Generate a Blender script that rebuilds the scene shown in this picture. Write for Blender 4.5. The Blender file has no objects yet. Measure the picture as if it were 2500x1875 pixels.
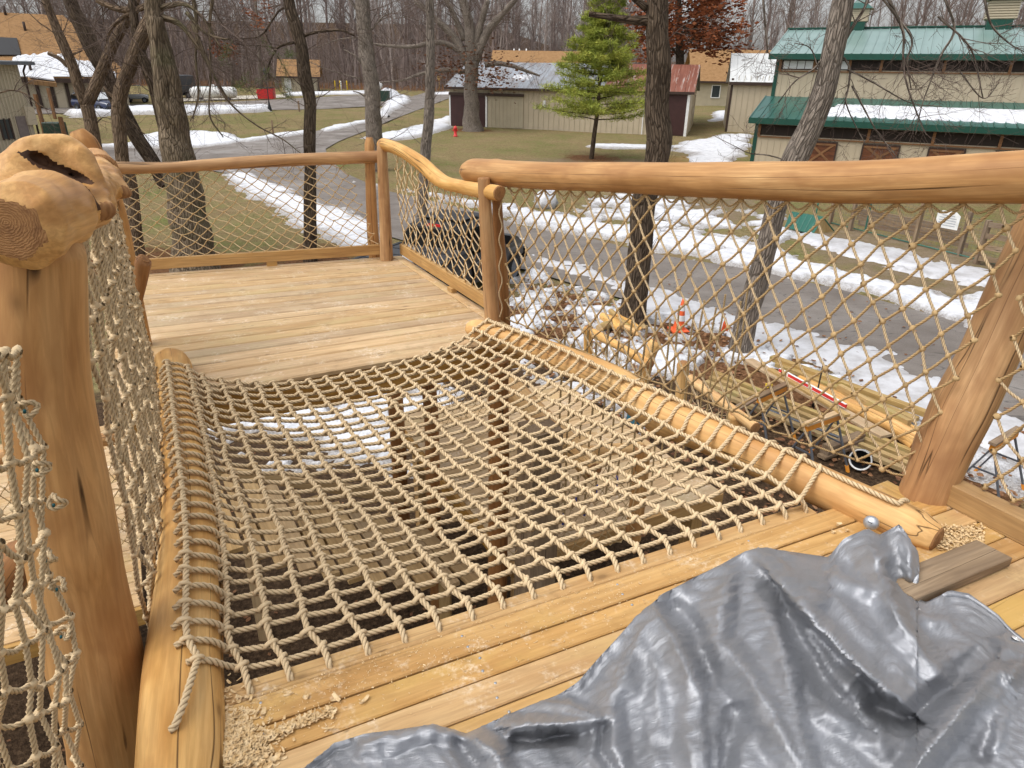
import bpy, math, random
import numpy as np
from mathutils import Vector, Matrix, noise, geometry
R = math.radians
random.seed(7); rng = np.random.default_rng(7)
scene = bpy.context.scene
COL = scene.collection

# ------------------------------------------------------------------ camera
PITCH = R(24.4); ROLL = R(1.0); CAMZ = 5.05; FPX = 1661.0
cam_d = bpy.data.cameras.new('camera')
cam_d.sensor_width = 36.0; cam_d.lens = FPX / 2500.0 * 36.0
cam_d.clip_start = 0.05; cam_d.clip_end = 3000
cam = bpy.data.objects.new('camera', cam_d); COL.objects.link(cam)
cam.matrix_world = (Matrix.Translation((0, 0, CAMZ)) @ Matrix.Rotation(R(90) - PITCH, 4, 'X') @ Matrix.Rotation(ROLL, 4, 'Z'))
scene.camera = cam

# ------------------------------------------------------------------ overcast sky, one soft sun
SUN_EL, SUN_AZ = 62, 245
world = bpy.data.worlds.new('World'); scene.world = world; world.use_nodes = True
wt = world.node_tree; wt.nodes.clear()
sky = wt.nodes.new('ShaderNodeTexSky'); sky.sky_type = 'NISHITA'; sky.sun_disc = False
sky.sun_elevation = R(SUN_EL); sky.sun_rotation = R(SUN_AZ)
sky.air_density = 1.0; sky.dust_density = 4.0; sky.ozone_density = 1.0
hs = wt.nodes.new('ShaderNodeHueSaturation'); hs.inputs['Saturation'].default_value = 0.22; hs.inputs['Value'].default_value = 1.55
bgn = wt.nodes.new('ShaderNodeBackground'); bgn.inputs['Strength'].default_value = 0.15
wo = wt.nodes.new('ShaderNodeOutputWorld')
wt.links.new(sky.outputs[0], hs.inputs['Color']); wt.links.new(hs.outputs[0], bgn.inputs['Color']); wt.links.new(bgn.outputs[0], wo.inputs[0])
sun_d = bpy.data.lights.new('sun', 'SUN'); sun_d.energy = 0.9; sun_d.angle = R(40); sun_d.color = (1.0, 0.97, 0.92)
sun = bpy.data.objects.new('sun', sun_d); COL.objects.link(sun)
az = R(SUN_AZ); el = R(SUN_EL)
sd = Vector((math.sin(az) * math.cos(el), math.cos(az) * math.cos(el), math.sin(el)))
sun.rotation_euler = sd.to_track_quat('Z', 'Y').to_euler(); sun.location = (0, 0, 40)
scene.view_settings.view_transform = 'Standard'; scene.view_settings.look = 'None'
scene.view_settings.exposure = 0.0; scene.view_settings.gamma = 1.0; scene.view_settings.use_curve_mapping = False
scene.cycles.max_bounces = 4; scene.cycles.diffuse_bounces = 3; scene.cycles.glossy_bounces = 2
scene.cycles.transparent_max_bounces = 6

# ------------------------------------------------------------------ measuring the place: lines of sight to points on known planes
_cp, _sp, _cr, _sr = math.cos(PITCH), math.sin(PITCH), math.cos(ROLL), math.sin(ROLL)
EYE = Vector((0, 0, CAMZ))
def ray(x, y):
    u = (x - 1250.0) / FPX; v = (937.5 - y) / FPX
    u2 = u * _cr - v * _sr; v2 = u * _sr + v * _cr
    return Vector((u2, _cp + v2 * _sp, -_sp + v2 * _cp))
def PZ(x, y, z):
    r = ray(x, y); return EYE + r * ((z - CAMZ) / r.z)
def PY(x, y, d):
    r = ray(x, y); return EYE + r * (d / r.y)
SLOPE, Y0 = 0.026, 16.0
def ground_z(x, y):
    t = (y - Y0)
    z = SLOPE * (0.5 * (t + math.sqrt(t * t + 6.0)))
    if y > 118: z += 0.0009 * (y - 118) ** 2 * (1.0 if x < -10 else max(0.0, 1 - (x + 10) / 50.0)) if y < 240 else 0.0009 * 122 ** 2 * (1.0 if x < -10 else max(0.0, 1 - (x + 10) / 50.0))
    return z
def PG(x, y, lift=0.0):
    r = ray(x, y)
    p = PZ(x, y, 0.0) if r.z < -0.02 else None
    if p is None or p.y > Y0 - 2:
        p = EYE + r * ((-SLOPE * Y0 - CAMZ) / (r.z - SLOPE * r.y))
    for _ in range(6):
        gz = ground_z(p.x, p.y)
        if r.z >= -1e-3: break
        t = (gz - CAMZ) / r.z
        q = EYE + r * t
        if q.y > 400 or q.y < 0: break
        p = p.lerp(q, 0.7)
    p = Vector((p.x, p.y, ground_z(p.x, p.y) + lift))
    return p
def depth_of(p):
    q = Vector(p) - EYE
    return q.y * _cp - q.z * _sp
def to_m(px, p): return px * depth_of(p) / FPX
# deck axes: u runs along the boards, w away across them
AD = R(28.5)
UX = Vector((math.cos(AD), math.sin(AD), 0)); WX = Vector((-math.sin(AD), math.cos(AD), 0))
DZ = 3.4
def UW(u, w, z=DZ): return UX * u + WX * w + Vector((0, 0, z))
def to_uw(p): return (p.x * UX.x + p.y * UX.y, p.x * WX.x + p.y * WX.y)

# ------------------------------------------------------------------ mesh helpers
ORG = {}
class MB:
    def __init__(s): s.v = []; s.lc = []; s.q = []; s.t = []; s.n = 0; s.ngon = []
    def add(s, v, q=None, t=None, lc=None):
        v = np.asarray(v, dtype=np.float64).reshape(-1, 3)
        s.v.append(v); s.lc.append(v if lc is None else np.asarray(lc, dtype=np.float64).reshape(-1, 3))
        if q is not None and len(q): s.q.append(np.asarray(q, dtype=np.int64).reshape(-1, 4) + s.n)
        if t is not None and len(t): s.t.append(np.asarray(t, dtype=np.int64).reshape(-1, 3) + s.n)
        s.n += len(v)
    def box(s, c, hx, hy, hz, bev=0.0, lc_off=(0, 0, 0)):
        """box of half vectors hx (long / grain), hy, hz around c, with chamfered long edges"""
        c, hx, hy, hz = [np.array(a, dtype=float) for a in (c, hx, hy, hz)]
        ly, lz, lx = np.linalg.norm(hy), np.linalg.norm(hz), np.linalg.norm(hx)
        if bev <= 0:
            sec = [(-1, -1), (1, -1), (1, 1), (-1, 1)]
        else:
            by, bz = min(0.9, bev / ly), min(0.9, bev / lz)
            sec = [(-1 + by, -1), (1 - by, -1), (1, -1 + bz), (1, 1 - bz), (1 - by, 1), (-1 + by, 1), (-1, 1 - bz), (-1, -1 + bz)]
        n = len(sec)
        v = []; lc = []
        for e in (-1, 1):
            for a, b in sec:
                v.append(c + hx * e + hy * a + hz * b); lc.append((a * ly + lc_off[0], b * lz + lc_off[1], e * lx + lc_off[2]))
        q = [[i, (i + 1) % n, n + (i + 1) % n, n + i] for i in range(n)]
        t = []
        for i in range(1, n - 1):
            t.append([0, i + 1, i]); t.append([n, n + i, n + i + 1])
        s.add(v, q, t, lc); return s
    def tube(s, path, rad, n=8, cap=True, bumps=None, s0=0.0, flat=None):
        """tapered tube along path; bumps(theta_array, arclen, r)-> radius factor"""
        P = np.array([tuple(p) for p in path], dtype=float); m = len(P)
        rad = np.broadcast_to(np.asarray(rad, dtype=float), (m,))
        T = np.gradient(P, axis=0); T /= (np.linalg.norm(T, axis=1, keepdims=True) + 1e-12)
        d = np.concatenate([[0], np.cumsum(np.linalg.norm(np.diff(P, axis=0), axis=1))]) + s0
        ref = np.array([0, 0, 1.0]) if abs(T[0][2]) < 0.9 else np.array([1.0, 0, 0])
        N = np.zeros_like(P); nn = np.cross(T[0], ref); nn /= np.linalg.norm(nn); N[0] = nn
        for i in range(1, m):
            nn = N[i - 1] - T[i] * np.dot(N[i - 1], T[i]); l = np.linalg.norm(nn)
            N[i] = nn / l if l > 1e-9 else N[i - 1]
        B = np.cross(T, N)
        th = np.linspace(0, 2 * math.pi, n, endpoint=False)
        rr = np.repeat(rad[:, None], n, axis=1)
        if bumps is not None: rr = rr * bumps(th[None, :], d[:, None], rr)
        V = P[:, None, :] + rr[:, :, None] * (np.cos(th)[None, :, None] * N[:, None, :] + np.sin(th)[None, :, None] * B[:, None, :])
        LC = np.stack([rr * np.cos(th)[None], rr * np.sin(th)[None], np.repeat(d[:, None], n, 1)], axis=2)
        i = np.arange(m - 1)[:, None] * n; j = np.arange(n)[None, :]; j2 = (j + 1) % n
        q = np.stack([i + j, i + j2, i + n + j2, i + n + j], axis=2).reshape(-1, 4)
        t = []
        vv = V.reshape(-1, 3); ll = LC.reshape(-1, 3)
        if cap:
            c0 = len(vv); vv = np.vstack([vv, P[:1], P[-1:]])
            ll = np.vstack([ll, [[0, 0, d[0]]], [[0, 0, d[-1]]]])
            for k in range(n):
                t.append([c0, (k + 1) % n, k]); t.append([c0 + 1, (m - 1) * n + k, (m - 1) * n + (k + 1) % n])
        s.add(vv, q, t, ll); return s
    def rope(s, path, r, pitch=None, step=None, n=12, depth=0.24, phase=0.0):
        n = 12 if n > 7 else 6
        """three-strand laid rope"""
        P = np.array([tuple(p) for p in path], dtype=float)
        L = np.linalg.norm(np.diff(P, axis=0), axis=1); d = np.concatenate([[0], np.cumsum(L)])
        pitch = pitch or r * 6.6; step = step or pitch / 9.0
        m = max(2, int(d[-1] / step) + 1)
        sd_ = np.linspace(0, d[-1], m)
        Q = np.stack([np.interp(sd_, d, P[:, k]) for k in range(3)], axis=1)
        for _ in range(2):
            if m > 4: Q[1:-1] = (Q[:-2] + Q[1:-1] * 2 + Q[2:]) / 4
        ph = 2 * math.pi * sd_ / pitch + phase
        T = np.gradient(Q, axis=0); T /= (np.linalg.norm(T, axis=1, keepdims=True) + 1e-12)
        up = np.array([0.13, 0.21, 0.97])
        N = np.cross(T, up); ln = np.linalg.norm(N, axis=1, keepdims=True); N = np.where(ln > 0.15, N / np.maximum(ln, 1e-6), np.cross(T, [0.9, 0.3, 0.1]))
        N /= np.linalg.norm(N, axis=1, keepdims=True); B = np.cross(T, N)
        th = np.linspace(0, 2 * math.pi, n, endpoint=False)
        a = th[None, :] + ph[:, None]
        lob = np.abs(np.cos(1.5 * th))          # three lobes fixed to the profile, the profile turns
        rr = r * (1 - depth + depth * lob * 1.25)[None, :]
        V = Q[:, None, :] + rr[:, :, None] * (np.cos(a)[:, :, None] * N[:, None, :] + np.sin(a)[:, :, None] * B[:, None, :])
        LC = np.stack([np.repeat(lob[None, :], m, 0), np.repeat(th[None, :], m, 0), np.repeat(sd_[:, None], n, 1)], axis=2)
        i = np.arange(m - 1)[:, None] * n; j = np.arange(n)[None, :]; j2 = (j + 1) % n
        q = np.stack([i + j, i + j2, i + n + j2, i + n + j], axis=2).reshape(-1, 4)
        vv = V.reshape(-1, 3); ll = LC.reshape(-1, 3)
        c0 = len(vv); vv = np.vstack([vv, Q[:1], Q[-1:]]); ll = np.vstack([ll, ll[:1], ll[-1:]])
        t = []
        for k in range(n):
            t.append([c0, (k + 1) % n, k]); t.append([c0 + 1, (m - 1) * n + k, (m - 1) * n + (k + 1) % n])
        s.add(vv, q, t, ll); return s
    def lathe(s, prof, n=16, M=None):
        """prof: (radius, z) list"""
        th = np.linspace(0, 2 * math.pi, n, endpoint=False); m = len(prof)
        V = np.array([[(r * math.cos(a), r * math.sin(a), z) for a in th] for r, z in prof]).reshape(-1, 3)
        lc = V.copy()
        if M is not None: V = np.array([tuple(M @ Vector(p)) for p in V])
        i = np.arange(m - 1)[:, None] * n; j = np.arange(n)[None, :]; j2 = (j + 1) % n
        q = np.stack([i + j, i + j2, i + n + j2, i + n + j], axis=2).reshape(-1, 4)
        s.add(V, q, None, lc); return s
    def poly_prism(s, pts, vec):
        """closed polygon of 3D points extruded by vec"""
        P = np.array([tuple(p) for p in pts], dtype=float); n = len(P); v = np.vstack([P, P + np.array(tuple(vec))])
        q = [[i, (i + 1) % n, n + (i + 1) % n, n + i] for i in range(n)]
        tri = geometry.tessellate_polygon([[Vector(p) for p in P]])
        t = [[a, b, c] for a, b, c in tri] + [[n + c, n + b, n + a] for a, b, c in tri]
        s.add(v, q, t); return s
    def build(s, name, mat, parent=None, smooth=True, org=None, angle=None):
        v = np.vstack(s.v); lc = np.vstack(s.lc)
        o_ = org if org is not None else (ORG[parent.name] if parent is not None else Vector((0, 0, 0)))
        v = v - np.array(tuple(o_))
        me = bpy.data.meshes.new(name)
        q = np.vstack(s.q) if s.q else np.zeros((0, 4), int); t = np.vstack(s.t) if s.t else np.zeros((0, 3), int)
        me.vertices.add(len(v)); me.vertices.foreach_set('co', v.astype(np.float32).ravel())
        nl = q.size + t.size; me.loops.add(nl)
        me.loops.foreach_set('vertex_index', np.concatenate([q.ravel(), t.ravel()]).astype(np.int32))
        npoly = len(q) + len(t); me.polygons.add(npoly)
        st = np.concatenate([np.arange(len(q)) * 4, q.size + np.arange(len(t)) * 3]).astype(np.int32)
        me.polygons.foreach_set('loop_start', st)
        try: me.polygons.foreach_set('loop_total', np.concatenate([np.full(len(q), 4), np.full(len(t), 3)]).astype(np.int32))
        except Exception: pass
        me.update(calc_edges=True)
        me.polygons.foreach_set('use_smooth', np.full(npoly, bool(smooth)))
        a = me.attributes.new('lc', 'FLOAT_VECTOR', 'POINT'); a.data.foreach_set('vector', lc.astype(np.float32).ravel())
        if angle is not None:
            try: me.set_sharp_from_angle(angle=angle)
            except Exception: pass
        me.materials.append(mat)
        o = bpy.data.objects.new(name, me); COL.objects.link(o)
        if parent is not None:
            o.parent = parent; ORG[o.name] = ORG[parent.name]
        else:
            o.location = o_; ORG[o.name] = Vector(o_)
        return o
def tag(o, label=None, cat=None, group=None, kind=None):
    if label: o['label'] = label
    if cat: o['category'] = cat
    if group: o['group'] = group
    if kind: o['kind'] = kind
    return o
def thing(name, label, cat, loc=(0, 0, 0), group=None):
    o = bpy.data.objects.new(name, None); COL.objects.link(o); o.location = loc; o.empty_display_size = 0.1
    ORG[o.name] = Vector(loc)
    return tag(o, label, cat, group)
def copy_tree(o, parent=None, loc=None, rz=0.0, sc=1.0, label=None):
    c = o.copy(); COL.objects.link(c); c.parent = parent
    if loc is not None:
        c.location = loc; c.rotation_euler = (0, 0, rz); c.scale = (sc, sc, sc)
    if label: c['label'] = label
    for ch in o.children: copy_tree(ch, c)
    return c
def smooth_path(pts, n):
    """Catmull-Rom through points (any dimension) -> n samples"""
    P = np.array([tuple(p) for p in pts], dtype=float)
    if len(P) == 2: return np.array([P[0] + (P[1] - P[0]) * t for t in np.linspace(0, 1, n)])
    E = np.vstack([2 * P[0] - P[1], P, 2 * P[-1] - P[-2]])
    seg = len(P) - 1; out = []
    for t in np.linspace(0, seg, n):
        i = min(int(t), seg - 1); f = t - i
        a, b, c, d = E[i], E[i + 1], E[i + 2], E[i + 3]
        out.append(0.5 * ((2 * b) + (c - a) * f + (2 * a - 5 * b + 4 * c - d) * f * f + (3 * b - a - 3 * c + d) * f ** 3))
    return np.array(out)

# ------------------------------------------------------------------ materials
class Mat:
    def __init__(s, name, rough=0.7, spec=0.3, metal=0.0):
        s.m = bpy.data.materials.new(name); s.m.use_nodes = True; s.nt = s.m.node_tree
        s.b = s.nt.nodes['Principled BSDF']; s.b.inputs['Roughness'].default_value = rough
        s.b.inputs['Specular IOR Level'].default_value = spec; s.b.inputs['Metallic'].default_value = metal
    def n(s, typ, **kw):
        nd = s.nt.nodes.new('ShaderNode' + typ)
        for k, v in kw.items():
            if k.startswith('_'): setattr(nd, k[1:], v)
            else: nd.inputs[k.replace('__', ' ')].default_value = v
        return nd
    def l(s, a, b): s.nt.links.new(a, b)
    def coord(s, kind='lc', scale=(1, 1, 1), rnd=False):
        if kind == 'lc': a = s.n('Attribute', _attribute_name='lc').outputs['Vector']
        elif kind == 'obj': a = s.n('TexCoord').outputs['Object']
        else: a = s.n('NewGeometry').outputs['Position']
        if rnd:
            oi = s.n('ObjectInfo'); ad = s.n('VectorMath', _operation='MULTIPLY_ADD')
            s.l(oi.outputs['Random'], ad.inputs[0]); ad.inputs[1].default_value = (37.1, 19.7, 53.3); s.l(a, ad.inputs[2]); a = ad.outputs[0]
        mp = s.n('Mapping'); mp.inputs['Scale'].default_value = scale; s.l(a, mp.inputs['Vector'])
        return mp.outputs[0]
    def noise(s, vec, scale=5, detail=4, rough=0.55, dist=0.0):
        nd = s.n('TexNoise', Scale=scale, Detail=detail, Roughness=rough, Distortion=dist); s.l(vec, nd.inputs['Vector']); return nd.outputs['Fac']
    def ramp(s, fac, stops, interp='LINEAR'):
        nd = s.n('ValToRGB'); cr = nd.color_ramp; cr.interpolation = interp
        while len(cr.elements) < len(stops): cr.elements.new(0.5)
        for e, (p, c) in zip(cr.elements, stops):
            e.position = p; e.color = (c, c, c, 1) if isinstance(c, (int, float)) else (*c, 1)
        s.l(fac, nd.inputs[0]); return nd.outputs[0]
    def mix(s, fac, a, b, mode='MIX'):
        nd = s.n('Mix', _data_type='RGBA', _blend_type=mode)
        for sock, v in ((nd.inputs[0], fac), (nd.inputs[6], a), (nd.inputs[7], b)):
            if isinstance(v, (int, float)): sock.default_value = v
            elif isinstance(v, tuple): sock.default_value = (*v, 1)
            else: s.l(v, sock)
        return nd.outputs[2]
    def math(s, op, a, b=0.5):
        nd = s.n('Math', _operation=op)
        for sock, v in ((nd.inputs[0], a), (nd.inputs[1], b)):
            if isinstance(v, (int, float)): sock.default_value = v
            else: s.l(v, sock)
        return nd.outputs[0]
    def color(s, c):
        if isinstance(c, tuple): s.b.inputs['Base Color'].default_value = (*c, 1)
        else: s.l(c, s.b.inputs['Base Color'])
        return s
    def bump(s, h, strength=0.4, dist=0.01):
        nd = s.n('Bump', Strength=strength, Distance=dist); s.l(h, nd.inputs['Height']); s.l(nd.outputs[0], s.b.inputs['Normal']); return s
    def rough(s, sock): s.l(sock, s.b.inputs['Roughness']); return s

def wood(name, base, dark, light, knots=0.5, crack=0.5, rough=0.55, rnd=True, grain=1.0, stain=None, spec=0.3, var=0.0, scuff=0.0):
    m = Mat(name, rough, spec)
    v1 = m.coord('lc', (1, 1, 0.06), rnd)
    broad = m.noise(m.coord('lc', (1, 1, 0.22), rnd), 7, 3, 0.6, 0.4)
    fine = m.noise(v1, 60 * grain, 5, 0.6, 0.6)
    ring = m.noise(v1, 14 * grain, 2, 0.5, 0.8)
    c = m.ramp(broad, [(0.25, dark), (0.5, base), (0.75, light)])
    c = m.mix(m.ramp(ring, [(0.35, 0.0), (0.5, 0.35), (0.56, 0.0)]), c, dark, 'MIX')
    c = m.mix(m.math('MULTIPLY', m.ramp(fine, [(0.4, 1.0), (0.62, 0.0)]), 0.35), c, tuple(x * 0.62 for x in dark))
    if stain:
        st = m.ramp(m.noise(m.coord('lc', (1, 1, 0.5), rnd), 3.2, 4, 0.65, 0.3), [(0.52, 0.0), (0.68, 0.75)])
        c = m.mix(st, c, stain)
    if knots > 0:
        vo = m.n('TexVoronoi', Scale=2.6); m.l(m.coord('lc', (2.2, 2.2, 1.1), rnd), vo.inputs['Vector'])
        vo.inputs['Randomness'].default_value = 1.0
        kn = m.ramp(vo.outputs['Distance'], [(0.035, 1.0), (0.075, 0.35), (0.13, 0.0)])
        c = m.mix(m.math('MULTIPLY', kn, knots), c, tuple(x * 0.35 for x in dark))
    if scuff > 0:
        pw = m.coord('pos')
        dust = m.math('MULTIPLY', m.ramp(m.noise(pw, 5.0, 5, 0.75), [(0.54, 0.0), (0.72, 1.0)]), m.ramp(m.noise(pw, 40, 3, 0.8), [(0.42, 0.0), (0.62, 1.0)]))
        c = m.mix(m.math('MULTIPLY', dust, scuff), c, (0.80, 0.70, 0.54))
        drk = m.math('MULTIPLY', m.ramp(m.noise(pw, 3.1, 4, 0.7), [(0.5, 0.0), (0.7, 1.0)]), m.ramp(m.noise(pw, 17, 4, 0.75), [(0.45, 0.0), (0.7, 1.0)]))
        c = m.mix(m.math('MULTIPLY', drk, scuff), c, tuple(x * 0.55 for x in dark))
        spots = m.ramp(m.noise(m.coord('lc', (1, 1, 0.35), rnd), 42, 2, 0.5), [(0.70, 0.0), (0.76, 0.8)])
        c = m.mix(m.math('MULTIPLY', spots, scuff), c, tuple(x * 0.3 for x in dark))
    ck = m.noise(m.coord('lc', (1, 1, 0.022), rnd), 10, 2, 0.4, 0.25)
    ckm = m.ramp(ck, [(0.4935, 0.0), (0.4985, 1.0), (0.5015, 1.0), (0.5065, 0.0)])
    gate = m.ramp(m.noise(m.coord('lc', (1, 1, 0.6), rnd), 2.7, 1), [(0.44, 0.0), (0.52, 1.0)])
    ckm = m.math('MULTIPLY', m.math('MULTIPLY', ckm, gate), crack)
    c = m.mix(ckm, c, tuple(x * 0.16 for x in dark))
    if var > 0:
        oi = m.n('ObjectInfo'); hv = m.n('HueSaturation')
        mr = m.n('MapRange'); mr.inputs[3].default_value = 1 - var; mr.inputs[4].default_value = 1 + var
        m.l(oi.outputs['Random'], mr.inputs[0]); m.l(mr.outputs[0], hv.inputs['Value'])
        m.l(m.ramp(oi.outputs['Random'], [(0.0, 0.88), (0.37, 1.06), (0.7, 0.9), (1.0, 1.04)]), hv.inputs['Saturation'])
        m.l(c, hv.inputs['Color']); c = hv.outputs[0]
    m.color(c)
    h = m.math('SUBTRACT', m.math('MULTIPLY', fine, 0.4), m.math('MULTIPLY', ckm, 1.5))
    m.bump(h, 0.35, 0.004)
    m.rough(m.ramp(broad, [(0.3, rough - 0.08), (0.7, rough + 0.1)]))
    return m.m
def plain(name, col, rough=0.6, spec=0.3, metal=0.0, var=0.12, scale=6.0, bump=0.0, coord='obj'):
    m = Mat(name, rough, spec, metal)
    v = m.coord(coord)
    nz = m.noise(v, scale, 5, 0.6)
    c = m.ramp(nz, [(0.3, tuple(x * (1 - var) for x in col)), (0.7, tuple(min(1, x * (1 + var)) for x in col))])
    m.color(c)
    if bump > 0: m.bump(m.noise(v, scale * 8, 3), bump, 0.01)
    return m.m
M = {}
M['log'] = wood('log_wood', (0.55, 0.295, 0.105), (0.37, 0.17, 0.05), (0.67, 0.405, 0.17), 0.7, 1.0, 0.5, stain=(0.30, 0.13, 0.04), spec=0.25, var=0.09)
M['log_pale'] = wood('log_wood_pale', (0.72, 0.43, 0.155), (0.55, 0.275, 0.078), (0.80, 0.54, 0.24), 0.65, 1.0, 0.52, stain=(0.42, 0.20, 0.06), spec=0.25, var=0.07)
M['burl'] = wood('burl_wood', (0.66, 0.375, 0.135), (0.44, 0.20, 0.058), (0.76, 0.485, 0.21), 0.25, 0.0, 0.5, stain=(0.36, 0.16, 0.045), spec=0.3, grain=1.5)
M['log_dark'] = wood('log_wood_brown', (0.33, 0.15, 0.05), (0.19, 0.078, 0.025), (0.42, 0.21, 0.08), 0.5, 0.9, 0.5)
m = Mat('end_grain_rings', 0.65, 0.2)
wv = m.n('TexWave', _wave_type='RINGS', _rings_direction='SPHERICAL', Scale=20.0, Distortion=7.0, Detail=3.0); wv.inputs['Detail Scale'].default_value = 1.5; m.l(m.coord('lc'), wv.inputs['Vector'])
c = m.ramp(wv.outputs['Fac'], [(0.1, (0.30, 0.145, 0.058)), (0.9, (0.39, 0.205, 0.085))])
c = m.mix(m.ramp(m.noise(m.coord('lc'), 9, 4, 0.7), [(0.45, 0.0), (0.7, 0.7)]), c, (0.15, 0.065, 0.028))
m.color(c); m.bump(wv.outputs['Fac'], 0.3, 0.003); M['end'] = m.m
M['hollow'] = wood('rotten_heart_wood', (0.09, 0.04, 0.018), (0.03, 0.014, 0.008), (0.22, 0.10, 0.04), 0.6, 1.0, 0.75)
M['deck_far'] = wood('deck_wood_pale', (0.58, 0.395, 0.21), (0.46, 0.285, 0.125), (0.66, 0.48, 0.275), 0.7, 0.4, 0.62, stain=(0.50, 0.375, 0.19), var=0.13, scuff=0.8)
M['deck_near'] = wood('deck_wood_honey', (0.57, 0.345, 0.135), (0.43, 0.225, 0.07), (0.65, 0.43, 0.19), 0.6, 0.3, 0.58, stain=(0.54, 0.35, 0.12), var=0.09, scuff=0.7)
M['lumber'] = wood('treated_lumber', (0.47, 0.315, 0.125), (0.31, 0.19, 0.065), (0.56, 0.41, 0.19), 0.5, 0.3, 0.65, stain=(0.33, 0.29, 0.10), var=0.12)
M['lumber_brown'] = wood('treated_lumber_brown', (0.50, 0.285, 0.085), (0.33, 0.165, 0.045), (0.58, 0.36, 0.13), 0.5, 0.4, 0.6, var=0.1)
M['grey_wood'] = wood('weathered_wood', (0.29, 0.205, 0.125), (0.16, 0.105, 0.065), (0.40, 0.30, 0.20), 0.4, 0.9, 0.75, stain=(0.20, 0.12, 0.075), var=0.1)
M['shade_wood'] = wood('step_wood', (0.44, 0.29, 0.135), (0.30, 0.185, 0.075), (0.53, 0.37, 0.185), 0.4, 0.4, 0.65, var=0.12)
def rope_mat(name, col, dark):
    m = Mat(name, 0.8, 0.15)
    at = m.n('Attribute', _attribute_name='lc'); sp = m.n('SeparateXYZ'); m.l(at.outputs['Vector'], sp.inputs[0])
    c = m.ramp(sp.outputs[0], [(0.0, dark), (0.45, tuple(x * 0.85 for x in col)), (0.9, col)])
    nz = m.noise(m.coord('pos'), 3.0, 3, 0.6)
    c = m.mix(m.ramp(nz, [(0.3, 0.3), (0.6, 0.0)]), c, tuple(x * 0.72 for x in col))
    fib = m.noise(m.coord('lc', (6, 6, 260)), 3.0, 3, 0.7)
    c = m.mix(m.ramp(fib, [(0.35, 0.28), (0.6, 0.0)]), c, tuple(x * 0.6 for x in col))
    m.color(c); m.bump(fib, 0.25, 0.001)
    return m.m
M['rope'] = rope_mat('rope_tan', (0.74, 0.565, 0.345), (0.18, 0.11, 0.05))
M['rope_gold'] = rope_mat('rope_golden', (0.56, 0.385, 0.19), (0.16, 0.095, 0.04))
M['rope_dark'] = rope_mat('rope_brown', (0.52, 0.37, 0.19), (0.16, 0.10, 0.045))
M['steel'] = plain('galvanised_steel', (0.42, 0.44, 0.47), 0.42, 0.5, 0.7, 0.12, 40)
M['teal_core'] = plain('teal_rope_core', (0.01, 0.085, 0.10), 0.6)
M['blue_tape'] = plain('blue_tape', (0.02, 0.05, 0.35), 0.5)
M['black'] = plain('black_plastic', (0.02, 0.02, 0.022), 0.5)
# ================================================================== THE SETTING: ground, roads, snow
def poly_world(px): return np.array([tuple(PG(x, y))[:2] for x, y in px])
def densify(P, step):
    out = []
    n = len(P)
    for i in range(n):
        a, b = P[i], P[(i + 1) % n]; k = max(1, int(np.linalg.norm(b - a) / step))
        for j in range(k): out.append(a + (b - a) * j / k)
    return np.array(out)
def inside(P, X, Y):
    r = np.zeros(X.shape, bool); n = len(P); j = n - 1
    for i in range(n):
        xi, yi = P[i]; xj, yj = P[j]
        c = ((yi > Y) != (yj > Y)) & (X < (xj - xi) * (Y - yi) / (yj - yi + 1e-12) + xi)
        r ^= c; j = i
    return r
def sdist(P, X, Y):
    """signed distance, positive inside"""
    d = np.full(X.shape, 1e9); n = len(P)
    for i in range(n):
        a = P[i]; b = P[(i + 1) % n]; ab = b - a; L = ab @ ab + 1e-12
        t = np.clip(((X - a[0]) * ab[0] + (Y - a[1]) * ab[1]) / L, 0, 1)
        d = np.minimum(d, np.hypot(X - a[0] - t * ab[0], Y - a[1] - t * ab[1]))
    return np.where(inside(P, X, Y), d, -d)
_gx = rng.normal(size=(16, 2)); _gp = rng.uniform(0, 6.28, 16)
def vnoise(X, Y, f=1.0, oct=4):
    """cheap value noise in numpy, about -1..1"""
    out = np.zeros(X.shape); a = 1.0; tot = 0
    for o in range(oct):
        ff = f * 2 ** o; xs = X * ff + 17.3 * o; ys = Y * ff - 9.1 * o
        xi = np.floor(xs).astype(np.int64); yi = np.floor(ys).astype(np.int64); fx = xs - xi; fy = ys - yi
        fx = fx * fx * (3 - 2 * fx); fy = fy * fy * (3 - 2 * fy)
        def h(i, j):
            k = (i * 374761393 + j * 668265263 + o * 1442695) & 0x7fffffff
            k = ((k ^ (k >> 13)) * 1274126177) & 0x7fffffff
            return (k & 0xffff) / 32768.0 - 1.0
        out += a * ((h(xi, yi) * (1 - fx) + h(xi + 1, yi) * fx) * (1 - fy) + (h(xi, yi + 1) * (1 - fx) + h(xi + 1, yi + 1) * fx) * fy)
        tot += a; a *= 0.55
    return out / tot
GZ = np.vectorize(ground_z)

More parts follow.
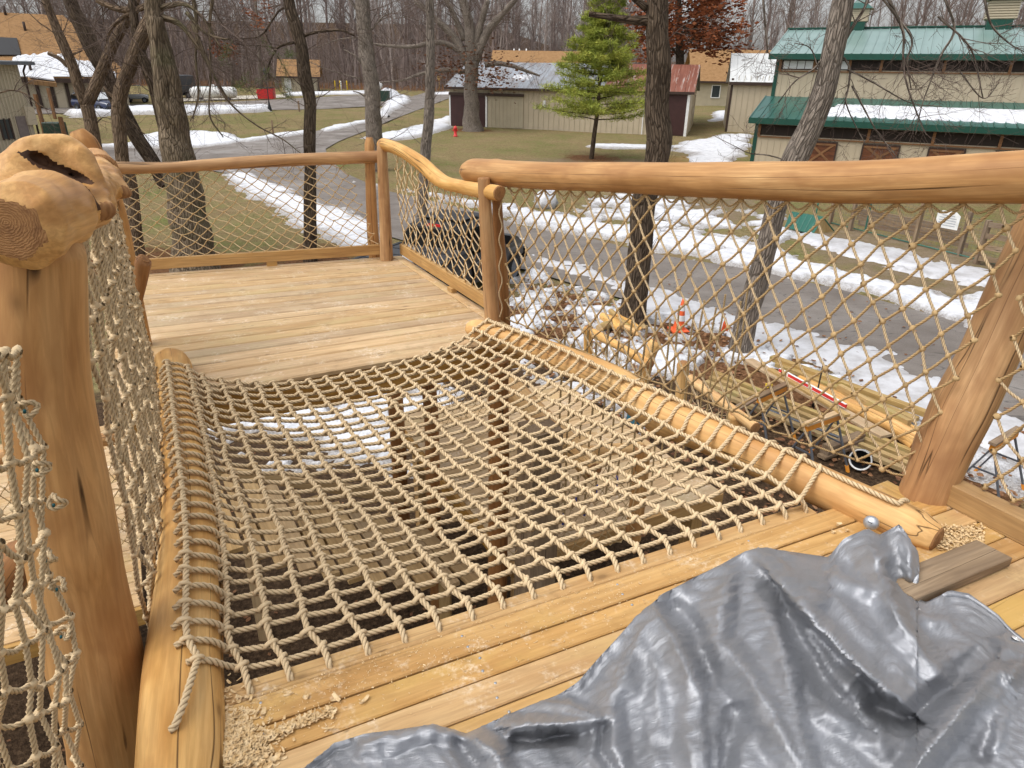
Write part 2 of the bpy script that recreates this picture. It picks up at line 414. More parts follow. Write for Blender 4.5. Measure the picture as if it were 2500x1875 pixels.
def axis(segs):
    out = []
    for a, b, st in segs: out += list(np.arange(a, b, st))
    return np.array(out + [segs[-1][1]])
gx = axis([(-600, -120, 40), (-120, -40, 4), (-40, -14, 1.0), (-14, 16, 0.25), (16, 40, 0.8), (40, 120, 5), (120, 600, 40)])
gy = axis([(-60, -4, 8), (-4, 26, 0.25), (26, 60, 0.7), (60, 130, 2), (130, 300, 8), (300, 900, 50)])
XX, YY = np.meshgrid(gx, gy)
ZZ = GZ(XX, YY) + np.where(YY < 60, 0.035, 0.08) * vnoise(XX, YY, 0.45, 3)
nx, ny = len(gx), len(gy)
mb = MB(); idx = np.arange(nx * ny).reshape(ny, nx)
mb.add(np.stack([XX, YY, ZZ], 2).reshape(-1, 3), np.stack([idx[:-1, :-1], idx[:-1, 1:], idx[1:, 1:], idx[1:, :-1]], 2).reshape(-1, 4))
m = Mat('ground_grass_and_soil', 0.95, 0.05)
ga = m.n('Attribute', _attribute_name='gw'); sp = m.n('SeparateColor'); m.l(ga.outputs['Color'], sp.inputs[0])
pos = m.coord('pos')
n_big = m.noise(pos, 0.35, 4, 0.6); n_mid = m.noise(pos, 2.2, 5, 0.65); n_fine = m.noise(pos, 28, 4, 0.7)
n_tuft = m.noise(pos, 7.0, 5, 0.8)
grass = m.ramp(n_big, [(0.34, (0.30, 0.225, 0.12)), (0.5, (0.25, 0.215, 0.095)), (0.66, (0.175, 0.19, 0.062))])
grass = m.mix(m.ramp(n_mid, [(0.42, 0.0), (0.66, 0.85)]), grass, (0.25, 0.17, 0.095))
grass = m.mix(m.ramp(n_tuft, [(0.34, 0.75), (0.5, 0.0)]), grass, (0.085, 0.07, 0.032))
grass = m.mix(m.ramp(n_tuft, [(0.56, 0.0), (0.72, 0.6)]), grass, (0.36, 0.29, 0.16))
grass = m.mix(m.math('MULTIPLY', m.ramp(n_fine, [(0.35, 1.0), (0.6, 0.0)]), 0.5), grass, (0.07, 0.062, 0.025))
vl = m.n('TexVoronoi', Scale=4.5); m.l(pos, vl.inputs['Vector'])
grass = m.mix(m.math('MULTIPLY', m.ramp(vl.outputs['Distance'], [(0.10, 1.0), (0.16, 0.0)]), m.ramp(n_big, [(0.4, 0.8), (0.6, 0.2)])), grass, (0.20, 0.095, 0.045))
mul = m.ramp(m.noise(pos, 22, 5, 0.75), [(0.3, (0.022, 0.014, 0.009)), (0.52, (0.075, 0.047, 0.028)), (0.72, (0.17, 0.11, 0.065))])
leaf = m.ramp(m.noise(pos, 14, 5, 0.8), [(0.3, (0.05, 0.024, 0.013)), (0.5, (0.15, 0.075, 0.036)), (0.7, (0.28, 0.15, 0.075))])
dirt = m.ramp(n_mid, [(0.3, (0.17, 0.125, 0.08)), (0.7, (0.29, 0.225, 0.15))])
dirt = m.mix(m.math('MULTIPLY', m.ramp(n_fine, [(0.35, 1.0), (0.6, 0.0)]), 0.5), dirt, (0.10, 0.07, 0.04))
def edge(sock): return m.ramp(m.math('ADD', sock, m.math('MULTIPLY', m.math('SUBTRACT', n_mid, 0.5), 1.0)), [(0.35, 0.0), (0.65, 1.0)])
c = m.mix(edge(sp.outputs[0]), grass, dirt); c = m.mix(edge(sp.outputs[1]), c, leaf); c = m.mix(edge(sp.outputs[2]), c, mul)
m.color(c); m.bump(m.math('ADD', n_fine, m.noise(pos, 9, 4, 0.7)), 0.7, 0.05)
M['ground'] = m.m
go = mb.build('ground', M['ground']); tag(go, kind='structure')
# which soil lies where
mulch = np.array([(-7, -6), (6.5, -6), (6.5, 6.0), (5.6, 9.0), (4.6, 11.0), (3, 11.6), (0, 12.6), (-3.0, 12.5), (-7, 11)])
gw = np.zeros((ny, nx, 4)); gw[..., 3] = 1
gw[..., 2] = np.clip(0.5 + sdist(mulch, XX, YY) * 0.8, 0, 1)
near_leaf = poly_world([(1180, 830), (1300, 690), (1560, 770), (1760, 810), (1900, 850), (2200, 1010), (2500, 1180), (2500, 1400), (1900, 1250), (1500, 1000)])
gw[..., 1] = np.clip(0.5 + sdist(near_leaf, XX, YY) * 1.2, 0, 1)
gw[..., 1] = np.maximum(gw[..., 1], np.clip((YY - 112) / 10, 0, 1)); gw[..., 2] = np.maximum(gw[..., 2], np.clip((YY - 128) / 12, 0, 0.75))
dp = [poly_world(p) for p in ([(1880, 560), (2100, 560), (2500, 640), (2500, 800), (2300, 760), (2000, 640)], [(1480, 455), (1700, 440), (1860, 470), (1850, 540), (1640, 560), (1500, 520)],
      [(1200, 395), (1420, 380), (1700, 395), (1700, 420), (1300, 430)])]
for p_ in dp: gw[..., 0] = np.maximum(gw[..., 0], np.clip(0.38 + sdist(p_, XX, YY) * 0.35, 0, 0.62))
barn_yard = poly_world([(1840, 470), (2500, 520), (2700, 600), (2500, 500), (2100, 440)])
for tr in ((-8.66, 18.2), (2.7, 14.4), (4.55, 12.75), (-5.84, 19.2), (-10.6, 18.9), (-3.3, 24), (4.45, 42.1), (-3.5, 57)):
    gw[..., 1] = np.maximum(gw[..., 1], np.clip(1.0 - np.hypot(XX - tr[0], YY - tr[1]) / 3.2, 0, 0.75))
ca = go.data.attributes.new('gw', 'FLOAT_COLOR', 'POINT'); ca.data.foreach_set('color', gw.astype(np.float32).ravel())

# ---- roads
def sheet(name, px, mat, lift=0.03, step=1.2, world=None):
    P = world if world is not None else poly_world(px)
    P = densify(P, step); lo, hi = P.min(0), P.max(0)
    gxs = np.arange(lo[0], hi[0], step * 1.5); gys = np.arange(lo[1], hi[1], step * 1.5)
    if len(gxs) * len(gys) > 6000: k = math.sqrt(len(gxs) * len(gys) / 6000); gxs = np.arange(lo[0], hi[0], step * 1.5 * k); gys = np.arange(lo[1], hi[1], step * 1.5 * k)
    A, B = np.meshgrid(gxs, gys); ins = sdist(P, A, B) > step * 0.4
    pts = [Vector(p) for p in P] + [Vector((a, b)) for a, b in zip(A[ins], B[ins])]
    n = len(P)
    v, e, f, *_ = geometry.delaunay_2d_cdt(pts, [(i, (i + 1) % n) for i in range(n)], [], 1, 1e-4)
    mb = MB(); vv = [(p.x, p.y, ground_z(p.x, p.y) + lift) for p in v]
    mb.add(vv, None, [tuple(x) for x in f if len(x) == 3])
    o = mb.build(name, mat); return o
m = Mat('asphalt', 0.75, 0.35)
pos = m.coord('pos'); a = m.noise(pos, 0.5, 5, 0.6); b = m.noise(pos, 60, 3, 0.7)
c = m.ramp(a, [(0.3, (0.15, 0.125, 0.106)), (0.55, (0.225, 0.195, 0.17)), (0.72, (0.295, 0.265, 0.24))])
c = m.mix(m.math('MULTIPLY', m.ramp(b, [(0.4, 1.0), (0.6, 0.0)]), 0.4), c, (0.09, 0.08, 0.072))
ck = m.ramp(m.noise(m.coord('pos', (0.5, 1, 1)), 1.1, 3, 0.5, 1.0), [(0.493, 0.0), (0.4985, 0.8), (0.5015, 0.8), (0.507, 0.0)])
c = m.mix(ck, c, (0.06, 0.055, 0.05)); m.color(c); m.bump(b, 0.4, 0.01); m.rough(m.ramp(a, [(0.35, 0.85), (0.65, 0.5)]))
M['asphalt'] = m.m
main_far = [(2500, 838), (2372, 797), (2200, 752), (2069, 715), (1897, 676), (1829, 661), (1637, 630), (1536, 609), (1427, 581), (1277, 556), (1168, 520), (1050, 492), (952, 470), (892, 447), (850, 428), (820, 405), (800, 385), (795, 365), (830, 345), (900, 318), (960, 292), (1040, 262), (1098, 240)]
main_near = [(1090, 222), (1040, 226), (1000, 238), (965, 268), (915, 292), (850, 307), (740, 327), (590, 348), (470, 366), (330, 364), (240, 360), (60, 352), (-250, 360), (-260, 420), (200, 420), (480, 412), (570, 428), (640, 458), (720, 496), (830, 540), (920, 572), (1020, 600), (1150, 628), (1305, 668), (1410, 700), (1508, 730), (1650, 770), (1794, 812), (1950, 868), (2150, 940), (2330, 1010), (2500, 1085), (2900, 1260), (2950, 960)]
tag(sheet('road', main_far + main_near, M['asphalt'], 0.045, 1.0), kind='structure')
lot_px = [(-200, 262), (200, 255), (420, 256), (640, 246), (780, 238), (880, 233), (1000, 234), (1010, 243), (960, 258), (880, 262), (780, 268), (650, 270), (420, 270), (320, 270), (150, 278), (-250, 290)]
tag(sheet('parking_lot', lot_px, M['asphalt'], 0.06, 2.0), kind='structure')
M['gravel'] = plain('pale_gravel', (0.48, 0.44, 0.37), 0.9, 0.1, 0, 0.25, 3, 0.3, 'pos')
tag(sheet('gravel_pad', [(440, 249), (700, 239), (690, 232), (560, 236), (440, 240)], M['gravel'], 0.075, 2.0), kind='structure')

# ---- snow: one sheet per area, its thickness falls below the ground where the snow has melted
m = Mat('old_snow', 0.55, 0.25)
pos = m.coord('pos'); a = m.noise(pos, 3.0, 5, 0.7); b = m.noise(pos, 26, 3, 0.6)
c = m.ramp(a, [(0.3, (0.50, 0.51, 0.54)), (0.55, (0.74, 0.75, 0.78))])
spk = m.ramp(m.noise(pos, 34, 2, 0.5), [(0.66, 0.0), (0.72, 0.75)])
c = m.mix(m.math('MULTIPLY', spk, m.ramp(m.noise(pos, 1.2, 2), [(0.45, 0.0), (0.6, 1.0)])), c, (0.14, 0.10, 0.07))
sl = m.n('SeparateXYZ'); m.l(m.n('Attribute', _attribute_name='lc').outputs['Vector'], sl.inputs[0])
thin = m.ramp(m.math('ADD', sl.outputs[2], m.math('MULTIPLY', m.math('SUBTRACT', m.noise(pos, 8, 5, 0.8), 0.5), 0.9)), [(0.0, 0.85), (0.22, 0.35), (0.5, 0.0)])
c = m.mix(thin, c, m.ramp(b, [(0.35, (0.16, 0.125, 0.095)), (0.65, (0.42, 0.40, 0.38))]))
m.color(c); m.bump(m.math('ADD', a, m.math('MULTIPLY', b, 0.6)), 0.8, 0.05)
m.b.inputs['Subsurface Weight'].default_value = 0.0
M['snow'] = m.m
m = Mat('icy_slush', 0.35, 0.5)
pos = m.coord('pos'); a = m.noise(pos, 2.0, 5, 0.7)
m.color(m.ramp(a, [(0.3, (0.36, 0.345, 0.34)), (0.6, (0.60, 0.60, 0.62))])); m.bump(a, 0.4, 0.03); M['slush'] = m.m
def snow(name, polys, cell, thick=0.07, amp=0.5, fr=0.6, base=0.0, mat='snow', world=False, lift=0.05, cut=None):
    Ps = polys if world else [poly_world(p) for p in polys]
    allp = np.vstack(Ps); lo = allp.min(0) - 0.6; hi = allp.max(0) + 0.6
    xs = np.arange(lo[0], hi[0], cell); ys = np.arange(lo[1], hi[1], cell)
    X, Y = np.meshgrid(xs, ys)
    f = np.full(X.shape, -9.0)
    for P in Ps: f = np.maximum(f, sdist(P, X, Y))
    f = np.minimum(f, 0.9) + amp * vnoise(X, Y, fr, 5) + 0.35 * amp * vnoise(X + 31.7, Y, fr * 6, 3) + base
    if cut is not None: f = cut(X, Y, f)
    h = np.where(f > 0, thick * (1 - np.exp(-f / 0.12)) , f * 0.35)
    h = np.maximum(h, -0.12) + np.where(f > 0, 0.25 * thick * vnoise(X, Y, 3.0, 3), 0)
    Zs = GZ(X, Y) + h + lift
    keep = f > -0.25
    ny, nx = X.shape; idx = np.arange(nx * ny).reshape(ny, nx)
    k = keep[:-1, :-1] | keep[:-1, 1:] | keep[1:, 1:] | keep[1:, :-1]
    q = np.stack([idx[:-1, :-1], idx[:-1, 1:], idx[1:, 1:], idx[1:, :-1]], 2)[k]
    used = np.unique(q); mp = np.full(nx * ny, -1); mp[used] = np.arange(len(used))
    mb = MB(); mb.add(np.stack([X, Y, Zs], 2).reshape(-1, 3)[used], mp[q], None, np.stack([X, Y, np.clip(f, -1, 1)], 2).reshape(-1, 3)[used])
    o = mb.build(name, M[mat]); return o
S = 'stuff'
tag(snow('snow_bank', [[(540, 412), (600, 425), (760, 490), (925, 552), (940, 605), (900, 640), (820, 600), (700, 535), (610, 470), (560, 430)]], 0.07, 0.08, 0.6, 1.1), 'white snow strip beside the road left of the corner posts', 'snow', kind=S)
tag(snow('snow_bank', [[(905, 448), (952, 455), (1090, 478), (1200, 500), (1300, 512), (1420, 530), (1560, 560), (1700, 575), (1850, 600), (1960, 640), (2080, 672), (2250, 705), (2420, 730), (2560, 770), (2560, 850), (2372, 797), (2200, 750), (2069, 713), (1897, 672), (1829, 657), (1637, 626), (1536, 604), (1427, 576), (1277, 548), (1168, 508), (1050, 482), (952, 464), (890, 448)]], 0.09, 0.09, 1.0, 0.9, -0.12), 'long ploughed snow bank along the far side of the road', 'snow', kind=S)
tag(snow('snow_patch', [[(1480, 470), (1600, 480), (1760, 500), (1800, 545), (1850, 600), (1640, 600), (1560, 565), (1440, 535), (1400, 500)], [(1810, 500), (1900, 520), (1960, 575), (1900, 590), (1800, 560)], [(1260, 480), (1330, 478), (1420, 490), (1400, 500), (1280, 496)]], 0.10, 0.05, 1.7, 0.8, -0.62), 'trampled snow and ice between the big trunk and the road bank', 'snow', kind=S)
tag(snow('snow_path', [[(1930, 572), (2000, 578), (2110, 600), (2240, 632), (2430, 665), (2560, 690), (2560, 740), (2400, 705), (2230, 668), (2070, 630), (1960, 592)]], 0.10, 0.05, 0.9, 0.9, -0.1, 'slush'), 'icy grey footpath in front of the wire fence', 'snow', kind=S)
yard = poly_world([(1180, 830), (1210, 720), (1290, 662), (1410, 705), (1508, 738), (1650, 780), (1794, 822), (1950, 880), (2100, 940), (2060, 1000), (1900, 930), (1760, 960), (1640, 1000), (1500, 1060), (1400, 1000), (1300, 900)])
mounds = [poly_world(p) for p in ([(1300, 740), (1400, 720), (1450, 770), (1390, 840), (1300, 830)], [(1700, 840), (1780, 830), (1800, 880), (1720, 900)], [(1560, 800), (1640, 800), (1660, 830), (1560, 830)], [(1560, 930), (1760, 890), (1990, 930), (2080, 1000), (1900, 1010), (1650, 1000)])]
def cut_m(X, Y, f):
    for P in mounds: f = f - 1.5 * np.clip(sdist(P, X, Y) + 0.25, 0, 0.8)
    return f
tag(snow('snow_cover', [yard], 0.05, 0.05, 1.7, 1.4, -0.45, world=True, cut=cut_m), 'patchy trampled snow in the work yard by the cone', 'snow', kind=S)
tag(snow('slush_strip', [[(1500, 740), (1700, 745), (1856, 782), (1987, 817), (2110, 858), (2315, 952), (2560, 1062), (2560, 1160), (2300, 1045), (2150, 965), (2000, 900), (1860, 848), (1700, 800), (1500, 752)], [(1300, 625), (1420, 650), (1540, 690), (1700, 745), (1900, 800), (2000, 830), (1960, 845), (1850, 815), (1650, 757), (1480, 705), (1290, 640)]], 0.07, 0.025, 0.7, 0.9, 0.02, 'slush', lift=0.055), 'thin grey slush along the near half of the road', 'snow', kind=S)
tag(snow('snow_bank', [[(2120, 985), (2300, 1060), (2420, 1110), (2560, 1170), (2560, 1230), (2430, 1180), (2300, 1120), (2160, 1040)]], 0.07, 0.07, 0.3, 0.9, 0.05), 'white snow by the road behind the leaning right post', 'snow', kind=S)
under = np.array([tuple(PZ(x, y, 0))[:2] for x, y in [(440, 990), (600, 950), (800, 900), (1000, 860), (1110, 850), (1110, 960), (1000, 1100), (960, 1170), (840, 1160), (700, 1130), (480, 1050)]])
tag(snow('snow_cover', [under], 0.05, 0.045, 1.2, 1.6, -0.12, world=True), 'patchy snow on the ground seen down through the rope net', 'snow', kind=S)
under2 = np.array([tuple(PZ(x, y, 0))[:2] for x, y in [(1230, 860), (1480, 960), (1600, 1000), (1500, 1020), (1300, 960)]])
tag(snow('snow_cover', [under2], 0.05, 0.045, 1.0, 1.6, -0.1, world=True), 'snow beside the lower deck under the right log', 'snow', kind=S)
tag(snow('snow_patch', [[(335, 335), (400, 322), (500, 324), (560, 330), (605, 345), (540, 355), (470, 362), (330, 362)], [(240, 356), (330, 352), (330, 362), (240, 362)]], 0.3, 0.10, 0.6, 0.35, 0.1), 'broad white snow patch on the lawn behind the big trunk', 'snow', kind=S)
tag(snow('snow_bank', [[(310, 268), (420, 267), (560, 266), (650, 263), (655, 272), (560, 278), (420, 280), (310, 280)], [(170, 278), (300, 272), (310, 280), (180, 286)]], 0.35, 0.35, 0.7, 0.4, 0.2), 'ploughed snow ridge at the near edge of the parking lot', 'snow', kind=S)
tag(snow('snow_edge', [[(590, 344), (660, 334), (740, 323), (742, 328), (660, 339), (600, 349)], [(790, 318), (850, 304), (900, 296), (900, 300), (850, 308), (800, 322)]], 0.25, 0.12, 0.6, 0.5, 0.25), 'thin broken snow line along the lawn edge of the road', 'snow', kind=S)
tag(snow('snow_bank', [[(880, 338), (930, 330), (1033, 306), (1098, 286), (1102, 302), (1075, 322), (1000, 338), (930, 348)]], 0.3, 0.12, 0.7, 0.5, 0.1), 'snow bank between the thin trunk and the long shed', 'snow', kind=S)
tag(snow('snow_bank', [[(922, 284), (945, 262), (958, 232), (985, 236), (996, 246), (960, 270), (940, 288)]], 0.35, 0.25, 0.5, 0.4, 0.3), 'snow ridge beside the green utility box at the road bend', 'snow', kind=S)
tag(snow('snow_patch', [[(1637, 360), (1770, 328), (1830, 330), (1822, 366), (1780, 402), (1665, 404), (1685, 376)], [(1450, 352), (1560, 355), (1650, 358), (1640, 366), (1520, 364), (1440, 360)]], 0.25, 0.06, 0.9, 0.5, -0.05), 'melting snow on the path beside the white roofed shed', 'snow', kind=S)
tag(snow('snow_patch', [[(700, 228), (740, 226), (860, 224), (930, 222), (930, 228), (800, 232), (700, 234)], [(1740, 275), (1800, 270), (1800, 292), (1740, 296)], [(1060, 228), (1110, 226), (1110, 232), (1060, 232)]], 0.5, 0.12, 0.9, 0.3, 0.0), 'thin far snow along the edge of the parking lot', 'snow', kind=S)
# ================================================================== THE TREEHOUSE: decks, logs, railings, nets
def lump_fn(seed, amp=0.06, fine=0.012, knots=()):
    r_ = np.random.default_rng(seed); K = []
    for i in range(9):
        K.append((r_.integers(1, 4), r_.uniform(0.5, 7.0), r_.uniform(0, 6.28), amp * r_.uniform(0.3, 1.0)))
    for i in range(7):
        K.append((r_.integers(4, 11), r_.uniform(0.2, 3.0), r_.uniform(0, 6.28), fine * r_.uniform(0.4, 1.0)))
    def f(th, d, rr):
        o = np.ones(np.broadcast(th, d).shape)
        for k, fr, ph, a in K: o = o + a * 0.5 * np.cos(k * th + fr * d + ph)
        for kd, kt, ks, ka in knots:
            dt = np.abs((th - kt + math.pi) % (2 * math.pi) - math.pi) * rr
            o = o + ka * np.exp(-((d - kd) ** 2 + dt ** 2) / (2 * ks * ks))
        return o
    return f
def make_log(name, P, rad, mat, parent, seed=0, amp=0.06, n=26, step=0.03, ch=(0.0, 0.0), knots=(), endmat='end', facet=0.0):
    """peeled log along world points P, radii rad; ch = chamfer length at each end"""
    P = np.array([tuple(p) for p in P], dtype=float); rad = np.broadcast_to(np.asarray(rad, float), (len(P),))
    L = np.linalg.norm(np.diff(P, axis=0), axis=1).sum(); m = max(4, int(L / step))
    Q = smooth_path(np.hstack([P, rad[:, None]]), m); C, r = Q[:, :3], Q[:, 3].copy()
    d = np.concatenate([[0], np.cumsum(np.linalg.norm(np.diff(C, axis=0), axis=1))]); Lc = d[-1]
    for e, c in enumerate(ch):
        if c > 0:
            x = d if e == 0 else Lc - d
            r *= np.where(x < c, 0.72 + 0.28 * np.clip(x / c, 0, 1) ** 0.8, 1)
    lf = lump_fn(seed, amp, 0.012, knots)
    def bf(th, dd, rr):
        o = lf(th, dd, rr)
        if facet > 0:
            k = 7; a = (th * k / (2 * math.pi)) % 1.0
            fc = math.cos(math.pi / k) / np.cos((a - 0.5) * 2 * math.pi / k)
            near = np.zeros_like(dd)
            for e, c in enumerate(ch):
                if c > 0: near = np.maximum(near, np.clip(1.4 - (dd if e == 0 else Lc - dd) / c, 0, 1))
            o = o * (1 + near * facet * (fc - 1))
        return o
    mb = MB(); mb.tube(C, r, n, False, bf)
    o = mb.build(name, M[mat], parent)
    V = mb.v[0]
    for e in (0, 1):
        ring = V[:n] if e == 0 else V[-n:]
        c = ring.mean(0); eb = MB()
        tdir = (C[1] - C[0]) if e == 0 else (C[-2] - C[-1]); tdir /= np.linalg.norm(tdir)
        in1 = c + (ring - c) * 0.86 - tdir * (0.006); cc = c - tdir * 0.008
        vv = np.vstack([ring, in1, [cc]]); 
        q = [[i, (i + 1) % n, n + (i + 1) % n, n + i] for i in range(n)]; t = [[n + i, n + (i + 1) % n, 2 * n] for i in range(n)]
        lcs = (vv - c); lcs = np.stack([lcs[:, 0] * 3, lcs[:, 1] * 3, lcs[:, 2] * 1.0], 1)
        if e == 1: q = [x[::-1] for x in q]; t = [x[::-1] for x in t]
        eb.add(vv, q, t, lcs); eb.build('end_grain', M[endmat], o, smooth=False)
    return o
def px_log(pts, z=None, plane=None, d=None):
    """pixels with widths -> world centres and radii"""
    P, r = [], []
    for i, a in enumerate(pts):
        x, y, w = a[:3]
        if z is not None: p = PZ(x, y, z if not isinstance(z, (list, tuple)) else z[i])
        elif plane is not None: p = on_plane(x, y, *plane)
        else: p = PY(x, y, a[3] if len(a) > 3 else d)
        P.append(p); r.append(w * 0.5 * depth_of(p) / FPX)
    return P, r
def on_plane(x, y, A, B):
    r = ray(x, y); dx, dy = B[0] - A[0], B[1] - A[1]
    t = (A[0] * dy - A[1] * dx) / (r.x * dy - r.y * dx)
    return EYE + r * t
def plank(mb, a0, a1, b0, b1, th, bev=0.004, seedoff=0.0):
    """board with top corners a0-a1 (one long edge) and b0-b1 (other long edge), thickness th downwards"""
    a0, a1, b0, b1 = [np.array(tuple(p), float) for p in (a0, a1, b0, b1)]
    dn = np.array([0, 0, -1.0]); L = np.linalg.norm(a1 - a0); W = np.linalg.norm(b0 - a0)
    v = []; lc = []
    for (a, b, s) in ((a0, b0, 0.0), (a1, b1, L)):
        e = (b - a) / np.linalg.norm(b - a) * bev
        for p, lx, lz in ((a + e, bev, 0), (b - e, W - bev, 0), (b + dn * bev, W, -bev), (b + dn * th, W, -th), (a + dn * th, 0, -th), (a + dn * bev, 0, -bev)):
            v.append(p); lc.append((lx + seedoff, lz + seedoff * 0.37, s + seedoff * 1.9))
    n = 6; q = [[i, (i + 1) % n, n + (i + 1) % n, n + i] for i in range(n)]
    t = [[0, i + 1, i] for i in range(1, n - 1)] + [[n, n + i, n + i + 1] for i in range(1, n - 1)]
    mb.add(v, q, t, lc)
def lerp(a, b, t): return a + (b - a) * t

# ---- far deck
deck = thing('timber_deck', 'large pale timber deck beyond the rope net', 'deck', UW(1.0, 5.2, 3.3))
NB = 19
for i in range(NB):
    t0, t1 = i / NB, (i + 1) / NB; gp = 0.0045
    l0, l1 = lerp(3.86, 6.64, t0) + gp, lerp(3.86, 6.64, t1) - gp; r0, r1 = lerp(3.86, 6.33, t0) + gp, lerp(3.86, 6.33, t1) - gp
    mb = MB(); zj = random.uniform(-0.0015, 0.0015)
    plank(mb, UW(-0.32, l0, DZ + zj), UW(2.105, r0, DZ + zj), UW(-0.32, l1, DZ + zj), UW(2.105, r1, DZ + zj), 0.034, 0.010, i * 0.73)
    mb.build('plank', M['deck_far'], deck, smooth=False)
mb = MB(); plank(mb, UW(2.11, 4.0, DZ + 0.002), UW(2.11, 6.40, DZ + 0.002), UW(2.2, 4.0, DZ + 0.002), UW(2.2, 6.40, DZ + 0.002), 0.034, 0.003, 3.3); mb.build('edge_board', M['deck_far'], deck, smooth=False)
mb = MB(); plank(mb, UW(-0.32, 6.645, DZ + 0.004), UW(2.105, 6.335, DZ + 0.004), UW(-0.32, 6.71, DZ + 0.004), UW(2.105, 6.40, DZ + 0.004), 0.034, 0.003, 5.3); mb.build('edge_board', M['deck_far'], deck, smooth=False)
for k, u in enumerate(np.linspace(-0.3, 2.15, 6)):
    mb = MB(); mb.box(UW(u, 5.2, DZ - 0.13), WX * 1.27, UX * 0.019, (0, 0, 0.09), 0.002, (k, 0, 0)); mb.build('joist', M['lumber_brown'], deck, smooth=False)
mb = MB(); mb.box(UW(0.92, 3.885, DZ - 0.135), UX * 1.24, WX * 0.019, (0, 0, 0.095), 0.002); mb.build('rim_board', M['lumber_brown'], deck, smooth=False)
mb = MB(); mb.box(UW(0.92, 6.5, DZ - 0.135), UX * 1.24, WX * 0.019, (0, 0, 0.095), 0.002); mb.build('rim_board', M['lumber_brown'], deck, smooth=False)
# ---- near deck
A2 = R(25.7); U2 = Vector((math.cos(A2), math.sin(A2), 0)); W2 = Vector((-math.sin(A2), math.cos(A2), 0)); O2 = UW(-0.04, 1.672)
def NW(s, w, z=DZ): return Vector((O2.x, O2.y, 0)) + U2 * s + W2 * w + Vector((0, 0, z))
ndeck = thing('timber_deck', 'honey coloured near deck under the silver tarp', 'deck', NW(1.2, -0.6, 3.3))
edges = [0.0, -0.078, -0.185, -0.292, -0.40, -0.508, -0.617, -0.726, -0.836, -0.946, -1.06, -1.18, -1.30]
mb = MB()
HOLES = [(611, 1690), (709, 1656), (805, 1626), (899, 1594), (989, 1564), (1073, 1537), (1155, 1510), (1229, 1482), (1303, 1458), (1374, 1435), (1441, 1415), (1508, 1393), (1571, 1372), (1636, 1351), (1695, 1333), (1756, 1315), (1809, 1297), (1862, 1278), (1919, 1264), (1968, 1248)]
for i in range(len(edges) - 1):
    z = DZ + (0.0 if i else -0.003) + random.uniform(-0.001, 0.001); gp = 0.002 if i != 2 else 0.004
    x1 = 2.32 if i == 0 else (2.42 if i == 1 else 3.05)
    mb = MB(); plank(mb, NW(-0.0 if i < 6 else -0.5, edges[i + 1] + gp, z), NW(x1, edges[i + 1] + gp, z), NW(-0.0 if i < 6 else -0.5, edges[i] - gp, z), NW(x1, edges[i] - gp, z), 0.036, 0.004, 11 + i * 0.77)
    mb.build('plank', M['deck_near'] if i != 3 else M['deck_near'], ndeck, smooth=False)
mb = MB(); mb.box(NW(1.17, -0.028, DZ - 0.125), U2 * 1.17, W2 * 0.02, (0, 0, 0.08), 0.002); mb.build('rim_board', M['lumber_brown'], ndeck, smooth=False)
for k in range(5):
    mb = MB(); mb.box(NW(0.1 + 0.65 * k, -0.65, DZ - 0.125), W2 * 0.6, U2 * 0.019, (0, 0, 0.08), 0.002); mb.build('joist', M['lumber_brown'], ndeck, smooth=False)
# boards across the right end, beyond the log
for k in range(2):
    mb = MB(); plank(mb, UW(2.52 + 0.14 * k, 0.35, DZ - 0.012), UW(2.52 + 0.14 * k, 1.62 - 0.1 * k, DZ - 0.012), UW(2.655 + 0.14 * k, 0.35, DZ - 0.012), UW(2.655 + 0.14 * k, 1.62 - 0.1 * k, DZ - 0.012), 0.036, 0.004, 31 + k)
    mb.build('edge_board', M['deck_near'], ndeck, smooth=False)
# screw heads
scr = MB(); scr.lathe([(0.0, 0.0015), (0.004, 0.0015), (0.0048, 0.0), (0.0048, -0.004)], 8)
s0 = None
for i in range(1, 9):
    for s_ in (0.09, 0.72, 1.30, 1.92):
        for dw in (0.028, 0.078):
            p = NW(s_ + random.uniform(-0.012, 0.012), edges[i + 1] + dw, DZ + 0.0005)
            if s0 is None:
                s0 = scr.build('screw', M['steel'], ndeck, org=Vector((0, 0, 0))); s0.location = p - ORG[ndeck.name]
            else:
                c = s0.copy(); COL.objects.link(c); c.parent = ndeck; c.location = p - ORG[ndeck.name]

# ---- the two net-carrying floor logs
P, r = px_log([(417, 884, 84), (433, 1000, 92), (450, 1150, 108), (464, 1300, 134), (461, 1500, 162), (452, 1646, 182), (443, 1860, 211), (430, 2100, 230)], z=[3.44, 3.43, 3.42, 3.40, 3.39, 3.38, 3.38, 3.38])
lb = thing('floor_log', 'pale peeled log under the left edge of the rope net', 'log', P[4])
LOGL = (P, r); make_log('log_body', P, r, 'log_pale', lb, 3, 0.05, 30, 0.025, (0.05, 0.0), ((2.15, 1.7, 0.05, 0.12), (1.0, 1.2, 0.04, 0.1)))
P, r = px_log([(1147, 800, 50), (1305, 850, 62), (1420, 898, 72), (1515, 942, 80), (1600, 1003, 88), (1763, 1080, 92), (2007, 1190, 98), (2210, 1286, 104), (2285, 1322, 104)], z=[3.46, 3.45, 3.44, 3.43, 3.42, 3.42, 3.42, 3.42, 3.42])
rb = thing('floor_log', 'pale peeled log with a round bolt under the right edge of the net', 'log', P[4])
LOGR = (P, r); make_log('log_body', P, r, 'log_pale', rb, 5, 0.05, 30, 0.025, (0.05, 0.07), ((1.7, 1.3, 0.05, 0.14),), facet=0.8)
RB_PATH = P
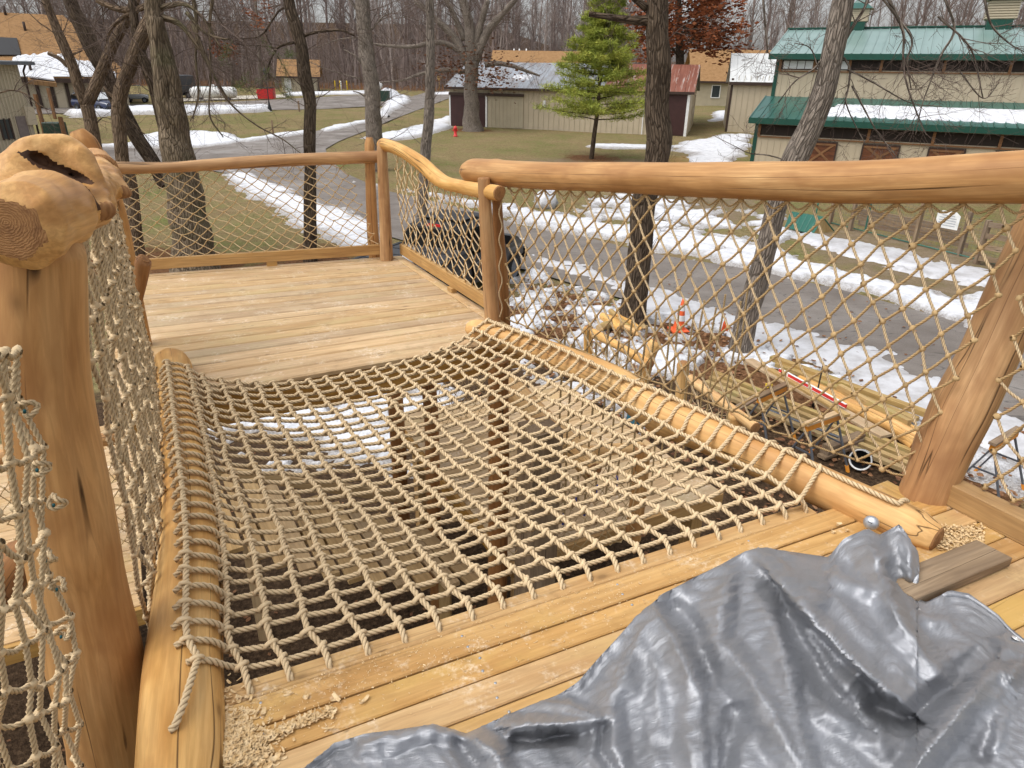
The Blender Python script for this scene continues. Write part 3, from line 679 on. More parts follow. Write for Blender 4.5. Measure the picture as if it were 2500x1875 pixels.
def bolt(x, y, z, nrm, rad, parent):
    p = PZ(x, y, z); q = Vector(nrm).to_track_quat('Z', 'Y').to_matrix().to_4x4()
    mb = MB(); mb.lathe([(0.0, 0.012), (rad * 0.55, 0.0105), (rad * 0.9, 0.005), (rad, 0.0), (rad, -0.02)], 18, Matrix.Translation(p) @ q)
    o = mb.build('bolt', M['steel'], parent)
    b2 = MB(); b2.box(p + Vector(nrm).normalized() * 0.0125, q @ Vector((rad * 0.3, 0, 0)), q @ Vector((0, rad * 0.05, 0)), q @ Vector((0, 0, 0.0008))); b2.build('stamp', M['black'], o)
bolt(2126, 1276, 3.462, (-0.62, -0.62, 0.48), 0.028, rb)
bolt(1145, 808, 3.45, (-0.85, -0.1, 0.5), 0.022, rb)
bolt(553, 1768, 3.36, (0.95, 0.28, 0.1), 0.027, lb)
bolt(429, 1672, 3.482, (0.0, -0.25, 0.97), 0.014, lb)

# ---- posts and rails
rail_L = thing('log_railing', 'left log railing with a hollow burl and thick near post', 'railing', PY(190, 900, 2.4))
P, r = px_log([(92, 560, 190), (100, 640, 196), (115, 900, 200), (158, 1200, 205), (190, 1400, 192), (228, 1600, 205), (258, 1740, 200), (280, 1900, 190), (320, 2300, 190)], d=1.55)
make_log('post', P, r, 'log', rail_L, 11, 0.075, 32, 0.025, (0.05, 0), ((0.42, 2.6, 0.045, 0.2), (1.05, 2.2, 0.06, 0.2), (0.9, 5.5, 0.06, 0.12), (1.5, 2.4, 0.05, 0.18)))
P, r = px_log([(188, 322, 50), (205, 350, 58), (232, 400, 56), (262, 470, 50), (290, 560, 47), (318, 690, 43), (352, 860, 42), (375, 960, 42)], d=4.15)
make_log('post', P, r, 'log', rail_L, 12, 0.07, 24, 0.04, (0.06, 0))
P, r = px_log([(335, 735, 24), (343, 690, 30), (350, 640, 38), (354, 632, 36)], d=4.05)
make_log('branch_stub', P, r, 'log_dark', rail_L, 13, 0.05, 18, 0.03, (0, 0.02))

# burl rail as one carved body (signed distance field -> surface nets)
def surface_nets(F, o, h):
    s = F < 0
    nx, ny, nz = F.shape
    cnt = np.zeros((nx - 1, ny - 1, nz - 1)); acc = np.zeros((nx - 1, ny - 1, nz - 1, 3)); ii = np.stack(np.meshgrid(np.arange(nx), np.arange(ny), np.arange(nz), indexing='ij'), -1)
    quads_e = []
    for ax in range(3):
        sl0 = [slice(None)] * 3; sl1 = [slice(None)] * 3; sl0[ax] = slice(0, -1); sl1[ax] = slice(1, None)
        a, b = F[tuple(sl0)], F[tuple(sl1)]; cr = (a < 0) != (b < 0)
        E = np.argwhere(cr); fa = a[cr]; fb = b[cr]; t = fa / (fa - fb)
        pos = E.astype(float); pos[:, ax] += t
        o1, o2 = [k for k in range(3) if k != ax]
        for d1 in (0, -1):
            for d2 in (0, -1):
                C = E.copy(); C[:, o1] += d1; C[:, o2] += d2
                ok = np.all((C >= 0) & (C < np.array([nx - 1, ny - 1, nz - 1])), axis=1)
                np.add.at(cnt, tuple(C[ok].T), 1); np.add.at(acc, tuple(C[ok].T), pos[ok])
        ok = (E[:, o1] > 0) & (E[:, o2] > 0) & (E[:, o1] < F.shape[o1] - 1) & (E[:, o2] < F.shape[o2] - 1)
        quads_e.append((E[ok], ax, o1, o2, (fa < 0)[ok]))
    act = np.argwhere(cnt > 0); ind = np.full(cnt.shape, -1); ind[tuple(act.T)] = np.arange(len(act))
    V = acc[tuple(act.T)] / cnt[tuple(act.T)][:, None] * h + np.array(o)
    Q = []
    for E, ax, o1, o2, neg in quads_e:
        c = []
        for d1, d2 in ((0, 0), (-1, 0), (-1, -1), (0, -1)):
            C = E.copy(); C[:, o1] += d1; C[:, o2] += d2; c.append(ind[tuple(C.T)])
        q = np.stack(c, 1); flip = neg if ax != 1 else ~neg
        q[~flip] = q[~flip][:, ::-1]; Q.append(q)
    return V, np.vstack(Q)
def seg_d(X, a, b, ra, rb_):
    a, b = np.array(tuple(a)), np.array(tuple(b)); ab = b - a; t = np.clip(((X - a) @ ab) / (ab @ ab), 0, 1)
    return np.linalg.norm(X - a - t[..., None] * ab, axis=-1) - (ra + (rb_ - ra) * t)
def smin(a, b, k): h_ = np.clip(0.5 + 0.5 * (b - a) / k, 0, 1); return b + (a - b) * h_ - k * h_ * (1 - h_)
def ell(X, c, ax, rad):
    c = np.array(tuple(c)); Mx = np.array([tuple(a) for a in ax]); L = (X - c) @ Mx.T / np.array(rad)
    k = np.linalg.norm(L, axis=-1); return (k - 1) * min(rad)
bx0 = PY(40, 552, 1.42); b1 = PY(120, 516, 1.60); b2 = PY(205, 492, 1.82); b3 = PY(243, 438, 2.45); b4 = PY(236, 402, 3.2); b5 = PY(236, 385, 4.25)
h = 0.0072
lo = np.array([-1.98, 1.30, 4.46]); dims = (150, 205, 80)
G3 = np.stack(np.meshgrid(*[lo[k] + h * np.arange(dims[k]) for k in range(3)], indexing='ij'), -1)
F = seg_d(G3, bx0, b1, 0.094, 0.086)
F = smin(F, seg_d(G3, b1, b2, 0.086, 0.062), 0.03)
F = smin(F, seg_d(G3, PY(190, 490, 1.78), PY(260, 513, 1.74), 0.055, 0.024), 0.03)
arch = [(28, 440, 1.66), (48, 408, 1.70), (80, 380, 1.74), (118, 366, 1.78), (158, 370, 1.80), (190, 396, 1.80), (208, 435, 1.79), (226, 478, 1.77)]
ar = [0.040, 0.038, 0.036, 0.036, 0.037, 0.038, 0.036, 0.034]
for k in range(len(arch) - 1): F = smin(F, seg_d(G3, PY(*arch[k]), PY(*arch[k + 1]), ar[k], ar[k + 1]), 0.022)
axd = np.array(tuple((b2 - b1).normalized())); upv = np.array([0.12, -0.15, 0.98]); upv /= np.linalg.norm(upv); sdv = np.cross(axd, upv); sdv /= np.linalg.norm(sdv); upv = np.cross(sdv, axd)
F = smin(F, ell(G3, PY(120, 430, 1.84), (axd, sdv, upv), (0.13, 0.075, 0.075)), 0.04)
F = smin(F, ell(G3, PY(90, 450, 1.76), (axd, sdv, upv), (0.11, 0.07, 0.06)), 0.04)
F = smin(F, seg_d(G3, b2, b3, 0.062, 0.062), 0.04); F = smin(F, seg_d(G3, b3, b4, 0.062, 0.062), 0.03)
F = smin(F, seg_d(G3, PY(248, 440, 2.32), PY(300, 466, 2.26), 0.055, 0.026), 0.04)
eyeax = np.array(tuple((PY(200, 434, 1.72) - PY(84, 386, 1.66)).normalized())); nrm = np.array(tuple(ray(150, 415).normalized())); thd = np.cross(eyeax, nrm); thd /= np.linalg.norm(thd); nrm = np.cross(thd, eyeax)
HC = (PY(142, 411, 1.69), (eyeax, thd, nrm), (0.066, 0.013, 0.075)); HC2 = (PY(108, 393, 1.68), (eyeax, thd, nrm), (0.034, 0.017, 0.07))
CK = [(PY(200, 432, 1.70), PY(216, 462, 1.70), 0.010, 0.006), (PY(216, 462, 1.70), PY(247, 508, 1.70), 0.006, 0.005)]
def hollow_d(X): 
    o = np.minimum(ell(X, *HC), ell(X, *HC2))
    for c_ in CK: o = np.minimum(o, seg_d(X, *c_))
    return o
nz3 = 0.004 * np.sin(G3[..., 0] * 61 + 3 * np.sin(G3[..., 2] * 47)) * np.sin(G3[..., 1] * 53 + 1.3) + 0.003 * np.sin(G3[..., 0] * 23 + G3[..., 1] * 31) * np.sin(G3[..., 2] * 29)
F = F + nz3 * 0.8
F = np.maximum(F, -(hollow_d(G3) + nz3 * 1.2))
endn = np.array(tuple((bx0 - b1).normalized())); pc = np.array(tuple(bx0)) + endn * 0.03
F = np.maximum(F, (G3 - pc) @ endn)
for ang in range(6):
    a_ = ang * 1.0472 + 0.25; sx = sdv * math.cos(a_) + upv * math.sin(a_); nn = endn * 0.66 + sx * 0.75; nn /= np.linalg.norm(nn)
    F = np.maximum(F, (G3 - (pc + sx * 0.058)) @ nn)
V, Q = surface_nets(F, lo, h)
# smooth once and roughen slightly
for _ in range(1):
    acc = np.zeros_like(V); cn = np.zeros(len(V))
    for k in range(4):
        np.add.at(acc, Q[:, k], V[Q[:, (k + 1) % 4]]); np.add.at(cn, Q[:, k], 1); np.add.at(acc, Q[:, (k + 1) % 4], V[Q[:, k]]); np.add.at(cn, Q[:, (k + 1) % 4], 1)
    V = V * 0.45 + acc / np.maximum(cn, 1)[:, None] * 0.55
LCb = np.stack([(V - np.array(tuple(b1))) @ sdv, (V - np.array(tuple(b1))) @ upv, (V - np.array(tuple(b1))) @ axd], 1)
# split faces: hollow, end, body
fc = V[Q].mean(1)
def ell_p(p, c, ax, rad): return ell(p, c, ax, rad)
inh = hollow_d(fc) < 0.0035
fnr = np.cross(V[Q[:, 2]] - V[Q[:, 0]], V[Q[:, 3]] - V[Q[:, 1]]); fnr /= (np.linalg.norm(fnr, axis=1, keepdims=True) + 1e-12); ine = (((fc - pc) @ endn) > -0.012) & (np.abs(fnr @ endn) > 0.93)
stub_end = (np.linalg.norm(fc - np.array(tuple(PY(300, 466, 2.26))) , axis=1) < 0.034) & (((fc - np.array(tuple(PY(300, 466, 2.26)))) @ np.array(tuple((PY(300, 466, 2.26) - PY(248, 440, 2.32)).normalized()))) > 0.012)
stub_end2 = (np.linalg.norm(fc - np.array(tuple(PY(260, 513, 1.74))), axis=1) < 0.036) & (((fc - np.array(tuple(PY(260, 513, 1.74)))) @ np.array(tuple((PY(260, 513, 1.74) - PY(190, 490, 1.78)).normalized()))) > 0.008)
def sub_mesh(sel, name, mat, parent, flat=False):
    q = Q[sel]; used = np.unique(q); mp = np.full(len(V), -1); mp[used] = np.arange(len(used))
    lcx = LCb[used] * (np.array([3, 3, 0.0]) if flat else 1.0); mb = MB(); mb.add(V[used], mp[q], None, lcx); return mb.build(name, M[mat], parent)
tr = sub_mesh(~(inh | ine | stub_end | stub_end2), 'top_rail', 'burl', rail_L)
sub_mesh(inh, 'hollow', 'hollow', tr); sub_mesh(ine, 'end_grain', 'end', tr, True); sub_mesh(stub_end & ~ine, 'stub_end', 'end', tr); sub_mesh(stub_end2 & ~ine, 'stub_end', 'end', tr)
make_log('top_rail', [b3.lerp(b4, 0.4), b4, b4.lerp(b5, 0.5), b5], [0.072, 0.068, 0.064, 0.06], 'log', rail_L, 15, 0.06, 24, 0.04)
# metal strap on the rail
mb = MB(); pS = PY(32, 424, 1.72); mb.box(pS, Vector((0.045, -0.01, 0.0)), Vector((0.01, 0.03, 0.004)), Vector((0, -0.002, 0.008)), 0.002); mb.build('bracket', M['steel'], rail_L, smooth=False)

rail_B = thing('log_railing', 'back railing log with diamond netting across the far deck', 'railing', UW(0.9, 6.55))
P, r = px_log([(255, 409, 30, 5.75), (330, 410, 29, 5.86), (420, 409, 27, 5.97), (520, 402, 28, 6.1), (640, 394, 29, 6.25), (760, 388, 29, 6.42), (840, 386, 30, 6.5), (930, 383, 30, 6.62)])
make_log('top_rail', P, r, 'log', rail_B, 21, 0.07, 20, 0.05); BR = (P, r)
P, r = px_log([(902, 337, 24), (905, 450, 25), (910, 565, 27), (918, 640, 30)], d=6.62)
make_log('post', P, r, 'log', rail_B, 22, 0.05, 18, 0.05, (0.04, 0), facet=0.5)
rail_C = thing('log_railing', 'curving railing log between the corner posts and the middle post', 'railing', UW(2.15, 5.4))
P, r = px_log([(932, 345, 24), (936, 450, 27), (941, 560, 29), (944, 634, 33)], d=6.5)
make_log('post', P, r, 'log', rail_C, 23, 0.05, 18, 0.05, (0.05, 0), facet=0.5)
P, r = px_log([(934, 352, 30, 6.55), (960, 358, 31, 6.35), (990, 372, 32, 6.1), (1032, 402, 34, 5.75), (1062, 430, 35, 5.5), (1088, 447, 34, 5.3), (1120, 454, 33, 5.1), (1165, 463, 34, 4.85), (1220, 472, 36, 4.6)])
make_log('top_rail', P, r, 'log_pale', rail_C, 24, 0.08, 22, 0.04); CR = (P, r)
rail_R = thing('log_railing', 'long thick right railing log with wide diamond netting', 'railing', UW(2.4, 3.0))
PA = PZ(1205, 782, DZ); PB = PZ(2238, 1238, 3.38); PA2 = PA + (PA - PB) * 0.3; pl = (tuple(PA + Vector((0.03, 0.03, 0))), tuple(PB + Vector((0.03, 0.03, 0))))
P, r = px_log([(1136, 417, 52), (1165, 419, 60), (1243, 425, 63), (1400, 431, 68), (1582, 435, 77), (1808, 441, 90), (2034, 444, 101), (2147, 443, 106), (2260, 440, 112), (2400, 436, 121), (2560, 430, 130), (2800, 420, 140)], plane=pl)
make_log('top_rail', P, r, 'log', rail_R, 31, 0.03, 32, 0.035, (0.07, 0), ((0.35, 4.2, 0.035, 0.1),), facet=0.6); RR = (P, r)
P, r = px_log([(1181, 436, 30), (1186, 550, 32), (1194, 660, 35), (1204, 775, 38), (1209, 830, 40)], d=4.72)
make_log('post', P, r, 'log', rail_R, 32, 0.05, 20, 0.04)
P, r = px_log([(1212, 440, 24), (1216, 560, 27), (1226, 680, 30), (1232, 800, 32)], d=4.86)
make_log('post', P, r, 'log_dark', rail_R, 35, 0.05, 18, 0.04)
pb = PZ(2240, 1250, 3.30); ptop = pl and on_plane(2600, 400, *pl)
P = [pb + Vector((0, 0, -0.05)), PY(2300, 1110, pb.y + 0.02), PY(2345, 1000, pb.y + 0.04), PY(2412, 868, pb.y + 0.06), PY(2470, 740, pb.y + 0.09), PY(2540, 590, pb.y + 0.12), PY(2600, 440, pb.y + 0.14)]
make_log('post', P, [0.105, 0.108, 0.118, 0.108, 0.106, 0.105, 0.105], 'log', rail_R, 33, 0.035, 30, 0.03, knots=((0.36, 0.6, 0.05, 0.12),))
# kick boards
def kick(parent, a, b, zlo, zhi, th, mat='lumber_brown'):
    a, b = Vector(a), Vector(b); c = (a + b) / 2; c.z = (zlo + zhi) / 2; hx = (b - a) / 2; hx.z = 0
    nrm = Vector((-hx.y, hx.x, 0)).normalized()
    mb = MB(); mb.box(c, hx, nrm * th / 2, (0, 0, (zhi - zlo) / 2), 0.003, (random.random() * 9, 0, 0)); return mb.build('kick_board', M[mat], parent, smooth=False)
def block(parent, p, hx, hy, hz, mat='lumber_brown'):
    mb = MB(); mb.box(p, hx, hy, hz, 0.002); mb.build('spacer_block', M[mat], parent, smooth=False)
kick(rail_B, UW(-0.2, 6.69), UW(1.97, 6.37), 3.445, 3.54, 0.04)
block(rail_B, UW(0.98, 6.515, 3.4235), UX * 0.045, WX * 0.02, (0, 0, 0.0195))
kick(rail_C, UW(2.175, 4.30), UW(2.175, 6.30), 3.445, 3.545, 0.045)
block(rail_C, UW(2.16, 5.05, 3.424), WX * 0.045, UX * 0.025, (0, 0, 0.018))
kR0 = UW(2.86, 1.30); kR1 = UW(2.86, 0.2)
kick(rail_R, kR0, kR1, 3.40, 3.50, 0.09)
P2_KICK = None

# ---- netting
def knot_mesh():
    mb = MB(); th = np.linspace(0, 2 * math.pi, 7, endpoint=False)
    V = []
    for la in (-1.0, -0.35, 0.35, 1.0):
        rr = math.cos(la); zz = math.sin(la)
        for a in th: V.append((rr * math.cos(a) * (1 + 0.12 * math.sin(3 * a + la)), rr * math.sin(a), zz))
    n = 7; q = [[i * n + j, i * n + (j + 1) % n, (i + 1) * n + (j + 1) % n, (i + 1) * n + j] for i in range(3) for j in range(n)]
    return np.array(V), np.array(q)
KV, KQ = knot_mesh()
def add_knots(mb, pts, r, rot=True):
    for p in pts:
        a = rng.uniform(0.8, 1.25, 3); ang = rng.uniform(0, 6.28); c, s_ = math.cos(ang), math.sin(ang)
        v = KV * a * r; v = np.stack([v[:, 0] * c - v[:, 2] * s_, v[:, 1], v[:, 0] * s_ + v[:, 2] * c], 1)
        mb.add(v + np.array(tuple(p)), KQ, None, np.stack([0.35 + 0.5 * (KV[:, 2] * 0.5 + 0.5), KV[:, 0], KV[:, 1]], 1))
def diamond_net(parent, top, bot, ds, nv, r, mat, seed, n=5, step=0.02, twist=False, wob=0.012, bulge=0.0):
    """top(s), bot(s): world edge curves for s in 0..1; ds = mesh width in metres, nv = meshes high"""
    L = np.linalg.norm(top(1.0) - top(0.0)); nc = max(3, int(round(L / ds)))
    r_ = np.random.default_rng(seed); nrm = np.cross(top(1.0) - top(0.0), [0, 0, 1.0]); nrm /= np.linalg.norm(nrm)
    jit = r_.normal(size=(2 * nc + 3, 2 * nv + 3, 3)) * wob * np.array([1, 1, 0.8])
    def node(i, j):
        s = i / (2.0 * nc); t = j / (2.0 * nv)
        p = top(s) * (1 - t) + bot(s) * t + nrm * bulge * math.sin(math.pi * t) * math.sin(math.pi * s)
        if 0 < j < 2 * nv: p = p + jit[i, j]
        return p
    knots = []
    strands = []; fams = []
    for fam in (1, -1):
        starts = [(i, 0) for i in range(0, 2 * nc + 1, 2)]
        starts += [(0, j) for j in range(2, 2 * nv + 1, 2)] if fam == 1 else [(2 * nc, j) for j in range(2, 2 * nv + 1, 2)]
        for i, j in starts:
            path = []
            while 0 <= i <= 2 * nc and 0 <= j <= 2 * nv:
                path.append((i, j)); i += fam; j += 1
            if len(path) < 2: continue
            pts = []
            for k, (a, b) in enumerate(path):
                p = node(a, b)
                pts.append(p)
                if k < len(path) - 1:
                    q_ = node(*path[k + 1]); mid = (p + q_) / 2 + r_.normal(size=3) * wob * 0.25; mid[2] -= 0.004; pts.append(mid)
            strands.append(pts); fams.append(fam)
    for pts, fam in zip(strands, fams):
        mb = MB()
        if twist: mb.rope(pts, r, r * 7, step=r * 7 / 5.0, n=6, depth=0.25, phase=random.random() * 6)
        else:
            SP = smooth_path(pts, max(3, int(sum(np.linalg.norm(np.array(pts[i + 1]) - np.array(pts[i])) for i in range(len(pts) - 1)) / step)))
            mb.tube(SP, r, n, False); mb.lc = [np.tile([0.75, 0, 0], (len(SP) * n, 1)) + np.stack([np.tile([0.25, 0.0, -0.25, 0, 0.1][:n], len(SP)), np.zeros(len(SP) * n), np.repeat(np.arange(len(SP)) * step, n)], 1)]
        mb.build('rope', M['rope' if (mat == 'rope_gold' and fam == 1) else mat], parent)  # paler rope on one diagonal: light and shade on the strands put into colour
    mb = MB()
    for i in range(0, 2 * nc + 1):
        for j in range(0, 2 * nv + 1):
            if (i + j) % 2 == 0: knots.append(node(i, j))
    add_knots(mb, knots, r * 2.0)
    o = mb.build('knots', M[mat], parent); o['kind'] = 'stuff'
    return node, nc
def edge_fn(pts):
    Pn = np.array([tuple(p) for p in pts], float); d = np.concatenate([[0], np.cumsum(np.linalg.norm(np.diff(Pn, axis=0), axis=1))]); d /= d[-1]
    return lambda s: np.array([np.interp(s, d, Pn[:, k]) for k in range(3)])
V_ = lambda p, z: Vector((p[0], p[1], z))
# back panel
Pr, rr_ = BR
top = edge_fn([Vector(p) - Vector((0, 0, q * 0.95)) for p, q in zip(Pr[:-1], rr_[:-1])] ); bot = edge_fn([UW(-0.2, 6.69, 3.545), UW(1.96, 6.37, 3.545)])
diamond_net(rail_B, top, bot, 0.115, 8, 0.0040, 'rope_gold', 41, 5, 0.02, wob=0.008)
Pr, rr_ = CR
top = edge_fn([Vector(p) - Vector((0, 0, q * 0.95)) for p, q in zip(Pr[1:-1], rr_[1:-1])]); bot = edge_fn([UW(2.175, 6.28, 3.55), UW(2.175, 4.33, 3.55)])
diamond_net(rail_C, top, bot, 0.105, 6, 0.0047, 'rope_gold', 42, 5, 0.02, wob=0.009)
# right panel: hangs from the big log down past the floor log
Pr, rr_ = RR
sel = [i for i in range(2, 11)]
tps = [Vector(Pr[i]) - Vector((0, 0, rr_[i] * 1.02)) for i in sel]
bts_px = [(1232, 780), (1350, 835), (1480, 890), (1640, 955), (1800, 1015), (1950, 1085), (2060, 1120), (2140, 1150), (2215, 1180)]
bts = [on_plane(x, y, *pl) + Vector((0.02, 0.03, 0)) for x, y in bts_px]
diamond_net(rail_R, edge_fn(tps), edge_fn(bts), 0.118, 7, 0.0064, 'rope_gold', 43, twist=True, wob=0.006, bulge=0.05)
# a hem rope looping over the log
def hem(parent, f, r, n=24, amp=0.03, mat='rope_gold', drop=0.05):
    pts = []
    for k in range(n * 6 + 1):
        s = k / (n * 6.0); a = k % 6 / 6.0 * 2 * math.pi
        p = f(s); pts.append((p[0], p[1], p[2] - drop * 0.5 + drop * 0.5 * math.cos(a)))
    mb = MB(); mb.rope(pts, r, r * 7, r * 7 / 4, 6, 0.22); mb.build('hem_rope', M[mat], parent)
hem(rail_R, edge_fn(tps), 0.0052, 25, drop=0.035)
fb = edge_fn(bts); mb = MB(); mb.rope([fb(s) + rng.normal(size=3) * 0.006 for s in np.linspace(0, 1, 40)], 0.0058, n=6); mb.build('hem_rope', M['rope_gold'], rail_R)
# right continuation beyond the leaning post
p0 = on_plane(2480, 500, *pl); pr_ = (pb.x + 0.55, pb.y - 0.85)
topx = edge_fn([PB + Vector((0.12, 0.02, 1.25)), PB + Vector((0.75, -0.95, 1.3))]); botx = edge_fn([PB + Vector((0.22, -0.05, 0.14)), PB + Vector((0.75, -1.05, 0.14))])
diamond_net(rail_R, topx, botx, 0.118, 7, 0.0064, 'rope_gold', 44, twist=True, wob=0.011)
# net edge rope tied along the middle post
mb = MB(); mb.rope([PY(1222 + 4 * math.sin(k), 470 + k * 10.5, 4.66) for k in range(30)], 0.0052, n=6); mb.build('lacing_rope', M['rope'], rail_R)

# ---- square mesh net under the left rail (seen at a glancing angle) and in front of the near post
def square_net(parent, top, bot, cx, cz, r, mat, seed, wob=0.008, drop=0.0, step_f=6.0, kscale=1.9):
    L = np.linalg.norm(top(1.0) - top(0.0)); nc = int(L / cx); H = np.linalg.norm(top(0.5) - bot(0.5)); nr = int(H / cz)
    r_ = np.random.default_rng(seed); J = r_.normal(size=(nc + 1, nr + 1, 3)) * wob
    node = lambda i, j: top(i / nc) * (1 - j / nr) + bot(i / nc) * (j / nr) + J[i, j] + np.array([0, 0, -drop * (0.5 - abs(i / nc - 0.5))])
    for i in range(nc + 1):
        mb = MB(); mb.rope([node(i, j) for j in range(nr + 1)], r, step=r * 6.6 / step_f, n=7, depth=0.24, phase=i); mb.build('rope', M[mat], parent)
    for j in range(nr + 1):
        mb = MB(); pts = []
        for i in range(nc + 1):
            pts.append(node(i, j))
            if i < nc: mid = (node(i, j) + node(i + 1, j)) / 2; mid[2] -= 0.012; pts.append(mid)
        mb.rope(pts, r, step=r * 6.6 / step_f, n=7, depth=0.24, phase=j); mb.build('rope', M[mat], parent)
    mb = MB(); add_knots(mb, [node(i, j) for i in range(nc + 1) for j in range(nr + 1)], r * kscale)
    o = mb.build('knots', M[mat], parent); o['kind'] = 'stuff'
top = edge_fn([PY(165, 575, 1.72), PY(215, 545, 2.0), PY(250, 505, 2.6), PY(262, 480, 3.2), PY(268, 460, 4.0)])
bot = edge_fn([PZ(372, 1560, 3.25), PZ(405, 1400, 3.28), PZ(415, 1250, 3.3), PZ(405, 1050, 3.35), PZ(372, 885, 3.38)])
square_net(rail_L, top, bot, 0.062, 0.10, 0.0092, 'rope', 51, kscale=1.45)
fn = thing('rope_net', 'square mesh rope net hanging in the lower left corner before the thick post', 'net', PY(60, 1500, 1.1))
top = edge_fn([PY(-60, 880, 0.98), PY(0, 880, 1.08), PY(45, 900, 1.28)]); bot = edge_fn([PY(-60, 2100, 0.90), PY(95, 2050, 1.0), PY(235, 1980, 1.16)])
square_net(fn, edge_fn([PY(-120, 830, 0.92), PY(-20, 870, 1.10), PY(40, 860, 1.36)]), edge_fn([PY(-60, 2150, 0.86), PY(90, 2100, 0.98), PY(245, 2010, 1.18)]), 0.075, 0.098, 0.0068, 'rope', 52, 0.012, step_f=8.0, kscale=1.6)
for k, (x, y) in enumerate([(22, 920), (68, 997), (98, 1140), (138, 1225), (118, 1360), (145, 1430), (155, 1545), (170, 1610)]):
    p = PY(x, y, 1.27); mb = MB()
    pts = [p + Vector((0.016 * math.cos(a), 0.010 * math.sin(2 * a + k), 0.016 * math.sin(a))) for a in np.linspace(0, 9.5, 26)]
    mb.rope(pts, 0.0065, n=7); o = mb.build('tied_knot', M['rope'], fn)
    t2 = MB(); t2.tube([p + Vector((0.0, -0.012, -0.004)), p + Vector((0.003, -0.014, 0.003))], 0.0032, 7); t2.build('rope_core', M['teal_core'], o)

# ---- the big cargo net
net = thing('cargo_net', 'big tan rope cargo net slung between two floor logs', 'net', UW(1.0, 2.9, 3.3))
Lf = edge_fn([PZ(x, y, z) for x, y, z in [(408, 885, 3.555), (418, 960, 3.55), (431, 1075, 3.54), (448, 1211, 3.53), (456, 1327, 3.52), (455, 1473, 3.51), (452, 1550, 3.505), (484, 1612, 3.49)]])
Rf = edge_fn([PZ(x, y, z) for x, y, z in [(1190, 785, 3.54), (1300, 825, 3.54), (1400, 868, 3.535), (1500, 916, 3.525), (1600, 960, 3.515), (1677, 995, 3.515), (1795, 1052, 3.515), (1909, 1101, 3.515), (1995, 1160, 3.475)]])
_nn = [PZ(484, 1612, 3.49)] + [PZ(hx - 18, hy - (62 if k == 0 else lerp(47, 27, k / 19)), 3.39 if k < 17 else 3.40 + 0.015 * (k - 16)) for k, (hx, hy) in enumerate(HOLES)] + [PZ(1995, 1160, 3.475)]
_nn = np.array([tuple(p) for p in _nn])
Nf = lambda s: np.array([np.interp(s * 21.0, np.arange(22), _nn[:, k]) for k in range(3)])
Ff = edge_fn([PZ(x, y, z) for x, y, z in [(408, 885, 3.555), (450, 906, 3.49), (520, 926, 3.435), (640, 938, 3.405), (760, 931, 3.40), (900, 906, 3.40), (1000, 881, 3.405), (1100, 846, 3.42), (1150, 815, 3.46), (1190, 785, 3.54)]])
NCOL, NROW = 21, 28
Jn = rng.normal(size=(NCOL + 1, NROW + 1, 3)) * 0.0045
def net_node(i, j):
    s, t = i / NCOL, j / NROW           # s left->right, t far->near
    p = (1 - s) * Lf(t) + s * Rf(t) + (1 - t) * Ff(s) + t * Nf(s) - ((1 - s) * (1 - t) * Lf(0) + s * (1 - t) * Rf(0) + (1 - s) * t * Lf(1) + s * t * Rf(1))
    sag = 0.095 * (math.sin(math.pi * s) ** 0.75) * (math.sin(math.pi * t) ** 1.15)
    p = p.copy(); p[2] -= sag
    if 0 < i < NCOL and 0 < j < NROW: p = p + Jn[i, j]
    return p
NODES = np.array([[net_node(i, j) for j in range(NROW + 1)] for i in range(NCOL + 1)])
RN = 0.0106
def sag_path(pts, k=0.004):
    out = []
    for a in range(len(pts)):
        out.append(pts[a])
        if a < len(pts) - 1: mid = (pts[a] + pts[a + 1]) / 2; mid = mid.copy(); mid[2] -= k; out.append(mid)
    return smooth_path(out, len(out) * 3)
_LS = [smooth_path(np.hstack([np.array([tuple(p) for p in P]), np.array(r)[:, None]]), 120) for P, r in (LOGL, LOGR)]
def push_out(Q):
    Q = np.array(Q)
    for LS in _LS:
        for k in range(len(Q)):
            d = np.linalg.norm(LS[:, :3] - Q[k], axis=1); m_ = int(np.argmin(d)); lim = LS[m_, 3] * 1.02 + RN * 0.9
            if d[m_] < lim and Q[k, 2] > LS[m_, 2] - 0.03: v = Q[k] - LS[m_, :3]; v[2] = max(v[2], 0.01); Q[k] = LS[m_, :3] + v / (np.linalg.norm(v) + 1e-9) * lim
    return Q
for i in range(NCOL + 1): NODES[i] = push_out(NODES[i])
for i in range(NCOL + 1):
    pts = [NODES[i, j] + np.array([0, 0, RN * 0.75]) for j in range(NROW + 1)]
    if 1 <= i <= 20:
        hx, hy = HOLES[i - 1]; hp = np.array(tuple(PZ(hx, hy, DZ))); near = pts[-1]
        pts.append((near + hp) / 2 + np.array([0, 0, 0.012])); pts.append(hp + np.array([0, 0, 0.004])); pts.append(hp + np.array([0, 0, -0.03]))
    if i == 0:
        for x, y, z in ((470, 1650, 3.515), (448, 1720, 3.52), (428, 1770, 3.515), (420, 1800, 3.48)): pts.append(np.array(tuple(PZ(x, y, z))))
    if i == NCOL:
        pts = pts[:-1]
        for x, y, z in ((2015, 1150, 3.515), (2110, 1193, 3.52), (2190, 1229, 3.52), (2207, 1240, 3.47)): pts.append(np.array(tuple(PZ(x, y, z))))
    mb = MB(); mb.rope(push_out(sag_path(pts, 0.0)), RN, phase=i * 1.3, n=9, depth=0.27); mb.build('rope', M['rope'], net)
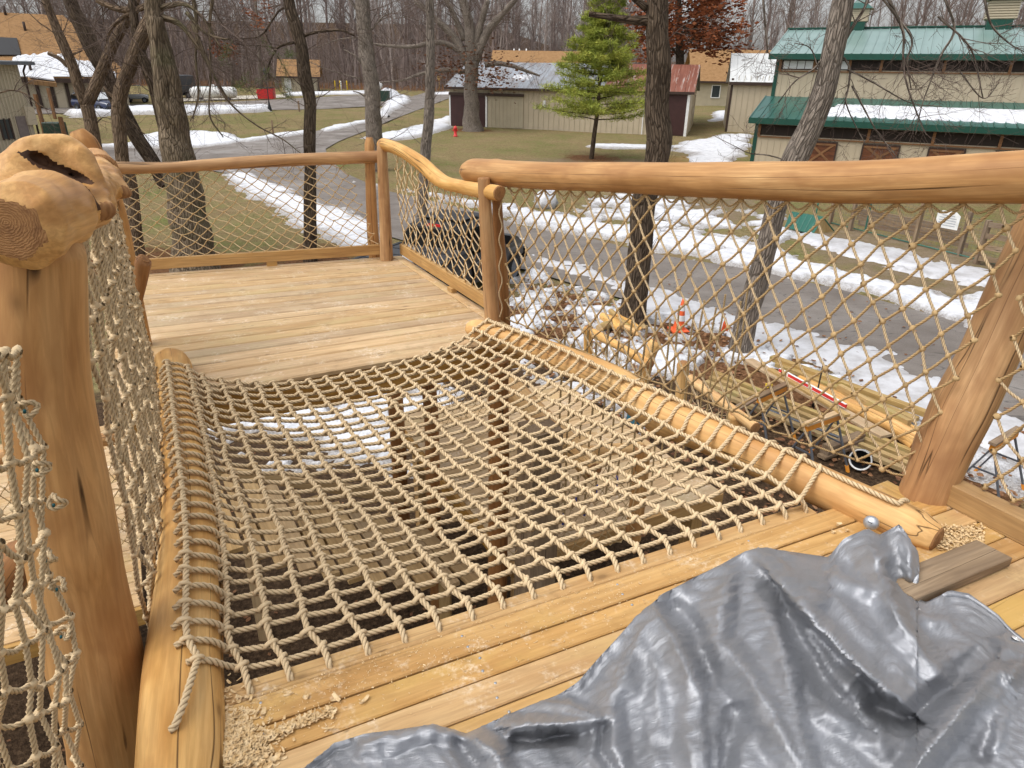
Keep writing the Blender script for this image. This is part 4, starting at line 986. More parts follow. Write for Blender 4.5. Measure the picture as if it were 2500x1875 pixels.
for j in range(NROW + 1):
    pts = [NODES[i, j] - np.array([0, 0, RN * 0.35]) for i in range(NCOL + 1)]
    d0 = NODES[0, j] - NODES[1, j]; d0 /= np.linalg.norm(d0)
    if j > 0: pts = [NODES[0, j] + d0 * 0.05 + np.array([0, 0, -0.05]), NODES[0, j] + d0 * 0.03 + np.array([0, 0, -0.008])] + pts
    d1 = NODES[NCOL, j] - NODES[NCOL - 1, j]; d1 /= np.linalg.norm(d1)
    if j < NROW: pts = pts + [NODES[NCOL, j] + d1 * 0.02 + np.array([0, 0, 0.0]), NODES[NCOL, j] + d1 * 0.05 + np.array([0, 0, -0.06])]
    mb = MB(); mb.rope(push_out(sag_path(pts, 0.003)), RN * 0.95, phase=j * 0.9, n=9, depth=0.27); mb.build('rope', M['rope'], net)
# wrapped knots, one at each crossing: a turn of rope round the long rope
def wrap_mesh():
    n1, n2 = 12, 6; V, L_ = [], []
    for a in range(n1):
        A_ = 2 * math.pi * a / n1; R1 = 0.0165 + 0.002 * math.cos(2 * A_)
        for b in range(n2):
            B_ = 2 * math.pi * b / n2; rr = 0.0072
            V.append(((R1 + rr * math.cos(B_)) * math.cos(A_), rr * math.sin(B_) * 1.15 + 0.004 * math.sin(A_), (R1 * 0.9 + rr * math.cos(B_)) * math.sin(A_)))
            L_.append((0.55 + 0.45 * math.cos(B_), A_ * 3, A_))
    q = [[a * n2 + b, a * n2 + (b + 1) % n2, ((a + 1) % n1) * n2 + (b + 1) % n2, ((a + 1) % n1) * n2 + b] for a in range(n1) for b in range(n2)]
    return np.array(V), np.array(q), np.array(L_)
WV, WQ, WL = wrap_mesh()
kn = MB(); kn.add(WV, WQ, None, WL); k0 = None; rest = MB(); cnt_k = 0
order = sorted([(i, j) for i in range(NCOL + 1) for j in range(NROW + 1)], key=lambda a: -a[1])
for i, j in order:
    p = NODES[i, j]; a = NODES[i, max(0, j - 1)]; b = NODES[i, min(NROW, j + 1)]; y = Vector(b - a).normalized(); x = Vector(NODES[min(NCOL, i + 1), j] - NODES[max(0, i - 1), j]).normalized()
    z = x.cross(y).normalized(); z = z if z.z > 0 else -z; x = y.cross(z).normalized()
    tw = random.uniform(-0.35, 0.35); Mx = Matrix((x, y, z)).transposed().to_4x4(); Mx = Matrix.Translation(Vector(p) + x * 0.004 + Vector((0, 0, 0.004))) @ Mx @ Matrix.Rotation(tw + 0.3, 4, 'Z') @ Matrix.Scale(random.uniform(0.92, 1.1), 4)
    if cnt_k < 300:
        if k0 is None: k0 = kn.build('knot', M['rope'], net, org=Vector((0, 0, 0))); o = k0
        else: o = k0.copy(); COL.objects.link(o); o.parent = net
        o.matrix_local = Matrix.Translation(-ORG[net.name]) @ Mx
    else:
        rest.add(np.array([tuple(Mx @ Vector(v)) for v in WV]), WQ, None, WL)
    cnt_k += 1
o = rest.build('knots', M['rope'], net); o['kind'] = 'stuff'
# ================================================================== ON THE NEAR DECK: tarp, loose plank, shavings
def zq(x, y): return (1200 + x / 1.7015, 1250 + y / 1.7015)
BND = [(560, 2020, .02), (650, 1940, .05), (734, 1875, .07), (816, 1815, .09), (889, 1793, .10), (975, 1784, .11), (1054, 1766, .12), (1101, 1776, .09), (1136, 1787, .05), (1200, 1757, .06), (1255, 1735, .06), (1312, 1711, .07), (1365, 1690, .08), (1412, 1661, .09), (1482, 1585, .11), (1553, 1503, .12), (1623, 1444, .11), (1700, 1404, .09), (1764, 1376, .08), (1823, 1344, .09), (1876, 1338, .08), (1950, 1348, .06), (2023, 1359, .06), (2058, 1315, .11), (2117, 1288, .14), (2146, 1303, .13), (2196, 1276, .16), (2217, 1303, .15), (2240, 1344, .11), (2243, 1375, .08), (2230, 1420, .05), (2232, 1452, .04), (2262, 1466, .035), (2322, 1437, .04), (2369, 1446, .03), (2434, 1493, .02), (2472, 1534, .015), (2500, 1558, .015), (2560, 1600, .015), (2680, 1700, .015)]
CTL = [(-520, 1000, .13), (-100, 1000, .16), (200, 1000, .16), (480, 900, .17), (650, 600, .17), (560, 1060, .24), (900, 500, .18), (900, 900, .24), (1200, 500, .20), (1250, 950, .30), (1150, 220, .12), (1400, 350, .19), (1550, 600, .21), (1600, 950, .25), (1500, 200, .13), (1620, 250, .10), (1700, 220, .12), (1690, 430, .16), (1830, 600, .15), (1850, 450, .06), (1900, 400, .035), (2000, 350, .035), (2150, 500, .02), (1980, 500, .04), (2060, 560, .06), (1900, 800, .17), (2000, 1000, .22), (2212, 700, .17), (2300, 850, .22), (2150, 1000, .22), (2450, 800, .18), (2400, 600, .06)]
RID = [([(655, 395), (610, 540), (520, 760), (490, 1000), (520, 1090)], .035, 90, 90), ([(655, 395), (780, 560), (868, 760), (885, 1000), (900, 1090)], .06, 110, 60), ([(985, 230), (955, 400), (945, 545)], .05, 90, 60), ([(945, 545), (1080, 690), (1180, 860), (1290, 1070)], .055, 100, 70),
       ([(1080, 165), (1200, 290), (1320, 425), (1480, 592), (1640, 738), (1745, 825)], .085, 26, 190), ([(1380, 250), (1335, 340), (1300, 395)], .05, 60, 80), ([(1380, 250), (1480, 300), (1640, 350)], .045, 70, 70),
       ([(1560, 75), (1600, 190), (1650, 350), (1720, 490), (1790, 600), (1880, 690)], .07, 90, 70), ([(1698, 60), (1735, 150), (1740, 240)], .05, 60, 40), ([(2130, 570), (2000, 760), (1820, 980), (1750, 1090)], .085, 80, 80), ([(2212, 590), (2110, 780), (2085, 940)], .06, 70, 50),
       ([(90, 890), (300, 880), (455, 872)], .06, 40, 70), ([(-520, 960), (-250, 880), (-110, 900), (10, 1000), (60, 1090)], .055, 70, 60), ([(190, 785), (330, 805), (450, 865), (470, 950)], .045, 60, 40), ([(1150, 300), (1195, 500), (1250, 780), (1330, 1080)], .045, 100, 50), ([(1400, 830), (1540, 890), (1640, 980)], .04, 60, 60), ([(1700, 650), (1560, 640), (1440, 760)], .03, 60, 60), ([(640, 480), (690, 650), (700, 900)], .025, 60, 60), ([(1640, 400), (1760, 430), (1900, 460)], .03, 50, 60)]
VAL = [([(720, 340), (850, 480), (905, 640), (890, 850), (930, 1090)], -.05, 70, 45), ([(1165, 300), (1290, 540), (1395, 705), (1560, 890)], -.06, 70, 30), ([(1020, 840), (960, 1080)], -.05, 60, 60), ([(1600, 820), (1720, 870), (1930, 700), (2080, 600)], -.075, 70, 70), ([(455, 890), (455, 1000), (520, 1090)], -.06, 30, 40), ([(1400, 420), (1540, 560), (1640, 660)], -.045, 60, 60), ([(110, 960), (320, 930)], -.05, 40, 40), ([(1640, 230), (1720, 310)], -.05, 40, 40), ([(2140, 720), (2030, 1010)], -.055, 45, 45), ([(-130, 960), (-60, 1060)], -.04, 50, 40), ([(560, 800), (600, 1050)], -.03, 60, 60)]
ctl = [(*zq(x, y), h_) for x, y, h_ in CTL] + list(BND) + [(x, 2080, .28) for x in range(450, 2900, 150)] + [(500, 2040, .05)]
cv = [Vector((x, y)) for x, y, _ in ctl]; chh = np.array([c[2] for c in ctl])
_v, _e, tri, _ov, *_r = geometry.delaunay_2d_cdt(cv, [], [], 0, 1e-6)
TV = np.array([tuple(p) for p in _v]); TH = np.array([chh[o[0]] if len(o) else .1 for o in _ov])
def interp_h(PX, PYv):
    out = np.full(PX.shape, 0.15); x, y = PX.ravel(), PYv.ravel(); res = np.full(x.shape, np.nan)
    for a, b, c in [t for t in tri if len(t) == 3]:
        A, B, C = TV[a], TV[b], TV[c]; det = (B[1] - C[1]) * (A[0] - C[0]) + (C[0] - B[0]) * (A[1] - C[1])
        if abs(det) < 1e-9: continue
        l1 = ((B[1] - C[1]) * (x - C[0]) + (C[0] - B[0]) * (y - C[1])) / det; l2 = ((C[1] - A[1]) * (x - C[0]) + (A[0] - C[0]) * (y - C[1])) / det; l3 = 1 - l1 - l2
        k = (l1 >= -1e-6) & (l2 >= -1e-6) & (l3 >= -1e-6); res[k] = l1[k] * TH[a] + l2[k] * TH[b] + l3[k] * TH[c]
    res = np.where(np.isnan(res), 0.15, res); return res.reshape(PX.shape)
NU, NV = 250, 110
bp = np.array([(x, y) for x, y, _ in BND], float); bd = np.concatenate([[0], np.cumsum(np.linalg.norm(np.diff(bp, axis=0), axis=1))]); bd /= bd[-1]
ss = np.linspace(0, 1, NU); bxp = np.interp(ss, bd, bp[:, 0]); byp = np.interp(ss, bd, bp[:, 1])
btx = np.linspace(520, 2760, NU); btx = 0.55 * btx + 0.45 * bxp; bty = np.full(NU, 2070.0)
vv = np.linspace(0, 1, NV); PXg = btx[:, None] * (1 - vv) + bxp[:, None] * vv; PYg = bty[:, None] * (1 - vv) + byp[:, None] * vv
Hg = interp_h(PXg, PYg)
for _ in range(60):
    Hg[1:-1, 1:-1] = (Hg[:-2, 1:-1] + Hg[2:, 1:-1] + Hg[1:-1, :-2] + Hg[1:-1, 2:]) / 4
Hbase = Hg.copy()
random.seed(212); EXTRA = []
for k in range(64):
    x0, y0 = random.uniform(150, 2150), random.uniform(350, 1000)
    if 1780 < x0 and y0 < 560: continue
    an = random.gauss(1.25, 0.45) if x0 < 1500 else random.gauss(2.1, 0.5); L_ = random.uniform(120, 330); n_ = 3
    EXTRA.append(([(x0 + math.cos(an) * L_ * i / n_ + random.gauss(0, 14), y0 + math.sin(an) * L_ * i / n_ + random.gauss(0, 10)) for i in range(n_ + 1)], random.uniform(.018, .042), random.uniform(45, 110), random.uniform(45, 110)))
jx = 5 * vnoise(PXg / 30, PYg / 30, 1.0, 2); jy = 5 * vnoise(PXg / 30 + 99, PYg / 30, 1.0, 2)
edge_f = np.clip((1 - vv)[None, :] / 0.09, 0, 1) ** 0.8
def line_field(pts_):
    q_ = np.array([zq(*p_) for p_ in pts_]); best = np.full(PXg.shape, 1e9); sgn = np.ones(PXg.shape); tt = np.zeros(PXg.shape)
    for k in range(len(q_) - 1):
        a_, b_ = q_[k], q_[k + 1]; ab = b_ - a_; X_, Y_ = PXg + jx, PYg + jy
        t_ = np.clip(((X_ - a_[0]) * ab[0] + (Y_ - a_[1]) * ab[1]) / (ab @ ab), 0, 1); ddx, ddy = X_ - a_[0] - t_ * ab[0], Y_ - a_[1] - t_ * ab[1]; dd_ = np.hypot(ddx, ddy); cr_ = ab[0] * ddy - ab[1] * ddx
        up_ = dd_ < best; best = np.where(up_, dd_, best); sgn = np.where(up_, np.sign(cr_), sgn); tt = np.where(up_, (k + t_) / (len(q_) - 1), tt)
    return best, sgn, tt
Rf_ = np.zeros(PXg.shape)
for pts_, am, wl, wr in [(a_, b_ * 1.7, c_ * 1.25, d_ * 1.25) for a_, b_, c_, d_ in RID]:
    best, sgn, tt = line_field(pts_); w_ = np.where(sgn > 0, wl / 1.7, wr / 1.7)
    crest = am * (0.45 + 0.55 * np.sin(np.pi * np.clip(0.12 + tt * 0.85, 0, 1))); tent = crest * (1 - best / w_); tent = np.where(tent > 0, tent, 0)
    Rf_ = np.maximum(Rf_, tent) + 0.30 * np.minimum(Rf_, tent)
Vf_ = np.zeros(PXg.shape)
for pts_, am, wl, wr in VAL:
    best, sgn, tt = line_field(pts_); w_ = np.where(sgn > 0, wl / 1.5, wr / 1.5); Vf_ = np.maximum(Vf_, -am * 1.1 * np.clip(1 - best / w_, 0, 1))
Hg = Hbase - 0.045 * edge_f + (Rf_ - Vf_) * edge_f
for _ in range(0): Hg[1:-1, 1:-1] = 0.5 * Hg[1:-1, 1:-1] + 0.125 * (Hg[:-2, 1:-1] + Hg[2:, 1:-1] + Hg[1:-1, :-2] + Hg[1:-1, 2:])
def ridged(rot, fx, fy, sh): ca_, sa_ = math.cos(rot), math.sin(rot); X_, Y_ = PXg * ca_ + PYg * sa_ + sh, -PXg * sa_ + PYg * ca_; return (1 - np.abs(vnoise(X_ * fx, Y_ * fy, 1.0, 2))) ** 3
crk_ = 0.020 * ridged(1.25, 1 / 420., 1 / 46., 11.) + 0.013 * ridged(0.75, 1 / 300., 1 / 40., 321.) + 0.008 * ridged(2.1, 1 / 200., 1 / 34., 77.)
Hg = Hg + 0.35 * crk_ * edge_f
Hg = np.maximum(Hg, 0.006)
T3 = np.zeros((NU, NV, 3))
for i in range(NU):
    for j in range(NV): T3[i, j] = tuple(PZ(PXg[i, j], PYg[i, j], DZ + max(0.006, Hg[i, j])))
# wrinkle it: excess length relaxed by position based dynamics
X0 = T3.copy(); fac = 1.065
def rl(a, b): return np.linalg.norm(a - b, axis=-1) * fac
restU = rl(X0[1:], X0[:-1]); restV = rl(X0[:, 1:], X0[:, :-1]); restD = rl(X0[1:, 1:], X0[:-1, :-1]); restE = rl(X0[1:, :-1], X0[:-1, 1:])
BENDS = [(k_, rl(X0[k_:], X0[:-k_]) * f_, rl(X0[:, k_:], X0[:, :-k_]) * f_, st_) for k_, f_, st_ in ((2, 0.985, 0.35), (5, 0.965, 0.3), (9, 0.94, 0.2))]
gu, gv = np.meshgrid(np.arange(NU), np.arange(NV), indexing='ij')
X = X0.copy(); X[..., 2] += 0.014 * vnoise(gu * 0.9 + gv * 0.35, gv * 0.4 - gu * 0.1, 0.055, 2); X[..., 0] += 0.006 * vnoise(gu + 500., gv * 1.0, 0.05, 2)
pin = np.zeros((NU, NV), bool); pin[:, 0] = True; pin[:, -1] = True; pin[0] = True; pin[-1] = True
Wt = np.where(pin, 0.0, 1.0)
def proj(A, B, wa, wb, rest, k, minonly=False):
    d = B - A; L = np.linalg.norm(d, axis=-1) + 1e-9; w_ = wa + wb; w_ = np.where(w_ == 0, 1, w_)
    c = (L - rest) / L * k
    if minonly: c = np.minimum(c, 0)
    return d * (c * wa / w_)[..., None], -d * (c * wb / w_)[..., None]
for it in range(170):
    for off in (0, 1):
        s0_ = slice(off, NU - 1, 2); s1_ = slice(off + 1, NU, 2); n_ = min(len(range(*s0_.indices(NU))), len(range(*s1_.indices(NU))))
        a = X[off:off + 2 * n_:2]; b = X[off + 1:off + 1 + 2 * n_:2]; da, db = proj(a, b, Wt[off:off + 2 * n_:2], Wt[off + 1:off + 1 + 2 * n_:2], restU[off:off + 2 * n_:2], 0.8); X[off:off + 2 * n_:2] += da; X[off + 1:off + 1 + 2 * n_:2] += db
        n2 = (NV - off) // 2; 
        a = X[:, off:off + 2 * n2:2]; b = X[:, off + 1:off + 1 + 2 * n2:2]; k2 = min(a.shape[1], b.shape[1]); a = a[:, :k2]; b = b[:, :k2]
        da, db = proj(a, b, Wt[:, off:off + 2 * k2:2], Wt[:, off + 1:off + 1 + 2 * k2:2], restV[:, off:off + 2 * k2:2], 0.8); X[:, off:off + 2 * k2:2] += da; X[:, off + 1:off + 1 + 2 * k2:2] += db
    da, db = proj(X[:-1, :-1], X[1:, 1:], Wt[:-1, :-1], Wt[1:, 1:], restD, 0.25); X[:-1, :-1] += da; X[1:, 1:] += db
    da, db = proj(X[:-1, 1:], X[1:, :-1], Wt[:-1, 1:], Wt[1:, :-1], restE, 0.25); X[:-1, 1:] += da; X[1:, :-1] += db
    for k_, ru_, rv_, st_ in BENDS:
        da, db = proj(X[:-k_], X[k_:], Wt[:-k_], Wt[k_:], ru_, st_, True); X[:-k_] += da * 0.5; X[k_:] += db * 0.5
        da, db = proj(X[:, :-k_], X[:, k_:], Wt[:, :-k_], Wt[:, k_:], rv_, st_, True); X[:, :-k_] += da * 0.5; X[:, k_:] += db * 0.5
    X += (X0 - X) * (0.006 * Wt)[..., None]
    X[..., 2] = np.maximum(X[..., 2], DZ + 0.005)
# a hem falling from the outline down to the boards
ring = X[:, -1]; inn = X[:, -6] - ring; inn[:, 2] = 0; ln = np.linalg.norm(inn, axis=1, keepdims=True) + 1e-9; inn = inn / ln
r1 = ring + inn * 0.012; r1[:, 2] = DZ + 0.004 + (ring[:, 2] - DZ) * 0.45; r2 = ring + inn * 0.004; r2[:, 2] = DZ + 0.004
XF = np.concatenate([X, r1[:, None], r2[:, None]], axis=1)
m = Mat('silver_tarp', 0.5, 0.5, 0.75)
lcv = m.coord('lc'); g1 = m.noise(m.coord('lc', (2.5, 70, 1)), 7, 4, 0.65); g2 = m.noise(m.coord('lc', (70, 2.5, 1)), 7, 4, 0.65)
def crinkle(rot, sc):
    mp = m.n('Mapping'); mp.inputs['Rotation'].default_value = (0, 0, rot); mp.inputs['Scale'].default_value = (1, 5, 1); m.l(m.n('Attribute', _attribute_name='lc').outputs['Vector'], mp.inputs['Vector'])
    return m.ramp(m.noise(mp.outputs[0], sc, 2, 0.5, 0.4), [(0.45, 0.0), (0.5, 1.0), (0.55, 0.0)])
cr = m.math('ADD', m.math('MULTIPLY', crinkle(0.5, 3.0), 0.6), m.math('ADD', m.math('MULTIPLY', crinkle(-0.9, 4.5), 0.4), m.math('MULTIPLY', crinkle(1.5, 6.0), 0.3)))
blot = m.noise(lcv, 3.0, 4, 0.6)
c = m.ramp(blot, [(0.3, (0.33, 0.335, 0.35)), (0.55, (0.42, 0.43, 0.455)), (0.75, (0.48, 0.49, 0.515))])
c = m.mix(m.ramp(m.noise(m.coord('lc', (1.3, 1, 1)), 1.7, 4, 0.6), [(0.68, 0.0), (0.76, 0.45)]), c, (0.26, 0.20, 0.13))
m.color(c)
hgt = m.math('ADD', m.math('ADD', m.math('MULTIPLY', g1, 0.5), m.math('MULTIPLY', g2, 0.5)), m.math('ADD', m.math('MULTIPLY', cr, 0.45), m.math('MULTIPLY', m.noise(lcv, 30, 3, 0.6), 0.25)))
m.bump(hgt, 0.4, 0.006); m.rough(m.ramp(blot, [(0.3, 0.53), (0.7, 0.44)])); M['tarp'] = m.m
nv2 = XF.shape[1]; idx = np.arange(NU * nv2).reshape(NU, nv2)
mb = MB(); lcu = np.concatenate([[0], np.cumsum(np.linalg.norm(np.diff(X0[:, 60], axis=0), axis=1))]); lcw = np.linspace(0, 1.1, nv2)
LCt = np.zeros((NU, nv2, 3)); LCt[..., 0] = lcu[:, None]; LCt[..., 1] = lcw[None]
mb.add(XF.reshape(-1, 3), np.stack([idx[:-1, :-1], idx[1:, :-1], idx[1:, 1:], idx[:-1, 1:]], 2).reshape(-1, 4), None, LCt.reshape(-1, 3))
tc = PZ(1700, 1700, DZ)
tarp = thing('tarp', 'crumpled silver tarp heaped on the near deck boards', 'tarp', tc)
sheet_o = mb.build('sheet', M['tarp'], tarp)
so = sheet_o.modifiers.new('thickness', 'SOLIDIFY'); so.thickness = 0.0012; so.offset = -1
M['grommet'] = plain('grommet_metal', (0.75, 0.75, 0.74), 0.3, 0.5, 0.6)
for (x, y, hh, nrm_) in ((2242, 1484, 0.085, (-0.1, -0.5, 0.85)), (2485, 1555, 0.03, (0, -0.15, 1))):
    # seat the eyelet on the cloth
    dpx = np.hypot(PXg - x, PYg - y); i_, j_ = np.unravel_index(np.argmin(dpx), dpx.shape); i_ = min(max(i_, 1), NU - 2); j_ = min(max(j_, 1), NV - 2)
    p = Vector(X[i_, j_]); n_ = Vector(X[i_ + 1, j_] - X[i_ - 1, j_]).cross(Vector(X[i_, j_ + 1] - X[i_, j_ - 1])).normalized(); n_ = n_ if n_.z > 0 else -n_
    q = n_.to_track_quat('Z', 'Y').to_matrix().to_4x4(); mb = MB()
    mb.lathe([(0.0055, 0.001), (0.0065, 0.0035), (0.0095, 0.004), (0.0125, 0.0015), (0.0128, 0.0)], 18, Matrix.Translation(p + n_ * 0.002) @ q); g_ = mb.build('grommet', M['grommet'], tarp)
    mb = MB(); mb.lathe([(0.0, 0.0012), (0.0056, 0.0012)], 14, Matrix.Translation(p + n_ * 0.002) @ q); mb.build('eyelet', M['black'], g_)

# loose weathered plank
lp = [PZ(2383, 1317, 3.445), PZ(2472, 1362, 3.445), PZ(2236, 1462, 3.445), PZ(2150, 1410, 3.445)]
mb = MB(); plank(mb, lp[3], lp[0], lp[2], lp[1], 0.038, 0.003, 77.0)
o = mb.build('loose_plank', M['grey_wood'], smooth=False, org=lp[3].lerp(lp[1], 0.5)); tag(o, 'short weathered grey brown plank lying by the end of the right log', 'plank')

# shavings
m = Mat('wood_shaving', 0.75, 0.2); oi = m.noise(m.coord('pos'), 60, 2); m.color(m.ramp(oi, [(0.3, (0.55, 0.36, 0.16)), (0.7, (0.78, 0.60, 0.36))])); M['shaving'] = m.m
def shavings(pts, size):
    mb = MB()
    for p in pts:
        L = random.uniform(0.5, 1.6) * size; w_ = random.uniform(0.2, 0.55) * size; a = random.uniform(0, 6.28); curl = random.uniform(0.3, 2.8); ca, sa = math.cos(a), math.sin(a); v = []
        tilt = random.uniform(-0.5, 0.5)
        for k in range(5):
            t = (k / 4 - 0.5) * curl; x = L * math.sin(t) / curl; z = L * (1 - math.cos(t)) / curl
            for s_ in (-1, 1): yy = s_ * w_ / 2 * (1 - 0.5 * abs(k / 4 - 0.5)); v.append((p[0] + x * ca - yy * sa, p[1] + x * sa + yy * ca, p[2] + z + tilt * yy + 0.0015))
        mb.add(v, [[2 * k, 2 * k + 1, 2 * k + 3, 2 * k + 2] for k in range(4)])
    return mb
pts = []
for _ in range(1500):
    x = 545 + abs(random.gauss(0, 48)); y = 1890 - abs(random.gauss(0, 70)) - (x - 545) * 0.12; p = PZ(x, y, DZ); dd = max(0, 1 - math.hypot((x - 560) / 110, (y - 1870) / 130)); pts.append((p.x, p.y, DZ + 0.001 + 0.028 * dd * random.random()))
for _ in range(420):
    t = random.random(); x = 560 + 260 * t ** 1.3; y = 1840 - (x - 560) * 0.40 + random.gauss(0, 7); p = PZ(x, y, DZ); pts.append((p.x, p.y, DZ + 0.002 + random.random() * 0.008))
o = shavings(pts, 0.016).build('wood_shavings', M['shaving']); tag(o, 'heap of pale curled wood shavings against the left log', 'shavings', kind='stuff')
pts = []
for _ in range(900):
    x = random.uniform(560, 1900); t = (x - 560) / 1340; y0 = 1725 - t * 445; y = y0 + abs(random.gauss(0, 70)) - 4; p = PZ(x, y, DZ); pts.append((p.x, p.y, DZ + 0.001))
o = shavings(pts, 0.0065).build('sawdust', M['shaving']); tag(o, 'scattered sawdust flecks on the near deck boards', 'sawdust', kind='stuff')
for k, (x, y) in enumerate([(705, 1698), (747, 1705), (818, 1710), (888, 1714), (625, 1742), (668, 1858), (650, 1880), (798, 1785), (2046, 1283), (2032, 1302), (2065, 1299), (640, 1745)]):
    p = PZ(x, y, DZ); o = shavings([(p.x, p.y, DZ + 0.002), (p.x + 0.004, p.y + 0.003, DZ + 0.006)], 0.024).build('wood_curl', M['shaving'], org=p)
    tag(o, ['curl of wood shaving on the second board near the left log', 'rounded wood curl right of the first curl', 'wood curl lying on the gap between two boards', 'thin wood sliver in the middle of the near boards', 'wood curl closest to the left log', 'large wood curl at the bottom edge of the picture', 'wood curl just left of the large bottom curl', 'flat shaving on the board joint left of the tarp', 'pale shaving beside the bolt of the right log', 'small shaving nearest the tarp tip by the right log', 'shaving under the right log bolt', 'narrow curl beside the one closest to the left log'][k], 'shaving', 'loose shaving curls on the near deck')
pts = []
for _ in range(420):
    x = random.uniform(2290, 2400); y = random.uniform(1285, 1345); p = PZ(x, y, DZ); pts.append((p.x, p.y, DZ + random.random() * 0.012))
o = shavings(pts, 0.017).build('wood_shavings', M['shaving']); tag(o, 'brown shavings in the corner behind the right log end', 'shavings', kind='stuff')
# ================================================================== UNDER AND BESIDE THE TREEHOUSE
ld = thing('lower_deck', 'lower timber deck seen down through the rope net', 'deck', UW(3.1, 5.0, 1.45))
for i in range(20):
    w0 = 3.85 + i * 0.142; mb = MB(); plank(mb, UW(2.12, w0, 1.5), UW(4.35, w0, 1.5), UW(2.12, w0 + 0.138, 1.5), UW(4.35, w0 + 0.138, 1.5), 0.036, 0.003, 101 + i * 0.77); mb.build('plank', M['deck_far'], ld, smooth=False)
mb = MB(); mb.box(UW(3.23, 3.83, 1.42), UX * 1.13, WX * 0.019, (0, 0, 0.07), 0.002); mb.build('rim_board', M['lumber_brown'], ld, smooth=False)
mb = MB(); mb.box(UW(2.10, 5.2, 1.42), WX * 1.35, UX * 0.019, (0, 0, 0.07), 0.002); mb.build('rim_board', M['lumber_brown'], ld, smooth=False)
for u, w in ((2.3, 4.0), (4.2, 4.0), (2.3, 6.4), (4.2, 6.4)):
    mb = MB(); mb.box(UW(u, w, 0.68), (0, 0, 0.68), UX * 0.07, WX * 0.07, 0.004); mb.build('support_post', M['lumber_brown'], ld, smooth=False)
sw = thing('slat_walkway', 'gapped brown slat walkway below the left half of the net', 'walkway', UW(1.0, 4.8, 1.4))
for k in range(11):
    t = k / 10.0; xn, yn = lerp(575, 1165, t), np.interp(t, [0, .2, .4, .6, .85, 1], [1340, 1375, 1402, 1421, 1428, 1420]); xf, yf = lerp(505, 1015, t), lerp(1140, 1285, t)
    a, b = PZ(xn, yn, 1.42), PZ(xf, yf, 1.42); dr = (b - a).normalized(); sd_ = Vector((dr.y, -dr.x, 0)) * 0.062
    mb = MB(); plank(mb, a - sd_, b - sd_, a + sd_, b + sd_, 0.04, 0.003, 201 + k * 0.9); mb.build('slat', M['shade_wood'], sw, smooth=False)
a, b = PZ(590, 1300, 1.37), PZ(1130, 1385, 1.37)
for f in (0.0, 0.9):
    off = (PZ(505, 1140, 1.37) - PZ(575, 1340, 1.37)) * (0.12 + f * 0.8)
    mb = MB(); mb.box((a + b) / 2 + off + Vector((0, 0, -0.06)), (b - a) / 2, Vector((0.0, 0.02, 0)), (0, 0, 0.06), 0.002); mb.build('stringer', M['shade_wood'], sw, smooth=False)
for f in (0.04, 0.96):
    p = a.lerp(b, f) + (PZ(505, 1140, 1.37) - PZ(575, 1340, 1.37)) * 0.12; mb = MB(); mb.box(Vector((p.x, p.y, 0.6)), (0, 0, 0.62), (0.05, 0, 0), (0, 0.05, 0), 0.004); mb.build('support_post', M['shade_wood'], sw, smooth=False)
def vpost(name, label, x, yb, yt, w, mat, zb=1.5, square=False, seed=0, ext=0.0):
    b = PZ(x, yb, zb); zt = PY(x, yt, b.y).z; r = w * 0.5 * depth_of(b) / FPX
    o = None
    if square:
        mb = MB(); mb.box(Vector((b.x, b.y, (zb - ext + zt) / 2)), (0, 0, (zt - zb + ext) / 2), UX * r, WX * r, 0.004, (seed, 0, 0)); o = mb.build(name, M[mat], smooth=False, org=b); tag(o, label, 'post')
    else:
        t = thing(name, label, 'post', b); make_log('shaft', [b + Vector((0, 0, -ext)), b.lerp(Vector((b.x, b.y, zt)), 0.5) + Vector((0.01, 0, 0)), Vector((b.x, b.y, zt))], [r * 1.05, r, r * 0.95], mat, t, seed, 0.05, 18, 0.06)
    return b
vpost('log_post', 'thin brown log post standing leftmost under the net', 970, 1085, 925, 36, 'log_dark', 1.5, False, 301, 1.5)
vpost('log_post', 'brown log post second from left under the net', 1056, 1205, 905, 34, 'log_dark', 1.5, False, 302, 1.5)
vpost('log_post', 'tall reddish log post at the middle under the net', 1212, 1400, 880, 47, 'log_dark', 1.5, False, 303, 1.5)
vpost('timber_post', 'grey weathered square timber post under the net', 1305, 1420, 1040, 74, 'grey_wood', 1.5, True, 304, 1.5)
vpost('log_post', 'golden log post under the right part of the net', 1545, 1315, 1095, 37, 'log', 1.5, False, 305)
vpost('log_post', 'short log post near the blue box below the right log', 1600, 1050, 985, 40, 'log', 1.5, False, 306)
def flog(name, label, a, b, w, z, mat, seed, ch=(0.04, 0.04)):
    P, r = px_log([(a[0], a[1], w), ((a[0] + b[0]) / 2, (a[1] + b[1]) / 2, w * 1.05), (b[0], b[1], w)], z=z); t = thing(name, label, 'log', P[1]); make_log('log_body', P, r, mat, t, seed, 0.06, 18, 0.05, ch)
flog('rail_log', 'thick peeled log slanting across the lower deck below the net', (1235, 935), (1450, 1150), 58, 2.2, 'log_pale', 311)
flog('rail_log', 'slim lower rail log joining the middle post and grey post', (1190, 1187), (1370, 1160), 26, 2.2, 'log', 312)
flog('rail_log', 'lower rail log beside the golden post under the net', (1400, 1105), (1570, 1090), 26, 2.0, 'log_pale', 313)
